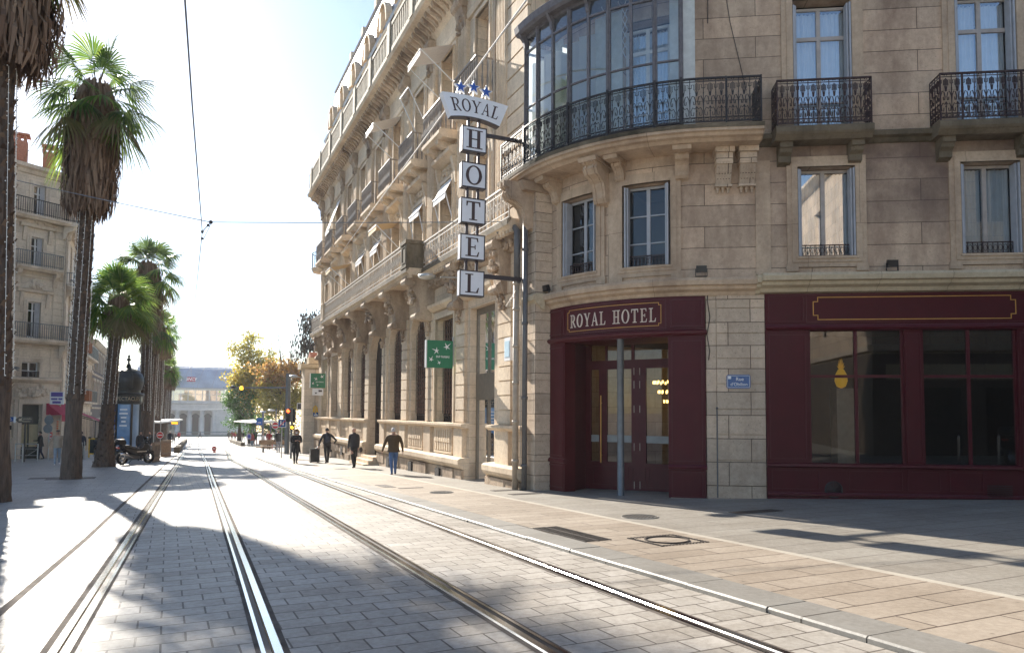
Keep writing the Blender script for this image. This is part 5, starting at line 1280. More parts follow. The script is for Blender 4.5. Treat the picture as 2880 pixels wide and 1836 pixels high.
for ww, pp in ((.42, .12), (.2, .2)): m.fbox(_lf, a-ww, a, 0, pp, z0, z1); m.fbox(_lf, b, b+ww, 0, pp, z0, z1); m.fbox(_lf, a-ww, b+ww, 0, pp, z1, z1+.25)
m.sweep(_lf, a-1.0, b+1.0, [(0, z1+1.3), (.2, z1+1.35), (.4, z1+1.5), (.42, z1+1.62), (0, z1+1.7)]); blobs(m, _lf, (a+b)/2, .12, z1+.78, 1.0, .08, .3, 70, .13, 77); m.fbox(_lf, a-.7, b+.7, 0, .1, z1+.25, z1+1.3)
m.fbox(_lf, a-.95, a-.42, 0, .25, -1.8, -.1); m.fbox(_lf, b+.42, b+.9, 0, .25, -1.8, -.1); m.build('doorway', M['lcarve'], lb_)
m = MB(); m.fbox(_lf, a, b, -.3, -.25, z0, z1); mz = z1-.9; m.fbox(_lf, a, b, -.26, -.2, mz-.08, mz+.08); m.fbox(_lf, (a+b)/2-.05, (a+b)/2+.05, -.26, -.2, z0, mz); dd = m.build('entrance_door', plain('dark green door', (.02, .03, .026), .4), lb_)
m = MB()
for sgn in (-1, 1):
    cx = (a+b)/2+sgn*(b-a)/4-.0; m.quad(_lf(cx-.28, -.245, z0+1.0), _lf(cx+.28, -.245, z0+1.), _lf(cx+.28, -.245, mz-.4), _lf(cx-.28, -.245, mz-.4))
m.build('pane', plain('lit hall behind door glass', (.42, .36, .22), .4), dd)
m = MB()
for dx, hh in ((-1.0, 1.9), (.9, 1.7)):
    cc = _lf(-.9+dx, -2.2, 0); m.box((cc[0], cc[1], ZT+hh/2+.2), .95 if dx < 0 else .7, .7, hh, .5); m.box((cc[0], cc[1], ZT+hh+.62), 1.2 if dx < 0 else .9, .95, .12, .5)
    for ex in (-.35, 0, .35): m.box((cc[0]+ex*.87, cc[1]+ex*.4, ZT+hh+.4), .16, .5, .4, .5)
m.build('chimney', M['tile'], lb_)
m = MB(); cc = _lf(.1, .12, 0); m.tube([(cc[0], cc[1], -1.5), (cc[0], cc[1], ZT-.4)], .06, 6); m.build('drainpipe', M['pipe'], lb_)
# its shop: awning and signs round the corner
t = thing('shop_awning', 'small crimson shop awning above the corner shop at the left', 'awning', _ls(.6, .4, 1.5))
AW = lambda u, o, z: _lf(u, o, z)
ua, ub = lu(150, 1150), lu(187, 1150); za = lz(165, 1139)
za = 2.05; _am = frame(_lf(-.85, .15, 0)[:2], (.12, 1)); fr = lambda u, o, z: _am(u-.2, o, z)
m = MB(); m.quad(fr(.2, .1, za), fr(2.0, .1, za), fr(2.0, 1.2, za-.75), fr(.2, 1.2, za-.75)); m.quad(fr(.2, 1.2, za-.75), fr(2., 1.2, za-.75), fr(2., 1.21, za-1.15), fr(.2, 1.21, za-1.15)); m.add([fr(.2, .1, za), fr(.2, 1.2, za-.75), fr(.2, .1, za-.75)], [(0, 1, 2)]); m.build('canvas', M['crimson'], t)
m = MB(); m.tube([fr(.2, .1, za-.8), fr(.2, 1.2, za-.76)], .02, 5); m.tube([fr(2., .1, za-.8), fr(2., 1.2, za-.76)], .02, 5); m.build('frame', M['galv'], t)
def panel(name, lab, cat, px0, py0, px1, py1, Y, mat, marks, mmat, th_=.06, ang=0.):
    a, b = at(px0, Y), at(px1, Y); z0, z1 = zat(py1, Y, px0), zat(py0, Y, px0)
    fr = frame((a.x, a.y), (b.x-a.x, b.y-a.y)); L = (b-a).length
    t = thing(name, lab, cat, (a.x, a.y, z0))
    m = MB(); m.fbox(fr, 0, L, -th_, 0, z0, z1); m.build('panel', mat, t)
    m = MB()
    for (x0, y0, x1, y1) in marks: m.fbox(fr, x0*L, x1*L, 0, .008, z0+(z1-z0)*y0, z0+(z1-z0)*y1)
    if marks: m.build('marks', mmat, t)
    return t, fr, L, z0, z1
rd = random.Random(2)
panel('shop_sign', 'violet and white shop sign board high on the corner, above the crimson awning', 'sign', 137, 1101, 176, 1137, 45.6, M['white'], [(.08, .62, .92, .95), (.1, .36, .55, .5), (.62, .36, .9, .5), (.2, .08, .8, .26)], plain('violet', (.10, .07, .32), .5))
panel('shop_sign', 'narrow vertical orange sign on the shop front behind the walking beige man', 'sign', 158, 1180, 165, 1232, 45.4, M['cream'], [(.1, .02+.12*i, .9, .10+.12*i) for i in range(8)], plain('orange', (.62, .12, .03), .5))
panel('shop_sign', 'small red notice below the round sign backs by the left pole', 'sign', 140, 1215, 147, 1237, 45.2, M['red'], [(.2, .2, .8, .35), (.2, .55, .8, .8)], M['white'])
t, fr, L, z0, z1 = panel('street_name_plate', 'blue street name plate on the wall at far left beside the palm trunk', 'street sign', 15, 1172, 35, 1184, 44.2, M['bluebright'], [(.1, .25, .9, .45), (.25, .6, .75, .78)], M['white'])
panel('wall_lamp_box', 'small dark lantern box on the wall under the blue plate', 'box', 18, 1196, 31, 1208, 44.2, M['black'], [(.3, .2, .6, .6)], M['cream'])
# ---- the next houses along the street
def terrace(name, lab, u0, u1, zt_, storeys, mat, pitch, seed, balc=True, roof='tile'):
    b0 = _ls(u0, 0, 0); t = thing(name, lab, 'building', (b0[0], b0[1], zg(b0[0], b0[1])))
    gz = zg(*_ls(u1, 0, 0)[:2])-.5; n = max(1, int((u1-u0)/pitch)); ops = []
    for z0, z1 in storeys:
        for k in range(n): cx = u0+(u1-u0)*(k+.5)/n; ops.append((cx-.55, cx+.55, z0, z1))
    m = MB(); m.wall(_ls, u0, u1, gz, zt_, ops, depth=.3, room=.9)
    q = [_ls(u1, 0, 0), _ls(u1, -11, 0), _ls(u0, -11, 0), _ls(u0, 0, 0)]
    for a, b in zip(q[:-1], q[1:]): m.quad((a[0], a[1], gz), (b[0], b[1], gz), (b[0], b[1], zt_), (a[0], a[1], zt_), [(0, 0), (9, 0), (9, 15), (0, 15)])
    m.build('wall', [mat, M['room']], t)
    m = MB(); r0, r1 = _ls(u0, -5.5, zt_+1.4), _ls(u1, -5.5, zt_+1.4); f0, f1_, g0, g1 = _ls(u0, .3, zt_), _ls(u1, .3, zt_), _ls(u0, -11.2, zt_), _ls(u1, -11.2, zt_)
    m.add([f0, f1_, r1, r0, g0, g1], [(0, 1, 2, 3), (3, 2, 5, 4), (0, 3, 4), (1, 5, 2)]); m.build('roof', M[roof], t)
    m = MB(); m.sweep(_ls, u0, u1, [(0, zt_-.5), (.15, zt_-.45), (.4, zt_-.15), (.42, zt_), (0, zt_+.04)])
    for z0, z1 in storeys[1:]: m.sweep(_ls, u0, u1, [(0, z0-.45), (.1, z0-.42), (.14, z0-.3), (0, z0-.27)])
    for a, b, z0, z1 in ops: 
        m.fbox(_ls, a-.2, a, 0, .06, z0, z1); m.fbox(_ls, b, b+.2, 0, .06, z0, z1); m.fbox(_ls, a-.25, b+.25, 0, .16, z1, z1+.25)
    m.build('cornice', M['lcarve'], t)
    for i, o_ in enumerate(ops): hwindow(_ls, t, *o_, -.2, shut=False, curtain=False, pm=M['pane_dark'], fm=M['shut'])
    if balc:
        for z0, z1 in storeys[1:]:
            m = MB(); m.fbox(_ls, u0+.4, u1-.4, 0, .55, z0-.25, z0-.08); bl = m.build('balcony', M['lcarve'], t)
            m = MB(); x = u0+.45
            while x < u1-.4: m.fbox(_ls, x-.014, x+.014, .49, .52, z0-.08, z0+.9); x += .14
            m.fbox(_ls, u0+.42, u1-.42, .47, .54, z0+.88, z0+.93); m.build('balcony_railing', M['bsteel'], bl)
    return t
terrace('terraced_house', 'ornate pale terraced house behind the second palm trunk, lower than the corner building', 8, 22, 11.0, [(-2.0, 1.2), (2.4, 5.0), (6.2, 9.2)], M['lstone'], 2.3, 4)
terrace('terraced_house', 'plain grey rendered house with dark roof beside the advertising column', 22, 40, 8.2, [(-2.2, .6), (2.2, 4.4), (5.4, 7.2)], M['grey_render'], 3., 5, False, 'slate')
terrace('terraced_house', 'low pale house far down the left side of the street', 40, 75, 6.0, [(-3., .2), (1.5, 3.9)], M['lstone'], 3.2, 6, False)
terrace('terraced_house', 'last grey roofed house on the left, before the station square', 75, 150, 3.5, [(-4., -1.), (.2, 2.4)], M['lstone'], 4.2, 7, False, 'slate')
# clay pots hung on a balcony
for k in range(4):
    p = _ls(9.6+1.5*(k % 2)+(.0 if k < 2 else 1.2), .62, 6.2 if k < 2 else 2.4)
    m = MB(); m.box((p[0], p[1], p[2]+.35), .5, .5, .8, .4); o = m.build('planter_box', M['terra'], None, loc=p)
    tag(o, ['terracotta planter on the upper balcony of the ornate house, nearer one', 'terracotta planter on the upper balcony of the ornate house, farther one', 'terracotta planter on the lower balcony of the ornate house, nearer one', 'terracotta planter on the lower balcony of the ornate house, farther one'][k], 'planter')
# ---- off-frame neighbours that shade the pavement and stand in the window reflections
def block(name, lab, pts, z0, zt_, mat, pitch=3.0, sto=((.6, 3.2), (5., 7.5), (9., 11.2))):
    t = thing(name, lab, 'building', (pts[0][0], pts[0][1], z0)); n = len(pts)
    m = MB(); wins = []
    for i in range(n):
        a, b = pts[i], pts[(i+1) % n]; L = math.dist(a, b); fr = frame(a, (b[0]-a[0], b[1]-a[1])); ops = []
        k = int(L/pitch)
        for z in sto:
            for j in range(k): cx = L*(j+.5)/k; ops.append((cx-.6, cx+.6, z[0]+z0+.3, z[1]+z0+.3))
        m.wall(fr, 0, L, z0-1.5, zt_, ops, depth=.25, room=.7); wins += [(fr, o_) for o_ in ops]
    m.add([(x, y, zt_) for x, y in pts], [tuple(range(n))]); m.build('wall', [mat, M['room']], t)
    m = MB()
    for i in range(n):
        a, b = pts[i], pts[(i+1) % n]; L = math.dist(a, b); fr = frame(a, (b[0]-a[0], b[1]-a[1])); m.sweep(fr, -.1, L+.1, [(-.05, zt_-.4), (.15, zt_-.35), (.4, zt_-.1), (.4, zt_+.05), (-.05, zt_+.1)])
        m.sweep(fr, 0, L, [(-.02, z0+4.2), (.15, z0+4.25), (.2, z0+4.45), (-.02, z0+4.5)])
    m.build('cornice', M['lcarve'], t)
    m = MB()
    for fr, (a, b, c_, d_) in wins:
        cx = (a+b)/2
        for x in (a+.04, cx, b-.04): m.fbox(fr, x-.04, x+.04, -.24, -.18, c_, d_)
        m.fbox(fr, a, b, -.24, -.18, d_-.08, d_); m.fbox(fr, a, b, -.24, -.18, c_, c_+.08)
    m.build('window_frame', M['wframe'], t)
    m = MB()
    for fr, (a, b, c_, d_) in wins: m.quad(fr(a, -.22, c_), fr(b, -.22, c_), fr(b, -.22, d_), fr(a, -.22, d_))
    m.build('window_pane', M['pane_dark'], t)
    return t
NBP = _lf(-9.3, 0, 0)
block('neighbour_building', 'pale apartment building just left of the view whose shadow covers the near left pavement', [(-40.5, 22), (-29.9, 39.5), (-37.5, 44), (-52, 24)], -1., 19.2, M['lstone'])
o0, o1 = _hr(8.2, 12.0, 0), _hr(24, 12.0, 0); o2, o3 = _hr(24, 24, 0), _hr(8.2, 24, 0)
block('opposite_building', 'stone building across the side street, seen only mirrored in the hotel windows', [o1[:2], o0[:2], o3[:2], o2[:2]], -.1, 13.0, M['hstone2'])
ob_ = bpy.data.objects['opposite_building']; m = MB(); m.fbox(_hr, 8.1, 24, 11.78, 11.99, -.6, 4.0); m.fbox(_hr, 8.1, 8.19, 12.0, 20, -.6, 4.0); m.build('shopfront', plain('old shopfront brown', (.10, .075, .055), .6, noise=.4, scale=1.5), ob_)
m = MB()
for u in (9.4, 12.2, 15.2, 18.4): m.fbox(_hr, u, u+1.9, 11.76, 11.79, -.2, 2.7)
m.build('shop_opening', M['darkpane'], ob_)
m = MB(); m.fbox(_hr, 8.6, 13.4, 11.72, 11.785, 3.0, 3.6); m.fbox(_hr, 14.4, 20, 11.72, 11.785, 3.0, 3.6); m.build('sign_board', M['cream'], ob_)
# ---- station at the end of the street
SA = G(440, 1223); SB_ = at(520, 285)
s0 = Vector((-.4305*262+.9026*-8, .9026*262+.4305*-8, 0))
STF = frame((s0.x, s0.y), SR); ZB = zg(s0.x, s0.y)+.2
def su(px, py=1180):
    r = ray(px, py); n = (SR[1], -SR[0]); t = (n[0]*s0.x+n[1]*s0.y)/(n[0]*r.x+n[1]*r.y); return (r.x*t-s0.x)*SR[0]+(r.y*t-s0.y)*SR[1]
def sz(px, py):
    r = ray(px, py); n = (SR[1], -SR[0]); t = (n[0]*s0.x+n[1]*s0.y)/(n[0]*r.x+n[1]*r.y); return CAMZ+r.z*t
stn = thing('station_building', 'railway station with pale columns, glass storey and blue-grey metal roof closing the street', 'building', (s0.x, s0.y, ZB))
pst = M['lstone']
stp = plain('station pale stone', (.50, .47, .44), .85, noise=.12, scale=.5)
U0, U1 = su(380), su(720); zc0, zc1, ze, zg0, zg1, zr = ZB, sz(560, 1154), sz(560, 1127), sz(560, 1124), sz(560, 1095), sz(560, 1027)
m = MB(); ws = []
for px in (481, 515.5, 550.5, 585): ws.append((su(px)-1.0, su(px)+1.0, ZB, sz(px, 1172)))
m.wall(STF, U0, U1, ZB-4, zc1, ws, depth=.6, room=2., o=-2.5); m.fbox(STF, su(606), U1, -2.4, 0, ZB-4, zc1)
m.build('wall', [stp, M['room']], stn)
for px in (481, 515.5, 550.5, 585):
    m = MB(); c_ = su(px); r_ = 1.0; zt_ = sz(px, 1172)
    A = [(c_+1.25*math.cos(a*PI/10), zt_-.1+1.25*math.sin(a*PI/10)) for a in range(11)]; m.prism(STF, A, -2.5, -2.45); m.build('arch_window', M['room'], stn)
for px in (428, 463, 498.4, 533, 567.7, 602.4):
    m = MB(); p = STF(su(px), -.5, 0); m.lathe([(1.0, ZB-2), (1.0, ZB+.4), (.8, ZB+.5), (.68, zc1-.6), (.95, zc1-.3), (.95, zc1)], (p[0], p[1], 0), 14); m.build('column', stp, stn, True)
m = MB(); m.sweep(STF, U0, U1, [(-3, zc1), (.4, zc1), (.4, zc1+1.2), (.6, zc1+1.3), (.6, zc1+2.0), (1.2, zc1+2.4), (1.2, ze-.4), (.6, ze), (-3, ze)]); m.build('entablature', stp, stn)
m = MB(); x = U0
while x < U1: m.fbox(STF, x-.12, x+.12, -1.3, -1., ze, zr-8.3 if False else zg1+.1); x += 2.2
m.fbox(STF, U0, U1, -1.35, -.95, zg1-.2, zg1+.5); m.fbox(STF, U0, U1, -1.3, -1.02, (zg0+zg1)/2, (zg0+zg1)/2+.15); gf = m.build('glazing_frame', M['galv'], stn)
m = MB(); m.quad(STF(U0, -1.2, ze), STF(U1, -1.2, ze), STF(U1, -1.2, zg1), STF(U0, -1.2, zg1)); m.build('pane', M['pane'], gf)
m = MB(); m.fbox(STF, U0, U1, -8, -7, ze-.5, zg1); m.build('hall_wall', plain('hall', (.30, .27, .22), .8), stn)
m = MB(); pr = [(.6-.0, zg1+.5), (.75, zg1+.5)]; K = 8
arc = [(.7-9.0*(1-math.cos(i*PI/2/K*.9)), zg1+.5+(zr-zg1-.5)/math.sin(PI/2*.9)*math.sin(i*PI/2/K*.9)) for i in range(K+1)]
m.sweep(STF, U0, U1, arc+[(-20, zr+.3), (-20, zg1)]); rf = m.build('roof', plain('blue grey metal roof', (.20, .27, .38), .6, .0, noise=.15, scale=.25, spec=.3), stn)
m = MB(); x = U0
while x < U1: m.tube([STF(x+(3.0*(i/K)), o+.04, z+.03) for i, (o, z) in enumerate(arc)], .05, 4); x += 4.5
m.build('roof_seam', M['zinc'], rf)
m = MB(); x = U0
while x < U1: m.tube([STF(x, -7.5, zr-.2), STF(x, -7.5, zr+.9)], .07, 4); x += 1.5
m.tube([STF(U0, -7.5, zr+.9), STF(U1, -7.5, zr+.9)], .09, 4); m.build('roof_railing', M['galv'], stn)
t = thing('station_sign', 'crimson railway logo panel with white letters on the blue station roof', 'sign', STF(su(533), 0, sz(533, 1068)))
a, b, z0, z1 = su(522.5), su(546), sz(533, 1073), sz(533, 1060)
m = MB(); oo = -.1; m.fbox(STF, a, b, oo-.3, oo+1.0, z0, z1); lp = m.build('panel', plain('crimson panel', (.38, .01, .06), .4), t)
m = MB(); text_mb('SNCF', (z1-z0)*.85, lambda u, o, z: STF((a+b)/2+u, o, (z0+z1)/2+z), oo+1.0, oo+1.05, m, shear=.2, xs=1.05); m.build('lettering', M['white'], lp)
a, b = su(490), su(512); m = MB(); text_mb('2H', (z1-z0)*.75, lambda u, o, z: STF((a+b)/2+u, o, (z0+z1)/2-.3+z), oo+.9, oo+1.0, m); tag(m.build('roof_letters', M['white'], None, loc=STF((a+b)/2, 0, z0)), 'pale letters on the station roof left of the crimson panel', 'letters')
m = MB(); a, b = su(598), su(607); m.fbox(STF, a, b, -3.2, -1.2, sz(600, 1080.) , sz(600, 1074)); m.build('skylight', M['wwhite'], stn)
# low green fence in front of the station
t = thing('fence', 'long low grey-green fence across the street end in front of the station', 'fence', (s0.x*.93, s0.y*.93, zg(s0.x*.93, s0.y*.93)))
fx = Vector((-.4305*235+.9026*-8, .9026*235+.4305*-8, 0)); FF = frame((fx.x, fx.y), SR); zf = zg(fx.x, fx.y)
m = MB(); x = 0
while x < 44: m.fbox(FF, x, x+.09, -.05, .05, zf-.4, zf+1.5); x += .28
m.fbox(FF, 0, 44, -.04, .04, zf+1.4, zf+1.6); m.fbox(FF, 0, 44, -.04, .04, zf, zf+.6); m.build('slats', plain('grey green fence paint', (.09, .13, .125), .7), t)
# ------------------------------------------------------------------ palms and trees
M['fan'] = leafmat('palm fan', [(.025, .055, .012), (.05, .10, .02), (.10, .15, .025), (.045, .085, .018)], .4, .4)
M['fan_y'] = leafmat('palm fan fresh', [(.04, .10, .012), (.08, .18, .02), (.20, .28, .03), (.09, .17, .018)], .5, .4)
M['fan_d'] = leafmat('palm fan drying', [(.10, .085, .03), (.17, .13, .045), (.07, .085, .02), (.20, .145, .07)], .25, .6)
M['skirt'] = leafmat('dead palm skirt', [(.09, .055, .038), (.19, .12, .08), (.27, .19, .135), (.13, .08, .055)], .06, .8, .2)
def trunkmat():
    m, nt, b = nmat('palm trunk bark'); L = nt.links.new; tc = N(nt, 'ShaderNodeTexCoord'); mp = N(nt, 'ShaderNodeMapping'); mp.inputs['Scale'].default_value = (16, 16, 2.2); L(tc.outputs['Object'], mp.inputs['Vector'])
    n1 = N(nt, 'ShaderNodeTexNoise'); n1.inputs['Scale'].default_value = 1.; n1.inputs['Detail'].default_value = 8; n1.inputs['Roughness'].default_value = .7; L(mp.outputs[0], n1.inputs['Vector'])
    r = N(nt, 'ShaderNodeValToRGB'); r.color_ramp.elements[0].position = .3; r.color_ramp.elements[1].position = .72; r.color_ramp.elements[0].color = (.030, .020, .016, 1); r.color_ramp.elements[1].color = (.165, .115, .085, 1)
    L(n1.outputs['Fac'], r.inputs['Fac']); L(r.outputs['Color'], b.inputs['Base Color']); b.inputs['Roughness'].default_value = .9
    bp = N(nt, 'ShaderNodeBump'); bp.inputs['Strength'].default_value = .9; bp.inputs['Distance'].default_value = .03; L(n1.outputs['Fac'], bp.inputs['Height']); L(bp.outputs['Normal'], b.inputs['Normal']); return m
M['trunk'] = trunkmat()
M['boot'] = leafmat('palm leaf bases', [(.05, .032, .024), (.115, .075, .052), (.17, .115, .08)], 0, .85, .2)
M['bulb'] = plain('clear bulb cap', (.85, .84, .80), .15, .0, noise=.02)
def fan(mb, base, out, up_, rad, nseg, droop, rnd, fold=.25, spread=1.9, tipdroop=.5):
    f = out.normalized(); s_ = f.cross(up_)
    if s_.length < 1e-3: s_ = Vector((1, 0, 0))
    s_.normalize(); u_ = s_.cross(f)
    for i in range(nseg):
        a = (i/(nseg-1)-.5)*2*spread+rnd.uniform(-.02, .02)
        d = f*math.cos(a)+s_*math.sin(a)-u_*(fold*abs(math.sin(a)))
        d.normalize(); w = Vector(d.cross(u_)); 
        if w.length < 1e-3: w = s_.copy()
        w.normalize(); L = rad*(1-.28*(a/spread)**2)*rnd.uniform(.88, 1.08); hw = L*spread/nseg*.47
        P = []
        for t, ww in ((.06, .12), (.45, .95), (.70, .8), (.88, .32), (1.0, .04)):
            p = base+d*(L*t); p.z -= droop*L*t*t*.5+tipdroop*L*max(0, t-.55)**1.6*rnd.uniform(.7, 1.6)
            P.append((p-w*hw*ww, p+w*hw*ww))
        vs = [q for pr in P for q in pr]
        mb.add(vs, [(2*k, 2*k+1, 2*k+3, 2*k+2) for k in range(len(P)-1)])
def palm(label, base, top, z_sk, crown_r, tr, seed, nfan=34, skirt_r=.9, base_flare=1.35, fresh=False, boots=True, lights=True, smooth_low=True, group='palm trees along the tracks', skirt_n=1500, lean_top=None, up_bias=0., fseg=26, strands=7):
    rnd = random.Random(seed); base = Vector(base); top = Vector(top)
    t = thing('palm_tree', label, 'palm tree', base, group)
    H = top.z-base.z
    def ax(z):                        # trunk axis
        k = (z-base.z)/H; return Vector((base.x+(top.x-base.x)*k**1.2, base.y+(top.y-base.y)*k**1.2, z)) if k > 0 else Vector((base.x, base.y, z))
    m = MB(); zs = [base.z-.1+(H+.1)*i/60 for i in range(61)]
    nn = 18; b0 = len(m.v)
    for i, z in enumerate(zs):
        p = ax(z); k = (z-base.z)/H; r = tr*(1+(base_flare-1)*math.exp(-k*H/.9))*(1-.12*k)
        for j in range(nn):
            a = 2*PI*j/nn; rr = r*(1+.05*math.sin(5*a+z*1.7)+.03*math.sin(2*a-z*2.3)+rnd.uniform(-.05, .05))
            m.v.append((p.x+rr*math.cos(a), p.y+rr*math.sin(a), z))
    for i in range(60):
        for j in range(nn):
            j2 = (j+1) % nn; m.f.append((b0+i*nn+j, b0+i*nn+j2, b0+(i+1)*nn+j2, b0+(i+1)*nn+j)); m.m.append(0)
            m.uv.append([(j/nn*2, zs[i]), ((j+1)/nn*2, zs[i]), ((j+1)/nn*2, zs[i+1]), (j/nn*2, zs[i+1])])
    tk = m.build('trunk', M['trunk'], t)
    if boots:
        m = MB(); z0 = base.z+(2.6 if smooth_low else .0); n = int((top.z-.6-z0)*46)
        for i in range(n):
            z = z0+(top.z-.6-z0)*i/n; a = i*2.39996; p = ax(z); k = (z-base.z)/H; r = tr*(1+(base_flare-1)*math.exp(-k*H/.9))*(1-.12*k)
            d = Vector((math.cos(a), math.sin(a), 0)); s_ = Vector((-d.y, d.x, 0)); L = rnd.uniform(.09, .2); w_ = rnd.uniform(.05, .09)
            q = p+d*(r*.93); e = p+d*(r+rnd.uniform(.03, .10))+Vector((0, 0, L))+s_*rnd.uniform(-.05, .05)
            m.add([q-s_*w_, q+s_*w_, e+s_*w_*.35, e-s_*w_*.35, e+s_*w_*.3-d*.05, e-s_*w_*.3-d*.05], [(0, 1, 2, 3), (3, 2, 4, 5)])
        m.build('leaf_bases', M['boot'], tk)
    # skirt of dead fronds
    if skirt_n:
        m = MB()
        for i in range(skirt_n):
            z = z_sk+(top.z-z_sk)*rnd.random()**.8; k = (z-z_sk)/(top.z-z_sk); p = ax(z)
            prof = skirt_r*(.50+.5*math.sin(PI*min(1, .22+.62*k)))
            a = rnd.uniform(0, 2*PI); d = Vector((math.cos(a), math.sin(a), 0)); s_ = Vector((-d.y, d.x, 0))
            L = rnd.uniform(.7, 1.5); w_ = rnd.uniform(.018, .045); r = prof*rnd.uniform(.62, 1.0)
            p0 = p+d*(r*.75)+Vector((0, 0, .15)); pe = p+d*(r*rnd.uniform(.9, 1.06))
            zl = max(z_sk-rnd.uniform(.0, .45), z-L)
            p1 = Vector((pe.x, pe.y, z-.35*(z-zl))); p2 = p+d*(r*rnd.uniform(.82, 1.02))+s_*rnd.uniform(-.12, .12); p2.z = zl
            m.add([p0-s_*w_, p0+s_*w_, p1+s_*w_*1.3, p1-s_*w_*1.3, p2+s_*w_*.4, p2-s_*w_*.4], [(0, 1, 2, 3), (3, 2, 4, 5)])
        for i in range(strands):              # loose strands hanging below
            a = rnd.uniform(0, 2*PI); p = ax(z_sk+.3)+Vector((math.cos(a), math.sin(a), 0))*skirt_r*rnd.uniform(.5, .95)
            for q in range(6):
                o = Vector((rnd.uniform(-.12, .12), rnd.uniform(-.12, .12), 0)); e = p+o*2.2+Vector((0, 0, -rnd.uniform(.3, .9)))
                m.add([p+o, p+o+Vector((.02, .02, 0)), e], [(0, 1, 2)])
        # solid heart so that the skirt is not see-through
        zs2 = [z_sk+(top.z-z_sk)*i/10 for i in range(11)]
        for i in range(10):
            za, zb = zs2[i], zs2[i+1]
            for j in range(12):
                a, b = 2*PI*j/12, 2*PI*(j+1)/12; R0 = skirt_r*.62*(.50+.5*math.sin(PI*min(1, .22+.062*i))); R1 = skirt_r*.62*(.50+.5*math.sin(PI*min(1, .22+.062*(i+1))))
                pa, pb = ax(za), ax(zb)
                m.quad(pa+Vector((math.cos(a)*R0, math.sin(a)*R0, 0)), pa+Vector((math.cos(b)*R0, math.sin(b)*R0, 0)), pb+Vector((math.cos(b)*R1, math.sin(b)*R1, 0)), pb+Vector((math.cos(a)*R1, math.sin(a)*R1, 0)))
        m.build('dead_frond_skirt', M['skirt'], t)
    # living crown
    m, my, md, ps = MB(), MB(), MB(), MB()
    for i in range(nfan):
        k = i/nfan; el = math.radians(80-122*k**.9+rnd.uniform(-8, 8)+up_bias); a = i*2.39996+rnd.uniform(-.25, .25)
        d = Vector((math.cos(a)*math.cos(el), math.sin(a)*math.cos(el), math.sin(el)))
        pl = crown_r*rnd.uniform(.42, .62); b = top+Vector((0, 0, -.25-k*.55)); e = b+d*pl; e.z -= .10*pl*math.cos(el)
        ps.tube([b, b+d*pl*.5+Vector((0, 0, .03)), e], [.028, .02, .012], 4, caps=False)
        od = (d+Vector((0, 0, -.25*math.cos(el)))).normalized()
        tgt = md if k > .78 and rnd.random() < .6 else (my if rnd.random() < .35 else m)
        fan(tgt, e, od, Vector((0, 0, 1)) if abs(od.z) < .9 else Vector((math.cos(a+1), math.sin(a+1), 0)), crown_r*rnd.uniform(.50, .66), fseg, .35+.5*k, rnd, .22+.2*k, 1.75, .55 if not fresh else .22)
    cr = m.build('crown', M['fan_y'] if fresh else M['fan'], t)
    if my.v: my.build('fresh_fronds', M['fan_y'], cr)
    if md.v: md.build('drying_fronds', M['fan_d'], cr)
    ps.build('leaf_stalks', M['fan_d'], cr)
    if lights:
        m = MB(); zt_ = z_sk-.2; zb_ = base.z+3.0; n = int((zt_-zb_)/.16)
        for q in range(9):
            a = 2*PI*q/9+.2; pts = []
            for i in range(n+1):
                z = zb_+(zt_-zb_)*i/n; p = ax(z); k = (z-base.z)/H; r = tr*(1+(base_flare-1)*math.exp(-k*H/.9))*(1-.12*k)+.06
                pts.append(Vector((p.x+r*math.cos(a), p.y+r*math.sin(a), z)))
            m.tube(pts[::3]+[pts[-1]], .006, 4, caps=False)
            for p in pts: m.ball(p+Vector((rnd.uniform(-.03, .03), rnd.uniform(-.03, .03), rnd.uniform(-.04, .04))), .017, 5)
        m.build('light_string', M['bulb'], t)
    return t
def P_(px, py, Y): r = ray(px, py); k = Y/r.y; return Vector((r.x*k, Y, CAMZ+r.z*k))
def gb(px, Y): return at(px, Y)
b = gb(-9, 17.26); palm('tallest palm at the left edge, thick dead skirt hanging, crown out of the picture', b, P_(10, -330, 17.4), P_(60, 170, 17.3).z, 2.3, .30, 1, 40, 1.42, 1.2, skirt_n=2600, strands=0)
b = gb(204, 25.6); palm('tall palm with long brown skirt and green crown, second from the left', b, P_(271, 245, 25.6), P_(262, 585, 25.6).z, 2.3, .265, 2, 31, 1.0, 1.35, skirt_n=2400)
b = gb(296, 34.4); palm('short leafy bright green palm with a rough shaggy base, beside the parked motor scooter', b, P_(335, 832, 34.5), P_(330, 930, 34.5).z, 2.0, .29, 3, 64, .75, 1.75, fresh=True, smooth_low=False, skirt_n=420, up_bias=10)
b = gb(404, 45.); palm('tall palm standing right behind the advertising column', b, P_(418, 742, 45.5), P_(400, 925, 45).z, 2.5, .30, 4, 34, 1.05, 1.2, skirt_n=1200)
b = gb(422, 56); palm('slender palm just right of the tall palm behind the column', b, P_(440, 905, 56.5), P_(425, 985, 56).z, 2.0, .29, 5, 30, 1.0, 1.1, skirt_n=800, fseg=18)
b = gb(443, 66); palm('palm with a drooping brown skirt, middle of the far row', b, P_(456, 920, 66.5), P_(446, 1005, 66).z, 2.1, .30, 6, 30, 1.15, 1.1, skirt_n=800, fseg=18)
b = gb(452, 78); palm('bushy yellow green palm nearest the station roof', b, P_(468, 1030, 78), P_(463, 1090, 78).z, 1.75, .31, 7, 44, 1.2, 1.1, fresh=True, skirt_n=500, fseg=18, lights=True)
b = gb(463, 92); palm('second to last far palm trunk in the row', b, P_(473, 1035, 92), P_(470, 1085, 92).z, 1.6, .30, 8, 26, 1.0, 1.1, skirt_n=300, fseg=14)
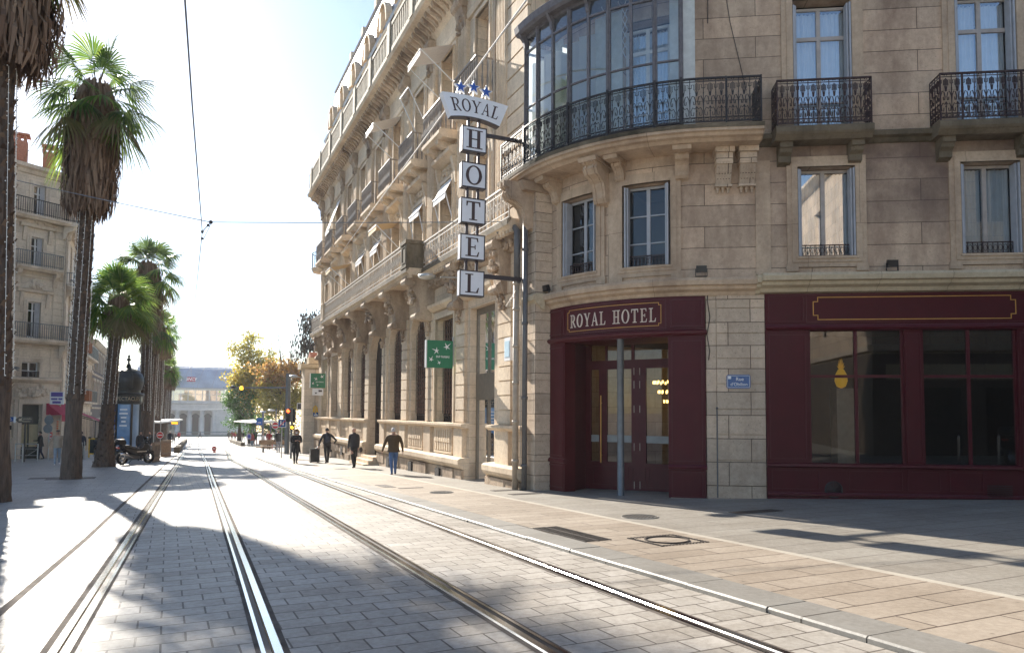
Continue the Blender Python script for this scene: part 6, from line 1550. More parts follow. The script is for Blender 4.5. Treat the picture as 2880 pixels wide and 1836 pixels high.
b = gb(472, 106); palm('last and smallest far palm of the row', b, P_(480, 1050, 106), P_(477, 1092, 106).z, 1.6, .30, 9, 24, 1.0, 1.1, skirt_n=300, fseg=14)
# round grilles at the palm feet
for px, Y, lab in ((204, 25.6, 'flat iron tree grate round the second palm'), (128, 25.9, 'small flat iron ground cover on the left pavement')):
    p = gb(px, Y); m = MB(); m.box((p.x, p.y, p.z+.004), 1.5 if px > 150 else .9, 1.0 if px > 150 else .7, .012, SANG); o = m.build('tree_grate' if px > 150 else 'ground_cover', M['cast'], None, loc=p); tag(o, lab, 'grate' if px > 150 else 'cover')
# ---- broadleaf trees beyond the bank
M['aut_y'] = leafmat('autumn yellow leaves', [(.52, .36, .02), (.72, .52, .03), (.38, .32, .03), (.58, .38, .03)], .6, .5)
M['aut_o'] = leafmat('autumn rusty leaves', [(.34, .14, .03), (.48, .22, .035), (.36, .22, .05), (.22, .11, .03)], .55, .5)
M['aut_g'] = leafmat('autumn olive leaves', [(.24, .22, .035), (.36, .31, .04), (.46, .35, .05), (.16, .16, .03)], .55, .5)
M['ivy'] = leafmat('ivy leaves', [(.03, .10, .012), (.06, .17, .02), (.10, .24, .03), (.03, .10, .015)], .4, .4)
M['dusk'] = leafmat('dark hanging leaves', [(.025, .03, .03), (.05, .05, .045), (.035, .025, .03)], .2, .6)
M['bark'] = plain('tree bark', (.07, .05, .038), .9, noise=.3, scale=8, bump=.6)
def tree(label, base, height, crown, mats, seed, n=5200, leaf=.16, trunk_r=.22, hang=False, name='autumn_tree', group=None, bare=0):
    """crown: list of (center offset xyz, radii xyz, weight, material index)"""
    rnd = random.Random(seed); base = Vector(base)
    t = thing(name, label, 'tree', base, group)
    m = MB(); m.tube([base, base+Vector((.1, 0, height*.2)), base+Vector((.0, .1, height*.45))], [trunk_r*1.3, trunk_r, trunk_r*.8], 9)
    fork = base+Vector((0, .1, height*.42)); tips = []
    for (c, r, w_, mi) in crown:
        cc = base+Vector(c)
        for q in range(3):
            e = cc+Vector((rnd.uniform(-.5, .5)*r[0], rnd.uniform(-.5, .5)*r[1], rnd.uniform(-.2, .7)*r[2]))
            mid = (fork+e)/2+Vector((rnd.uniform(-.5, .5), rnd.uniform(-.5, .5), rnd.uniform(.0, .5)))
            m.tube([fork, mid, e], [trunk_r*.5, trunk_r*.28, .025], 6)
            for k in range(5):
                s_ = mid.lerp(e, rnd.uniform(.1, .9)); f = s_+Vector((rnd.uniform(-1, 1)*r[0], rnd.uniform(-1, 1)*r[1], rnd.uniform(-.3, 1)*r[2]))*.7; g_ = (s_+f)/2+Vector((0, 0, .2))
                m.tube([s_, g_, f], [.05, .03, .01], 4, caps=False); tips.append((g_, mi)); tips.append((f, mi))
    for k in range(bare):
        a = rnd.uniform(0, 2*PI); e = fork+Vector((math.cos(a)*rnd.uniform(.5, 2), math.sin(a)*1.5, height*rnd.uniform(.5, .62))); m.tube([fork, (fork+e)/2, e], [.09, .06, .012], 5)
        for q in range(5): s_ = ((fork+e)/2).lerp(e, rnd.random()); m.tube([s_, s_+Vector((rnd.uniform(-1, 1), rnd.uniform(-.8, .8), rnd.uniform(.4, 1.5)))], [.03, .008], 4, caps=False)
    m.build('trunk', M['bark'], t)
    lm = [MB() for _ in mats]; tot = sum(c[2] for c in crown)
    for (c, r, w_, mi) in crown:
        cc = base+Vector(c); nc = max(8, int(26*w_/tot*len(crown))); cl = []
        for q in range(nc):
            v = Vector((rnd.gauss(0, 1), rnd.gauss(0, 1), rnd.gauss(0, 1))); v.normalize(); k = rnd.uniform(.35, 1.0)
            cl.append((cc+Vector((v.x*r[0], v.y*r[1], v.z*r[2]))*1.0*1 if False else cc+Vector((v.x*r[0]*k, v.y*r[1]*k, v.z*r[2]*k)), rnd.uniform(.22, .42)*min(r)))
        cl += [(p, .35*min(r)) for p, i in tips if i == mi]
        for q in range(int(n*w_/tot)):
            p0, rr = rnd.choice(cl); v = Vector((rnd.gauss(0, 1), rnd.gauss(0, 1), rnd.gauss(0, .8)))*rr*.62
            p = p0+v; s_ = leaf*rnd.uniform(.6, 1.4)
            if hang: ax_ = Vector((rnd.uniform(-.25, .25), rnd.uniform(-.25, .25), -1))
            else: ax_ = Vector((rnd.gauss(0, 1), rnd.gauss(0, 1), rnd.gauss(-.3, .7)))
            ax_.normalize(); sd = ax_.cross(Vector((rnd.gauss(0, 1), rnd.gauss(0, 1), rnd.gauss(0, 1))))
            if sd.length < 1e-3: continue
            sd.normalize(); l, w2 = s_*(1.9 if hang else 1.0), s_*(.3 if hang else .55)
            lm[mi].add([p, p+ax_*l*.5+sd*w2, p+ax_*l, p+ax_*l*.5-sd*w2], [(0, 1, 2, 3)])
    cr = None
    for mb, mt in zip(lm, mats):
        if mb.v:
            o = mb.build('crown' if cr is None else 'crown_patch', M[mt], t if cr is None else cr)
            if cr is None: cr = o
    return t
def tb(px, Y): return at(px, Y)
def off(b, px, py, Y): q = P_(px, py, Y); return (q.x-b.x, q.y-b.y, q.z-b.z)
Y = 92; b = tb(706, Y); mp_ = Y/FPX
tree('big yellow and olive autumn tree left of the traffic lights', b, 15, [(off(b, 690, 985, Y), (1.9, 2.2, 2.2), 1.4, 1), (off(b, 700, 1060, Y), (2.6, 2.6, 2.2), 2.3, 0), (off(b, 740, 1110, Y), (3.2, 3., 2.4), 2.4, 1), (off(b, 680, 1100, Y), (1.6, 2., 1.6), 1.4, 0), (off(b, 745, 1020, Y), (2.2, 2.2, 1.6), 1.2, 1), (off(b, 720, 1150, Y), (2.6, 2.4, 1.7), 1.3, 1)], ['aut_y', 'aut_g'], 31, 11500, .24, .3, group='autumn trees by the square')
Y = 84; b = tb(800, Y)
tree('rust brown autumn tree behind the lamp post with bare twigs on top', b, 13, [(off(b, 790, 1060, Y), (2.6, 2.5, 2.0), 1.6, 0), (off(b, 835, 1060, Y), (2.2, 2.5, 1.9), 1.4, 0), (off(b, 770, 1120, Y), (2.6, 2.4, 2.4), 1.7, 1), (off(b, 830, 1130, Y), (2.6, 2.4, 2.6), 1.6, 1), (off(b, 800, 1185, Y), (2.8, 2.4, 1.6), 1.0, 1)], ['aut_o', 'aut_g'], 32, 10000, .23, .26, group='autumn trees by the square', bare=7)
Y = 90; b = tb(672, Y)
tree('dense dark green ivy-clad tree at the left of the autumn trees', b, 7, [(off(b, 665, 1120, Y), (1.3, 1.6, 2.1), 1.2, 0), (off(b, 680, 1160, Y), (1.7, 1.8, 2.2), 1.5, 0), (off(b, 695, 1195, Y), (1.5, 1.6, 1.5), 1., 0)], ['ivy'], 33, 5200, .17, .2, name='ivy_tree')
Y = 62; b = at(868, Y)
tree('thin weeping dark tree rising behind the annex', b, 13, [(off(b, 880, 905, Y), (1.3, 1.5, 1.8), 1., 0), (off(b, 862, 985, Y), (1.4, 1.4, 1.9), 1., 0)], ['dusk'], 34, 1100, .20, .13, hang=True, name='weeping_tree')
Y = 76; b = at(742, Y)
tree('low evergreen shrub mass behind the people on the right pavement', b, 3.2, [(off(b, 735, 1205, Y), (1.2, 1., 1.1), 1, 0), (off(b, 775, 1215, Y), (1.3, 1., 1.2), 1, 0), (off(b, 820, 1215, Y), (1.4, 1., 1.2), 1, 0)], ['ivy'], 35, 2600, .13, .06, name='shrub')
# ------------------------------------------------------------------ people
SKIN = plain('skin', (.48, .27, .19), .55, noise=.06)
def cmat(name, col, r=.85): 
    k = 'c_'+name
    if k not in M: M[k] = plain(name, col, r, noise=.15, scale=14)
    return M[k]
def skin_mesh(name, verts, edges, radii, root, sub=1):
    me = bpy.data.meshes.new(name); me.from_pydata(verts, edges, []); o = bpy.data.objects.new(name, me); C.objects.link(o)
    o.modifiers.new('s', 'SKIN'); o.data.skin_vertices[0].data[root].use_root = True
    for i, r in enumerate(radii): o.data.skin_vertices[0].data[i].radius = r if isinstance(r, tuple) else (r, r)
    sb = o.modifiers.new('sub', 'SUBSURF'); sb.levels = sub; sb.render_levels = sub
    bpy.context.view_layer.update()
    m2 = bpy.data.meshes.new_from_object(o.evaluated_get(bpy.context.evaluated_depsgraph_get()))
    bpy.data.objects.remove(o); bpy.data.meshes.remove(me); return m2
def person(label, loc, heading, h=1.75, stride=.35, coat=None, trousers=None, shoes=None, hair=(.03, .02, .015), coat_len=.85, arms=(.1, -.1), elbow=(.25, .25), bulk=1., hood=None, mask=False, hat=None, bag=None, group=None, detail=False, arm_out=(.035, .035), hairlen=0, lean=.03, skirt_flare=1.08, hand_down=None):
    """heading: direction faced (radians, 0 = away along +Y, counter-clockwise). Local frame: +y forward, +x right."""
    loc = Vector(loc); k = h/1.75
    t = thing('person', label, 'person', loc, group); t.rotation_euler = (0, 0, heading)
    WLt = WL[t.name]
    V = []; E_ = []; R = []; tagv = []
    def v(p, r, tg, par=None):
        V.append((p[0]*k, p[1]*k, p[2]*k)); R.append(r*k if not isinstance(r, tuple) else (r[0]*k, r[1]*k)); tagv.append(tg)
        if par is not None: E_.append((par, len(V)-1))
        return len(V)-1
    B = bulk
    pel = v((0, 0, .93), (.150*B, .115*B), 't'); wa = v((0, lean*.5, 1.10), (.140*B, .105*B), 'c', pel); ch_ = v((0, lean, 1.30), (.165*B, .115*B), 'c', wa)
    sh = v((0, lean, 1.43), (.12*B, .085*B), 'c', ch_); nk = v((0, lean+.01, 1.51), .052, 's', sh); jaw = v((0, lean+.035, 1.575), (.062, .066), 's', nk)
    hd = v((0, lean+.03, 1.645), (.074, .092), 's', jaw); tp = v((0, lean+.02, 1.715), (.062, .075), 's', hd)
    if detail: v((0, lean+.135, 1.625), .012, 's', hd); v((.083, lean+.02, 1.63), (.008, .018), 's', hd); v((-.083, lean+.02, 1.63), (.008, .018), 's', hd)
    for sx, ph in ((1, stride), (-1, -stride)):
        hip = v((sx*.085, 0, .87), .095*B, 't', pel); kx = sx*.09
        a = ph; knee = (kx, .42*math.sin(a)+.03, .87-.41*math.cos(a)); b2 = a-(.30 if a < 0 else .08)
        ank = (kx, knee[1]+.40*math.sin(b2), knee[2]-.40*math.cos(b2))
        kn = v(knee, .062*B, 't', hip); cf = v(((knee[0]+ank[0])/2, (knee[1]+ank[1])/2-.01, (knee[2]+ank[2])/2), .056, 't', kn)
        an = v((ank[0], ank[1], max(ank[2], .075)), .042, 't', cf); zt_ = max(ank[2]-.075, 0)
        hl = v((ank[0], ank[1]-.03, zt_+.04), .036, 'f', an); v((ank[0]+sx*.02, ank[1]+.15, zt_+.030), (.042, .028), 'f', hl)
    for i, sx in enumerate((1, -1)):
        s_ = v((sx*.185*B, lean, 1.405), .062*B, 'c', sh); a = arms[i]; out = arm_out[i]
        el = (sx*(.20*B+out), lean+.28*math.sin(a), 1.405-.28*math.cos(a)); b2 = a+elbow[i]
        wr = (sx*(.20*B+out*1.5-.02*(elbow[i] > .8)), el[1]+.25*math.sin(b2), el[2]-.25*math.cos(b2))
        if elbow[i] > .9: wr = (wr[0]-sx*.14, wr[1], wr[2])
        e = v(el, .050*B, 'c', s_); w2 = v(wr, .036, 'c', e); d = Vector(wr)-Vector(el); d.normalize()
        q = Vector(wr)+d*.05; pm = v(q, (.030, .022), 's', w2)
        if detail:
            side = Vector((0, 1, 0)); side = (side-d*side.dot(d)).normalized()
            for f, (oy, L) in enumerate(((-.027, .062), (-.009, .075), (.009, .078), (.026, .068))):
                m1 = q+side*oy+d*.045; m2_ = q+side*oy*1.1+d*(.045+L*.55)+Vector((-sx*.008, 0, 0)); m3 = q+side*oy*1.1+d*(.045+L)+Vector((-sx*.022, 0, 0))
                a1 = v(m1, .0095, 's', pm); a2 = v(m2_, .0085, 's', a1); v(m3, .007, 's', a2)
            a1 = v(q+side*.038+d*.005, .0105, 's', pm); v(q+side*.055+d*.04, .0085, 's', a1)
        else:
            v(q+d*.09, (.024, .014), 's', pm)
    me = skin_mesh('body', V, E_, R, pel, 2 if detail else 1)
    me.materials.append(SKIN); me.materials.append(coat or cmat('black cloth', (.012, .012, .014))); me.materials.append(trousers or cmat('dark trousers', (.02, .02, .024))); me.materials.append(shoes or cmat('dark shoes', (.015, .012, .011)))
    idx = {'s': 0, 'c': 1, 't': 2, 'f': 3}; VV = [Vector(p) for p in V]
    for p in me.polygons:
        c = p.center; best, bi = 1e9, 0
        for i, q in enumerate(VV):
            d = (q-c).length_squared
            if d < best: best, bi = d, i
        p.material_index = idx[tagv[bi]]; p.use_smooth = True
    o = bpy.data.objects.new('body', me); C.objects.link(o); o.parent = t; WL[o.name] = WLt
    def kid(mb, name, mat, par=o, smooth=True):
        x = mb.build(name, mat, None, smooth); x.parent = par; WL[x.name] = WLt; return x
    def ringloft(rings, n=16, wob=0., seed=0):      # rings: (z, y, rx, ry)
        m = MB(); rd = random.Random(seed)
        for z, y, rx, ry in rings:
            for j in range(n):
                a = 2*PI*j/n; w_ = 1+wob*math.sin(3*a+seed)*(1.5-z)
                m.v.append((rx*w_*math.cos(a)*k, (y+ry*w_*math.sin(a))*k, z*k))
        for i in range(len(rings)-1):
            for j in range(n):
                j2 = (j+1) % n; m.f.append((i*n+j, i*n+j2, (i+1)*n+j2, (i+1)*n+j)); m.uv.append([(0, 0)]*4); m.m.append(0)
        return m
    z0 = coat_len; f = skirt_flare; st_ = abs(stride)
    rg = [(z0, 0, .185*B*f, (.150+.12*st_)*B*f), (z0+.02, 0, .187*B*f, (.152+.12*st_)*B*f), (.95, 0, .178*B, .145*B), (1.10, lean*.5, .168*B, .132*B), (1.28, lean, .190*B, .138*B), (1.40, lean, .185*B, .115*B), (1.455, lean, .10*B, .085*B), (1.50, lean, .072, .072), (1.525, lean+.005, .070, .070)]
    rg = [r for i, r in enumerate(rg) if i < 2 or r[0] > z0+.03]
    kid(ringloft(rg, 18, .03, len(label)), 'coat', coat or cmat('black cloth', (.012, .012, .014)))
    # hair as a cap on the skull, open at the face
    m = MB(); n = 14
    for i in range(7):
        ph = PI*.5*i/6; z = 1.655+.095*math.cos(ph); r = math.sin(ph)
        for j in range(n):
            a = 2*PI*j/n; front = max(0, math.sin(a)); down = (0 if front > .35 else .06+hairlen)*(i/6)**2
            m.v.append((.087*r*math.cos(a)*k, (lean+.02+.105*r*math.sin(a)-.012*front)*k, (z+.0-down+(.035*front if i > 3 else 0))*k))
    for i in range(6):
        for j in range(n):
            j2 = (j+1) % n; m.f.append((i*n+j, i*n+j2, (i+1)*n+j2, (i+1)*n+j)); m.uv.append([(0, 0)]*4); m.m.append(0)
    if hat != 'bald': kid(m, 'hair', cmat('hair %.3f' % hair[0], hair))
    if detail:
        m = MB(); 
        for sx in (-1, 1): m.ball(((sx*.031)*k, (lean+.112)*k, 1.655*k), .011*k, 8)
        kid(m, 'eyes', cmat('eye', (.03, .02, .015), .2))
        m = MB(); m.ball((0, (lean+.108)*k, 1.578*k), .022*k, 8, sx=1.3, sy=.4, sz=.3); kid(m, 'mouth', cmat('lips', (.30, .09, .08)))
    if mask: m = MB(); m.ball((0, (lean+.085)*k, 1.595*k), .062*k, 10, sy=.75, sz=.8); kid(m, 'face_mask', cmat('pale mask', (.62, .66, .68)))
    if hood:
        m = MB(); m.tube([((.125*math.cos(a))*k, (lean+.055)*k, (1.615+.135*math.sin(a))*k) for a in [-.9+5*i/14 for i in range(15)]], .042*k, 8); kid(m, 'fur_trim', cmat('pale fur', (.36, .26, .15)))
        m = MB(); m.ball((0, (lean-.02)*k, 1.635*k), .125*k, 12, sy=.95, sz=1.1); 
        m.f = [q for q in m.f if sum(m.v[i][1] for i in q)/len(q) < (lean+.05)*k]; m.uv = m.uv[:len(m.f)]; m.uv = [[(0, 0)]*len(q) for q in m.f]; m.m = [0]*len(m.f); kid(m, 'hood', coat)
    if hat == 'cap': m = MB(); m.ball((0, (lean+.02)*k, 1.70*k), .094*k, 10, sy=1.1, sz=.62); m.box((0, (lean+.13)*k, 1.685*k), .13*k, .09*k, .012*k); kid(m, 'cap', cmat('dark cap', (.03, .025, .03)))
    if bag == 'pack': m = MB(); m.ball((0, (lean-.20)*k, 1.22*k), .15*k, 10, sy=.62, sz=1.35); kid(m, 'backpack', cmat('pack '+label[:6], (.025, .028, .045) if 'blue' not in label else (.08, .09, .42)))
    if bag == 'side': m = MB(); m.ball((.30*k, 0, .80*k), .13*k, 10, sx=.45, sz=.9); kid(m, 'handbag', cmat('handbag', (.05, .03, .025)))
    return t
def rot_to(p): return 0
HS = SANG                                           # facing down the street, away from the camera
blk = cmat('black cloth', (.012, .012, .014)); drk = cmat('charcoal cloth', (.025, .024, .028)); nav = cmat('navy cloth', (.018, .022, .04)); jean = cmat('blue jeans', (.06, .12, .26)); pj = cmat('pale jeans', (.26, .32, .40))
brn = cmat('dark brown coat', (.065, .040, .018)); bei = cmat('beige jacket', (.36, .29, .22)); mar = cmat('maroon coat', (.20, .02, .025)); rdc = cmat('red jacket', (.45, .05, .05)); grn = cmat('olive coat', (.09, .085, .05)); lil = cmat('lilac top', (.35, .33, .50)); gry = cmat('grey trousers', (.20, .21, .24)); wht = cmat('white shirt', (.65, .62, .62)); pnk = cmat('pink coat', (.45, .20, .22))
person('man in a dark brown coat and blue jeans walking away beside the bank', G(1106, 1337), HS-.1, 1.76, .16, brn, jean, cmat('brown shoes', (.06, .03, .02)), (.45, .42, .40), .86, (-.25, .15), (.5, .35), 1.18, detail=True, arm_out=(.07, .09), hat=None)
person('bald man in a dark suit carrying a small bag, walking away along the pavement', G(995, 1318), HS+.1, 1.80, .22, drk, blk, None, (.25, .18, .15), .92, (.2, -.2), (.25, .3), 1.0, detail=True, hat='bald', bag='side')
tr_ = G(919, 1304); person('traveller with a backpack and hand on hip pulling a wheeled suitcase', tr_, HS+.05, 1.80, .2, drk, blk, None, (.03, .022, .02), .98, (-.15, -.25), (1.2, .15), 1.02, bag='pack', detail=True, arm_out=(.24, .14))
person('woman in long black coat with pale fur hood and face mask walking this way', G(831, 1306), HS+PI+.05, 1.72, .18, blk, blk, None, (.02, .015, .012), .62, (.3, .25), (1.5, 1.5), 1.12, hood=True, mask=True, detail=True, skirt_flare=1.15)
person('man in a beige jacket and pale jeans walking past the left doorway', G(160, 1307), PI+.55, 1.76, .2, bei, pj, wht, (.30, .26, .23), .86, (.15, -.1), (.2, .2), 1.12, detail=True, arm_out=(.12, .12), hat='cap')
person('person in black coat and white face mask standing by the doorway barrier', G(113, 1291), PI-.9, 1.72, .1, blk, nav, None, (.03, .02, .016), .80, (.4, .2), (1.2, .4), 1.05, mask=True, detail=True)
person('person in dark blue half hidden behind the second palm trunk', G(226, 1292), HS, 1.7, .2, nav, nav, None, (.03, .02, .02), .85)
person('man in a dark jacket and grey trousers by the no-entry sign', G(782, 1275), HS, 1.78, .16, drk, gry, None, (.30, .25, .22), .88, bulk=1.05, group='people on the right pavement')
person('woman in a dark jacket with white trousers right of the sign pole', G(811, 1275), HS+.2, 1.72, .22, cmat('slate jacket', (.08, .09, .10)), wht, None, (.22, .13, .08), .9, (-.3, .3), (.3, .5), 1.0, group='people on the right pavement')
person('woman in a long maroon coat with blond hair', G(756, 1266), HS, 1.70, .12, mar, blk, None, (.42, .26, .12), .55, group='people on the right pavement', hairlen=.1, skirt_flare=1.25)
person('child in lilac with a blue backpack', G(699, 1257), HS+.1, 1.62, .14, lil, drk, None, (.10, .06, .03), .9, bag='pack', group='people on the right pavement')
person('woman in a red and white coat beside the lilac child', G(708, 1255), HS-.2, 1.55, .15, rdc, pj, None, (.40, .30, .2), .72, group='people on the right pavement')
person('person in a dark coat with arm raised', G(718, 1254), HS+2.4, 1.82, .1, drk, mar, None, (.05, .03, .02), .7, (1.2, .1), (.6, .3), group='people on the right pavement')
person('woman in white sitting low beside the grey pole', G(741, 1262), HS+1.8, 1.45, .05, wht, pj, None, (.32, .20, .12), .8, group='people on the right pavement')
cr = [(643, 1240, grn, 1.72, 'grey green coat, leftmost of the far crowd'), (652, 1241, mar, 1.74, 'maroon jacket in the far crowd'), (661, 1241, rdc, 1.76, 'brick red jacket and fair hair in the far crowd'), (669, 1242, drk, 1.68, 'dark jacket behind the red one in the far crowd'), (676, 1246, brn, 1.78, 'brown coat at the front of the far crowd'), (684, 1244, blk, 1.76, 'black coat, rightmost of the far crowd')]
for px, py, m_, h_, lb in cr: person('distant walker in a '+lb, G(px, py), HS+random.uniform(-.4, .4), h_, random.uniform(-.25, .25), m_, drk, None, (random.uniform(.04, .35), .12, .06), .85, group='far crowd near the shelter')
person('pedestrian crossing the tracks far away in mid-stride', G(562, 1235), HS-1.5, 1.74, .45, drk, drk, None, (.30, .18, .08), .9)
person('walker in a red jacket on the left by the tram stop', G(503, 1241), HS+.3, 1.74, .2, rdc, drk, None, (.05, .03, .02), .88)
person('woman in a tan coat walking near the tram shelter', G(488, 1250), HS, 1.70, .16, cmat('tan coat', (.22, .15, .11)), drk, None, (.28, .18, .10), .62, bulk=1.1, skirt_flare=1.2)
person('person in black waiting under the tram shelter, nearer', G(421, 1276), HS+2.5, 1.70, .03, blk, blk, None, (.02, .015, .01), .8, group='waiting under the shelter')
person('person in charcoal waiting under the tram shelter, farther right', G(430, 1273), HS-2.2, 1.72, .03, drk, drk, None, (.03, .02, .015), .8, group='waiting under the shelter')
person('person in dark clothes with a cap behind the scooter handlebars', at(396, 41.5), PI+.8, 1.72, .05, drk, blk, None, (.02, .015, .01), .8, hat='cap')
person('grey haired person in blue by the shelter end', G(477, 1256), HS, 1.74, .1, nav, drk, None, (.55, .55, .55), .8)
person('small far pedestrian in pale pink near the station fence', G(605, 1221.5), HS+1.2, 1.7, .2, pnk, gry, None, (.1, .06, .04), .8)
person('small far pedestrian in grey near the station fence', G(611, 1221.5), HS+1.0, 1.75, .3, gry, gry, None, (.1, .06, .04), .8)
# wheeled suitcase
p = G(884, 1303); t = thing('suitcase', 'black wheeled suitcase pulled along the pavement by the traveller', 'suitcase', p)
m = MB(); m.box((p.x, p.y, p.z+.42), .46, .27, .68, SANG+.05); 
for i in range(-2, 3): q = Vector((math.cos(SANG), math.sin(SANG), 0))*(.08*i); m.box((p.x+q.x, p.y+q.y, p.z+.42), .03, .285, .62, SANG+.05)
m.build('shell', M['black'], t)
m = MB()
for sx in (-1, 1):
    for sy in (-1, 1): q = Vector((math.cos(SANG)*sx*.18-math.sin(SANG)*sy*.1, math.sin(SANG)*sx*.18+math.cos(SANG)*sy*.1, 0)); m.ball((p.x+q.x, p.y+q.y, p.z+.04), .04, 8)
m.build('wheel', M['tyre'], t)
m = MB(); hp = p+Vector((.28, .12, .98)); m.tube([p+Vector((.05, .0, .76)), hp], .012, 5); m.build('pull_handle', M['galv'], t)
# ------------------------------------------------------------------ street furniture
def gpos(px, py): return G(px, py)
def vtube(m, x, y, z0, z1, r, n=8): m.tube([(x, y, z0), (x, y, z1)], r, n)
# advertising column
kc = at(356, 43.5); K = (kc.x, kc.y, kc.z)
t = thing('advertising_column', 'round dark advertising column with ribbed dome, white globe lamp and blue posters', 'kiosk', K)
m = MB(); m.lathe([(.80, 0), (.80, .35), (.74, .42), (.70, .45), (.70, .55)], K, 24); m.build('base', M['kiosk'], t)
m = MB(); m.lathe([(.66, .5), (.66, 3.35)], K, 28); dr_ = m.build('drum', plain('poster pale blue', (.22, .34, .52), .3, noise=.3, scale=1.2), t, True)
fr = lambda u, o, z: (K[0]+(.67+o)*math.sin(u), K[1]-(.67+o)*math.cos(u), K[2]+z)
m = MB(); m.fbox(fr, -1.15, -.52, 0, .012, .6, 3.3, .15); pz = m.build('poster', plain('poster deep blue', (.03, .11, .34), .25, noise=.5, scale=1.), dr_)
m = MB()
for i in range(3): m.fbox(fr, -.85+.0*i, -.62, .0125, .015, 2.7-.3*i, 2.82-.3*i, .1)
m.prism(lambda u, o, z: fr(u, o, z), [(-1.0+.16*math.cos(a), 1.75+.26*math.sin(a)) for a in [i*PI/7 for i in range(14)]], .0125, .016); m.build('portrait_hair', plain('poster brown', (.10, .05, .03), .4), pz)
m = MB(); m.prism(fr, [(-.93+.10*math.cos(a), 1.70+.20*math.sin(a)) for a in [i*PI/6 for i in range(12)]], .0165, .019); m.build('portrait_face', plain('poster skin', (.45, .26, .18), .4), pz)
m = MB(); m.fbox(fr, -1.14, -.72, .0125, .018, .62, 1.42, .1); m.build('portrait_dress', M['white'], pz)
m = MB(); m.fbox(fr, -.32, .75, 0, .012, .6, 3.3, .15); p2_ = m.build('poster', plain('poster sky blue', (.16, .30, .50), .15, noise=.45, scale=1.1), dr_)
m = MB()
for i, (a, b) in enumerate(((-.1, .5), (-.15, .55), (0, .45), (.05, .4), (-.1, .5))): m.fbox(fr, a, b, .0125, .014, 2.95-.24*i, 3.04-.24*i, .1)
m.build('poster_lines', M['white'], p2_)
m = MB(); m.prism(fr, [(.1+.34*math.cos(a), 1.0+.38*math.sin(a)) for a in [i*PI/7 for i in range(14)]], .0125, .016); m.build('poster_figure', plain('poster ochre', (.42, .25, .12), .4), p2_)
m = MB()
for a in (-1.25, -.42, .85, 2.0, 3.3, 4.3): m.fbox(fr, a-.07, a+.07, 0, .07, .45, 3.4)
m.lathe([(.74, 3.32), (.80, 3.36), (.82, 3.45), (.82, 3.78), (.90, 3.84), (.92, 3.92), (.84, 3.98), (.70, 4.0), (.70, 4.16), (.78, 4.2), (.80, 4.26)], K, 28); m.build('frieze', M['kiosk'], t)
m = MB(); text_mb('SPECTACLES', .33, lambda u, o, z: (K[0]+.835*math.sin(.50+u*1.0), K[1]-.835*math.cos(.50+u*1.0), K[2]+3.62+z), 0, 0, m, xs=.95); m.build('frieze_lettering', M['cream'], t)
m = MB()
for j in range(6):
    a0 = 2*PI*j/6+.25
    pr = [(.80, 4.26), (.86, 4.45), (.90, 4.68), (.88, 4.9), (.78, 5.12), (.60, 5.30), (.38, 5.42), (.16, 5.50), (.10, 5.62)]
    m.lathe(pr, K, 6, a0, a0+2*PI/6)
    m.tube([(K[0]+r*1.01*math.cos(a0), K[1]+r*1.01*math.sin(a0), K[2]+z) for r, z in pr], .022, 5)
m.lathe([(.10, 5.6), (.16, 5.66), (.08, 5.74), (.05, 5.9), (.13, 5.98), (.13, 6.04), (.04, 6.12), (.09, 6.2), (.03, 6.3), (.01, 6.48)], K, 12)
m.build('dome', M['kiosk'], t, False)
m = MB(); p = fr(-.42, .20, 3.6); m.ball(p, .19, 14); m.build('globe_lamp', M['ivory'], t, True)
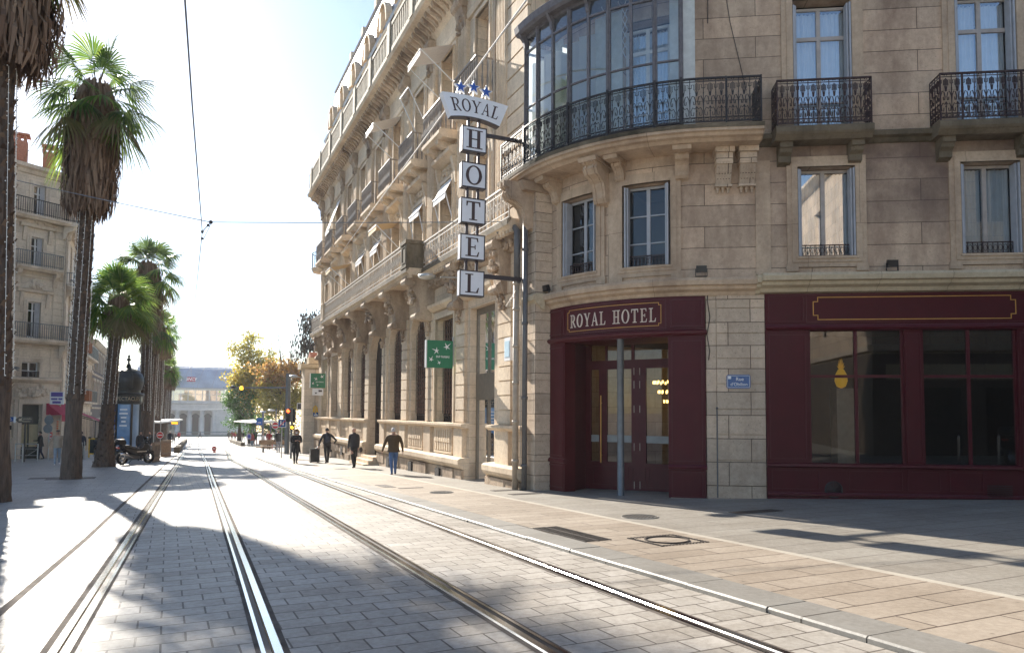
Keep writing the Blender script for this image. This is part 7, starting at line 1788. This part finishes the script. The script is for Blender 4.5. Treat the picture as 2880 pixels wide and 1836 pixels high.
# motor scooter, built lengthwise along local x
def scooter(lab, loc, rz):
    t = thing('motor_scooter', lab, 'motorbike', (0, 0, 0), 'motorbikes parked by the shaggy palm')
    for x in (-.78, .80):
        w_ = MB(); w_.tube([(x+.27*math.cos(a), 0, .33+.27*math.sin(a)) for a in [i*2*PI/24 for i in range(24)]], .065, 8, closed=True); wh = w_.build('wheel', M['tyre'], t, True)
        w_ = MB(); w_.tube([(x+.185*math.cos(a), 0, .33+.185*math.sin(a)) for a in [i*2*PI/20 for i in range(20)]], .022, 6, closed=True)
        for i in range(5): a = i*2*PI/5; w_.tube([(x, 0, .33), (x+.185*math.cos(a), 0, .33+.185*math.sin(a))], .022, 5)
        w_.tube([(x, -.06, .33), (x, .06, .33)], .06, 10); w_.build('rim', M['chrome'], wh)
    def side(poly, hw, name, mat, par=t, bev=.8):
        b = MB(); k = len(poly); cx, cz = sum(p[0] for p in poly)/k, sum(p[1] for p in poly)/k
        for y, s_ in ((-hw, bev), (-hw*.6, 1), (hw*.6, 1), (hw, bev)): b.v += [(cx+(x-cx)*s_, y, cz+(z-cz)*s_) for x, z in poly]
        for q in range(3):
            for j in range(k): j2 = (j+1) % k; b.f.append((q*k+j, q*k+j2, (q+1)*k+j2, (q+1)*k+j)); b.uv.append([(0, 0)]*4); b.m.append(0)
        b.f.append(tuple(reversed(range(k)))); b.uv.append([(0, 0)]*k); b.m.append(0); b.f.append(tuple(range(3*k, 4*k))); b.uv.append([(0, 0)]*k); b.m.append(0)
        return b.build(name, mat, par)
    gl = plain('scooter gloss black', (.012, .012, .018), .18) if 'scg' not in M else M['scg']; M['scg'] = gl
    bd = side([(-1.05, .78), (-.60, .60), (-.15, .48), (.20, .40), (.46, .42), (.62, .78), (.92, .72), (.88, .86), (.62, 1.10), (.46, 1.10), (.30, .86), (.05, .74), (-.40, .82), (-.98, .92)], .20, 'body', gl)
    side([(-.92, .93), (-.40, .83), (.02, .74), (.06, .80), (-.10, .88), (-.42, .93), (-.55, 1.0), (-.9, 1.02)], .17, 'seat', M['black'])
    side([(.56, .55), (.86, .64), (1.10, .52), (1.04, .62), (.84, .72), (.6, .66)], .11, 'front_mudguard', gl)
    side([(-.62, .30), (-.2, .26), (.18, .24), (.2, .44), (-.1, .50), (-.6, .52)], .15, 'engine', plain('engine metal', (.10, .10, .105), .4, .6) if 'eng' not in M else M['eng']); M['eng'] = bpy.data.materials['engine metal']
    side([(-1.16, 1.02), (-.74, 1.0), (-.70, 1.14), (-.80, 1.30), (-1.08, 1.30), (-1.2, 1.18)], .20, 'top_case', M['black'], t, .85)
    side([(.62, 1.08), (.72, 1.02), (.60, 1.36), (.54, 1.36)], .17, 'windscreen', M['pane_dark'])
    b = MB(); b.tube([(-1.08, -.21, .60), (-.62, -.21, .46), (-.3, -.20, .34)], [.062, .058, .03], 8); b.build('exhaust', M['chrome'], t, True)
    b = MB()
    for y in (-.07, .07): b.tube([(.60, y, 1.0), (.80, y, .33)], .026, 6)
    b.build('fork', M['eng'], t)
    b = MB(); b.tube([(.42, -.36, 1.10), (.50, -.12, 1.12), (.50, .12, 1.12), (.42, .36, 1.10)], .018, 6); b.build('handlebar', M['black'], t)
    for y in (-.36, .36):
        b = MB(); b.tube([(.48, y*.7, 1.12), (.52, y, 1.32)], .01, 4); b.ball((.52, y*1.1, 1.35), .07, 8, sx=.4, sy=1.2, sz=.7); b.build('mirror', M['black'], t)
    b = MB(); b.ball((.86, 0, .86), .10, 10, sx=.7, sy=1.2, sz=.7); b.build('headlight', M['chrome'], t, True)
    b = MB(); b.box((-1.07, 0, .87), .05, .2, .07); b.build('tail_light', M['red'], t)
    b = MB(); b.fbox(lambda u, o, z: (u, o, z), -.1, .5, -.207, -.2, .62, .66); b.build('side_trim', M['chrome'], bd)
    b = MB(); b.tube([(-.1, .1, .3), (-.2, .24, .02)], .014, 5); b.build('side_stand', M['eng'], t)
    t.location = loc; t.rotation_euler = (0, 0, rz); return t
s1_, s2_ = G(333, 1307), G(426, 1302)
mid = (s1_+s2_)/2; hd_ = math.atan2(s2_.y-s1_.y, s2_.x-s1_.x)
sc1 = scooter('black motor scooter with top case parked on the left pavement before the advertising column', mid, hd_)
sc2 = copy_tree(sc1, None, at(279, 36.6)+Vector((0, 0, 0)), hd_+.9); sc2['label'] = 'dark motor scooter mostly hidden behind the shaggy palm base'
sc3 = copy_tree(sc1, None, Vector(_hr(11.6, 8.2, zg(*_hr(11.6, 8.2, 0)[:2]))), -.6); sc3['label'] = 'black motor scooter parked across the side street, mirrored in the shop window'
for i, u in enumerate((7.4, 9.0, 10.2, 13.2)):
    q = _hr(u, 7.2, 0); z = zg(q[0], q[1]); t = thing('bollard', 'polished steel bollard of the side street row, mirrored in the shop window', 'bollard', (q[0], q[1], z), 'side street bollards'); m = MB(); m.lathe([(.04, 0), (.04, 1.02), (.03, 1.06), (.0, 1.07)], (q[0], q[1], z), 12); m.build('post', M['chrome'], t)
# slatted timber fence pieces
for (pxa, pxb, Y, lab, nn) in ((433, 450, 39.0, 'short slatted timber fence beside the scooter front wheel', 6), (456, 481, 47., 'second slatted timber fence section by the no-entry pole', 8)):
    a, b = at(pxa, Y), at(pxb, Y+1.2); fr = frame((a.x, a.y), (b.x-a.x, b.y-a.y)); L = (b-a).length
    t = thing('slat_fence', lab, 'fence', a, 'timber slat fences')
    m = MB()
    for i in range(nn): x = L*i/(nn-1); m.fbox(fr, x-.03, x+.03, -.04, .04, a.z-.05, a.z+1.08)
    m.build('slats', M['wood'], t); 
    for q in (.9, .15): m = MB(); m.fbox(fr, -.03, L+.03, .04, .07, a.z+q, a.z+q+.1); m.build('cross_rail', M['wood'], t)
# sign helpers facing the camera side of the street
def pole_sign(lab, px, Y, top_py, r=.03, cat='sign post', mat='galv', name='sign_post'):
    b = at(px, Y); t = thing(name, lab, cat, b); z1 = zat(top_py, Y, px); m = MB(); m.tube([(b.x, b.y, b.z-.05), (b.x, b.y, z1)], r, 8); m.build('pole', M[mat], t); return t, b
def disc(t, c, r, face, mat, th_=.02, name='disc', n=24):
    fr = frame((c[0], c[1]), (math.cos(face), math.sin(face))); m = MB()
    m.prism(fr, [(r*math.cos(2*PI*i/n), c[2]+r*math.sin(2*PI*i/n)) for i in range(n)], .03, .03+th_); return m.build(name, M[mat], t), fr
def noentry(t, b, px, py, Y, r):
    p = P_(px, py, Y-.05); d, fr = disc(t, p, r, .0, 'red', name='sign_disc'); m = MB(); m.fbox(fr, -r*.75, r*.75, .05, .058, p.z-r*.17, p.z+r*.17); m.build('bar', M['white'], d)
    m = MB(); m.tube([fr(r*math.cos(i*PI/12), .05, p.z+r*math.sin(i*PI/12)) for i in range(24)], .02, 4, closed=True); m.build('rim', M['white'], d)
t, b = pole_sign('no-entry sign on a slim pole at the left by the tram shelter', 452, 56, 1140); noentry(t, b, 451, 1223, 56, .25)
t, b = pole_sign('bare slim steel pole between scooter and no-entry sign', 433, 47, 1150)
t = thing('tram_warning_sign', 'small round red and white sign standing low between the tracks', 'sign', G(603, 1272))
p = G(603, 1272); m = MB(); m.box((p.x, p.y, p.z+.12), .16, .16, .24); m.build('stand', M['red'], t); noentry(t, p, 603, 1261, p.y, .19)
# two platform edges
for pts, lab in (([(497, 1273), (523, 1240)], 'low dark platform edge left of the tracks'), ([(683, 1256), (650, 1244)], 'low dark platform edge right of the tracks')):
    a, b = G(*pts[0]), G(*pts[1]); fr = frame((a.x, a.y), (b.x-a.x, b.y-a.y)); L = (b-a).length; t = thing('platform_edge', lab, 'kerb wall', a)
    m = MB(); m.sweep(fr, 0, L, [(-.22, -.3), (.22, -.3), (.22, .42), (.18, .46), (-.18, .46), (-.22, .42)]); 
    for i, q in enumerate(m.v): m.v[i] = (q[0], q[1], q[2]+zg(q[0], q[1]))
    m.build('wall', M['hdirty'], t)
# tram shelter on the left
a, b = at(412, 62), at(500, 88); fr = frame((a.x, a.y), (b.x-a.x, b.y-a.y)); L = (b-a).length; ga_ = (a.z+b.z)/2
t = thing('tram_shelter', 'tram shelter with thin white roof and glass panels on the left', 'shelter', a)
m = MB(); m.fbox(fr, -1, L*.7, -1.2, 1.2, ga_+2.75, ga_+2.9); m.build('roof', M['white'], t)
for i in range(5): m = MB(); p = fr(L*.66*i/4, -.9, 0); m.tube([(p[0], p[1], ga_-1), (p[0], p[1], ga_+2.75)], .06, 8); m.build('post', M['galv'], t)
m = MB(); m.quad(fr(.5, -.95, ga_+.3), fr(L*.66, -.95, ga_+.3), fr(L*.66, -.95, ga_+2.4), fr(.5, -.95, ga_+2.4)); m.quad(fr(L*.66, -.95, ga_+.3), fr(L*.66, .6, ga_+.3), fr(L*.66, .6, ga_+2.4), fr(L*.66, -.95, ga_+2.4)); m.build('glass_panel', M['pane'], t)
panel('tram_display', 'orange lit display board above the tram shelter', 'display', 481, 1185, 501, 1193, 72, M['black'], [(.05, .1, .95, .9)], emit('amber display', (.9, .35, .02), .9))
# A-frame blackboard
p = at(266, 47); t = thing('menu_board', 'yellow framed blackboard menu stand behind the shaggy palm', 'menu board', p); fr = frame((p.x, p.y), (1, .1))
m = MB()
for x0, x1, z0, z1 in ((-.32, -.25, 0, 1.25), (.25, .32, 0, 1.25), (-.25, .25, 1.17, 1.25), (-.25, .25, .2, .28)): m.fbox(fr, x0, x1, -.03, .03, p.z+z0, p.z+z1)
m.build('frame', M['yellow'], t); m = MB(); m.fbox(fr, -.25, .25, -.015, .015, p.z+.28, p.z+1.17); m.build('board', M['board'], t)
for px, Y, lab in ((232, 41.5, 'slim pale bollard just right of the second palm trunk'), (239, 43.5, 'second slim pale bollard, nearer the blackboard')):
    p = at(px, Y); t = thing('bollard', lab, 'bollard', p, 'slim bollards'); m = MB(); m.lathe([(.045, 0), (.045, 1.0), (.05, 1.02), (.03, 1.06), (.0, 1.07)], (p.x, p.y, p.z), 10); m.build('post', M['galv'], t)
# barrier
a, b = at(46, 41.2), at(109, 41.2); fr = frame((a.x, a.y), (b.x-a.x, b.y-a.y)); L = (b-a).length; z = a.z
t = thing('pedestrian_barrier', 'grey tubular pedestrian barrier before the left doorway', 'barrier', a); m = MB()
for x in (0, L): m.tube([fr(x, 0, z), fr(x, 0, z+1.0)], .028, 6)
for h_ in (1.0, .72, .35): m.tube([fr(0, 0, z+h_), fr(L, 0, z+h_)], .028 if h_ == 1 else .018, 6)
m.tube([fr(L*.55, 0, z+.35), fr(L, 0, z+.72)], .014, 5); m.build('rails', M['galv'], t)
m = MB(); p = at(67, 38.5); m.tube([(p.x, p.y, p.z), (p.x, p.y, p.z+1.02)], .04, 8); o = m.build('bollard', M['galv'], None, loc=p); tag(o, 'pale steel post standing in front of the pedestrian barrier', 'bollard')
# direction sign
t, b = pole_sign('dark arrow direction sign pointing left on a dark post at the left doorway', 71, 40.5, 1172, .05, 'direction sign', 'kiosk', 'direction_sign')
a, c_ = P_(44, 1180, 40.4), P_(92, 1178, 40.4); fr = frame((a.x, a.y), (c_.x-a.x, c_.y-a.y)); L = (c_-a).length; zc = a.z; h_ = .17
m = MB(); m.prism(fr, [(0, zc), (.2, zc-h_), (L, zc-h_), (L, zc+h_), (.2, zc+h_)], -.03, .03); ar = m.build('arrow_panel', plain('dark bronze sign', (.06, .048, .038), .5), t)
m = MB(); m.fbox(fr, .2, .36, .03, .036, zc-.07, zc+.07); text_mb('Comédie', .16, lambda u, o, z: fr(.62+u, o, zc+.06+z), .03, .036, m); text_mb('Montpellier', .13, lambda u, o, z: fr(.62+u, o, zc-.08+z), .03, .036, m, xs=.8); m.build('lettering', M['cream'], ar)
m = MB(); m.prism(fr, [(-.12, zc-h_), (.0, zc-h_), (.0, zc+h_), (-.12, zc+h_)], -.025, .0); m.build('back_plate', M['white'], ar)
t, b = pole_sign('post with two round sign backs in front of the crimson awning', 139, 43, 1165)
for px, py in ((139, 1181), (136, 1205)): p = P_(px, py, 42.9); disc(t, p, .27, 0, 'bsteel', name='sign_back')
# cafe awning further along
fr = _ls; t = thing('cafe_awning', 'dark red cafe awning with frame behind the second palm', 'awning', _ls(9, .5, 1)); m = MB()
m.quad(fr(8.4, .1, 1.5), fr(12, .1, 1.5), fr(12, 1.8, .75), fr(8.4, 1.8, .75)); m.quad(fr(8.4, 1.8, .75), fr(12, 1.8, .75), fr(12, 1.81, .5), fr(8.4, 1.81, .5)); m.build('canvas', M['crimson'], t)
m = MB()
for u in (8.4, 12): m.tube([fr(u, .1, 1.2), fr(u, 1.8, .73)], .03, 5); m.tube([fr(u, 1.5, -2), fr(u, 1.5, .8)], .04, 5)
m.build('frame', M['black'], t)
# wall lantern on the left building
t = thing('street_lamp', 'dark disc street lamp on an arm from the left corner building', 'street lamp', P_(35, 1035, 43)); p = P_(33, 1034, 43); m = MB(); m.ball(p, .42, 12, sz=.22); m.build('lamp_head', M['bsteel'], t, True); m = MB(); m.tube([p, (p.x-.4, p.y+1.2, p.z-.1)], .03, 5); m.build('arm', M['bsteel'], t)
# ---- right side of the street
t, b = pole_sign('thin pole carrying a round no-entry sign and a square blue end-of-pedestrian-zone sign', 793, 43, 1178, .03)
noentry(t, b, 775, 1196, 43, .20)
p = P_(794, 1190, 42.9); fr = frame((p.x, p.y), (1, 0)); m = MB(); m.fbox(fr, -.245, .245, .03, .05, p.z-.245, p.z+.245); sq = m.build('square_panel', M['white'], t)
m = MB(); m.fbox(fr, -.215, .215, .05, .054, p.z-.215, p.z+.215); bp = m.build('blue_field', M['blue'], sq)
m = MB(); 
for dx, h_ in ((-.07, .13), (.07, .09)): m.ball(fr(dx, .056, p.z+h_), .034, 8, sy=.2); m.prism(fr, [(dx-.045, p.z-.12), (dx+.045, p.z-.12), (dx+.03, p.z+h_-.035), (dx-.03, p.z+h_-.035)], .054, .058)
m.build('pictogram', M['white'], bp)
m = MB(); m.prism(fr, [(-.215, p.z-.215), (-.15, p.z-.215), (.215, p.z+.15), (.215, p.z+.215)], .058, .062); m.build('red_bar', M['red'], bp)
# traffic light
t, b = pole_sign('traffic light on a pole showing red, with a lower amber light', 820, 42.2, 1146, .06, 'traffic light', 'bsteel', 'traffic_light')
def head(px, py0, py1, Y, lit, nm, wpx=11):
    a = P_(px, (py0+py1)/2, Y); h_ = abs(zat(py0, Y, px)-zat(py1, Y, px)); fr = frame((a.x, a.y-.12), (1, .1)); m = MB(); w_ = wpx*Y/FPX
    m.fbox(fr, -w_/2, w_/2, -.12, .08, a.z-h_/2, a.z+h_/2); hb = m.build('signal_head', M['black'], t); n = max(1, round(h_/.3))
    for i in range(n):
        z = a.z+h_/2-(i+.5)*h_/n; r = min(w_, h_/n)*.42; m = MB(); m.prism(fr, [(r*math.cos(q*PI/8), z+r*math.sin(q*PI/8)) for q in range(16)], .08, .10)
        m.build('lens', lit if i == 0 and lit else M['board'], hb)
        m = MB(); m.tube([fr(r*1.05*math.cos(q*PI/8), .16, z+r*1.05*math.sin(q*PI/8)) for q in range(9)], .025, 4); m.build('visor', M['black'], hb)
redl = emit('red signal light', (1., .10, .02), 2.2); amb = emit('amber signal light', (1., .50, .03), 1.4)
head(813, 1149, 1186, 41.9, redl, 'a', 12); head(827, 1150, 1186, 42.6, None, 'b', 10); head(824, 1193, 1209, 42., amb, 'c', 11)
# catenary mast with arm and amber lamp
t, b = pole_sign('tall grey tram mast with a horizontal arm across the trees', 808, 50, 1050, .17, 'mast', 'bsteel', 'catenary_mast')
z = zat(1090, 50, 806); a, c_ = P_(808, 1090, 50), P_(648, 1090, 54); m = MB(); m.tube([a, c_], .06, 6); m.build('arm', M['bsteel'], t)
m = MB(); m.ball(P_(679, 1091, 53), .15, 10); m.build('amber_lamp', emit('amber lamp', (1, .5, .02), 1.5), t)
m = MB(); m.ball(P_(655, 1088, 53.6), .2, 8, sz=.6); m.build('insulator', M['black'], t)
for px, Y, top, hx, hy, lab in ((776, 62, 1150, 763, 1154, 'slim street lamp with a curved pale head before the rust brown tree'), (739, 74, 1158, 740, 1158, 'grey street lamp post with ball head beside the shelter'), (832, 49, 1056, 826, 1058, 'pale street lamp head reaching out above the annex corner')):
    if px == 832:
        t = thing('street_lamp', lab, 'street lamp', P_(850, 1066, 50)); m = MB(); m.tube([P_(852, 1062, 50.4), P_(832, 1058, 49.6)], .03, 5); m.build('arm', M['galv'], t)
    else: t, b = pole_sign(lab, px, Y, top, .06 if px == 776 else .12, 'street lamp', 'bsteel', 'street_lamp')
    p = P_(hx, hy, Y); m = MB(); m.ball(p, .26, 12, sx=1.25, sz=.4); m.build('lamp_head', M['galv'], t, True)
# shelter, planter and cafe furniture
a, b = at(684, 82), at(738, 74); fr = frame((a.x, a.y), (b.x-a.x, b.y-a.y)); L = (b-a).length; g_ = a.z
t = thing('tram_shelter', 'grey tram shelter canopy on the right beside the blue panel', 'shelter', a); m = MB(); m.sweep(fr, 0, L, [(-1.2, g_+2.7), (1.0, g_+2.7), (1.1, g_+2.8), (-1.2, g_+3.0)]); m.build('canopy', M['galv'], t)
for x in (.4, L-.4): m = MB(); m.tube([fr(x, -.9, g_-.1), fr(x, -.9, g_+2.75)], .07, 8); m.build('post', M['bsteel'], t)
panel('info_panel', 'bright blue information panel on the right shelter', 'panel', 721, 1175, 737, 1195, 73, M['bluebright'], [(.2, .3, .8, .4)], M['white'])
p = at(750, 67); t = thing('planter', 'square concrete planter by the woman in maroon', 'planter', p); m = MB(); m.box((p.x, p.y, p.z+.35), .9, .9, .7, SANG); m.build('tub', M['hstone2'], t); m = MB(); m.box((p.x, p.y, p.z+.72), .8, .8, .06, SANG); m.build('soil', M['bark'], t)
p = at(767, 64); t = thing('cafe_table', 'small cafe table with pale top between the maroon woman and the dark jacketed man', 'table', p); m = MB(); m.lathe([(.0, .74), (.45, .74), (.45, .78), (0, .78)], (p.x, p.y, p.z), 14); m.build('table_top', M['white'], t); m = MB(); m.tube([(p.x, p.y, p.z), (p.x, p.y, p.z+.74)], .03, 6); m.lathe([(.25, 0), (.2, .04), (0, .05)], (p.x, p.y, p.z), 10); m.build('leg', M['red'], t)
p = at(848, 56); t = thing('bench', 'long wooden bench behind the fur-hooded woman', 'bench', p); m = MB(); q = Vector((SR[0], SR[1], 0)); m.box((p.x-q.x*1.2, p.y-q.y*1.2, p.z+.45), 4.2, .5, .08, SANG); m.build('seat', M['wood'], t); m = MB()
for s_ in (-2.8, .4): m.box((p.x+q.x*s_, p.y+q.y*s_, p.z+.2), .12, .45, .42, SANG)
m.build('leg', M['bsteel'], t)
m = MB(); m.box((p.x-q.x*1.2+.1, p.y-q.y*1.2+.25, p.z+.8), 4.2, .06, .35, SANG); m.build('backrest', M['wood'], t)
p = G(631, 1226); t = thing('parasol', 'folded red parasol standing far off before the station', 'parasol', p); m = MB(); m.lathe([(.02, .3), (.55, .5), (.45, 1.6), (.12, 2.5), (.02, 2.7)], (p.x, p.y, p.z), 10); m.build('canopy', M['red'], t); m = MB(); m.tube([(p.x, p.y, p.z), (p.x, p.y, p.z+2.8)], .05, 5); m.build('pole', M['galv'], t)
panel('notice_board', 'dark notice board with white border before the autumn trees, left of the annex', 'notice board', 834, 1133, 848, 1152, 52, M['white'], [(.1, .08, .9, .92)], M['black'])
panel('street_name_plate', 'small blue plate on the annex wall', 'street sign', 880, 1159, 895, 1170, 49.8, M['blue'], [(.3, .55, .7, .7), (.15, .2, .85, .4)], M['white'])
p = P_(887, 1150, 49.6); t = thing('wall_ornament', 'small orange arch-shaped shop emblem above the blue annex plate', 'emblem', p); m = MB(); m.tube([p+Vector((-.13, 0, -.22)), p+Vector((-.1, 0, .1)), p+Vector((0, 0, .22)), p+Vector((.1, 0, .1)), p+Vector((.13, 0, -.22))], .05, 6); m.tube([p+Vector((0, 0, -.3)), p+Vector((0, 0, .05))], .04, 5); m.build('arch', M['yellow'], t)
# ---- covers and grates in the paving (sheets and bars proud of the slabs)
def on(s, r, z): return st(s, r, KH+z)
t = thing('drain_grate', 'long black double-slot drain grate in the pavement', 'grate', on(9.7, 5.63, 0)); m = MB()
fr = lambda u, o, z: on(9.7+u, 5.63+o, z)
m.quad(fr(-.80, -.21, .003), fr(.80, -.21, .003), fr(.80, .21, .003), fr(-.8, .21, .003)); m.build('pit', M['black'], t)
m = MB()
for x in [-.8+.032*i for i in range(51)]:
    for y0, y1 in ((-.2, -.02), (.02, .2)): m.fbox(fr, x, x+.014, y0, y1, .003, .010)
m.fbox(fr, -.82, .82, -.02, .02, .003, .011); m.fbox(fr, -.82, .82, -.225, -.2, .003, .011); m.fbox(fr, -.82, .82, .2, .225, .003, .011); m.build('bars', M['cast'], t)
def rcover(lab, s, r, R):
    t = thing('manhole_cover', lab, 'manhole cover', on(s, r, 0)); c = on(s, r, .004); m = MB(); m.prism(lambda u, o, z: on(s+u, r+z, o), [(R*math.cos(i*PI/16), R*math.sin(i*PI/16)) for i in range(32)], .002, .006); pl_ = m.build('plate', M['cast'], t); m = MB()
    for i in range(-7, 8):
        for j in range(-7, 8):
            x, y = i*R/7.5, j*R/7.5
            if x*x+y*y < (R*.9)**2 and (i+j) % 2: m.fbox(lambda u, o, z: on(s+x+u, r+y+o, z), -.014, .014, -.014, .014, .006, .011)
    m.tube([on(s+R*math.cos(i*PI/16), r+R*math.sin(i*PI/16), .006) for i in range(32)], .012, 4, closed=True); m.build('studs', M['granite'], pl_)
rcover('round studded manhole cover in the sunlit pavement before the entrance', 10.95, 7.83, .33); rcover('small round cover in the far sunlit pavement near the bank', 17.6, 6.4, .30)
t = thing('manhole_cover', 'square cast frame with a round stone-filled lid in the pavement', 'manhole cover', on(8.5, 6.55, 0)); m = MB()
for i in range(14):
    for (x, y) in ((-.42+.06*i, -.42), (-.42+.06*i, .36)): m.fbox(lambda u, o, z: on(8.5+x+u, 6.55+y+o, z), 0, .035, 0, .06, .003, .009)
    for (x, y) in ((-.42, -.40+.058*i), (.36, -.40+.058*i)): m.fbox(lambda u, o, z: on(8.5+x+u, 6.55+y+o, z), 0, .06, 0, .03, .003, .0095)
m.tube([on(8.5+.31*math.cos(i*PI/14), 6.55+.31*math.sin(i*PI/14), .004) for i in range(28)], .018, 4, closed=True); m.build('frame', M['cast'], t)
def plate(lab, s, r, a, b, name='ground_cover', cat='cover'): 
    m = MB(); m.fbox(lambda u, o, z: on(s+u, r+o, z), -a, a, -b, b, .002, .008); o = m.build(name, M['cast'], None, loc=on(s, r, 0)); tag(o, lab, cat)
plate('rectangular iron cover in the far pavement in front of the bank', 20.4, 5.7, .55, .17); plate('narrow iron strip cover beside the far rectangular one', 19.4, 6.15, .08, .35); plate('long flat iron cover along the bank plinth', 17.4, 8.2, .16, .45); plate('iron cover near the drainpipes', 16.2, 8.1, .16, .40); plate('flat cover in the shade before the shopfront', 10.6, 10.3, .16, .55); plate('small dark square cover by the woman in the fur hood', 30.5, 6.6, .4, .22)
# ---- overhead wires
def wire(lab, pts, r, mat='iron', name='overhead_wire', sag=0., group='overhead wires'):
    P = []
    for a, b in zip(pts[:-1], pts[1:]):
        a, b = Vector(a), Vector(b)
        for i in range(9): q = a.lerp(b, i/8); q.z -= sag*4*(i/8)*(1-i/8); P.append(q)
    m = MB(); m.tube(P, r, 5); o = m.build(name, M[mat], None, loc=P[0]); tag(o, lab, 'wire', group); return o
w0, w1, w2, w3, w4 = P_(516, -60, 7.2), P_(541, 300, 9.6), P_(569, 652, 16.6), P_(545, 880, 28.), P_(531, 985, 44)
wire('tram contact wire running up from the street to the top of the picture', [P_(480, -700, 4.2), w0, w1, w2, w3, w4, P_(545, 1100, 90)], .011, 'bsteel')
wl, wj, wr = P_(-80, 480, 26), P_(593, 625, 17.2), Vector(HP(-5.6, .5, 7.05))
wire('span wire crossing the street from the left palms to the hotel corner', [wl, P_(45, 507, 24), wj, wr], .012, 'bsteel', sag=.02)
m = MB(); m.tube([wj, w2], .012, 5); m.tube([wj+Vector((0, 0, -.05)), w2+Vector((.03, 0, -.18))], .008, 5); m.ball(wj, .05, 8); m.ball((wj*2+w2)/3, .04, 6); m.ball(w2, .04, 6); m.ball(w2+Vector((0, 0, -.16)), .035, 6); o = m.build('wire_clamp', M['iron'], None, loc=wj); tag(o, 'black pull-off clamp joining the span wire and the contact wire', 'clamp')
ce = FB(20.5, .1, 11.0); wire('thick pale cable slanting down across the hotel sign to the bank', [P_(1492, -15, 15.5), P_(1320, 220, 19.5), ce], .024, 'canvas')
wire('thin cable from the bank end down towards the autumn trees', [FB(28.5, .2, 9.2), P_(744, 965, 95)], .02, 'bsteel')
wire('thin far wire high across the street left of the autumn trees', [P_(430, 950, 70), P_(505, 966, 66), P_(660, 971, 70)], .012, 'bsteel')
wire('pale far wire in front of the station columns', [P_(430, 1147, 120), P_(560, 1152, 120), P_(700, 1146, 100)], .03, 'canvas'); wire('second pale far wire above the first before the station', [P_(510, 1141, 120), P_(620, 1136, 110), P_(740, 1128, 90)], .03, 'canvas')
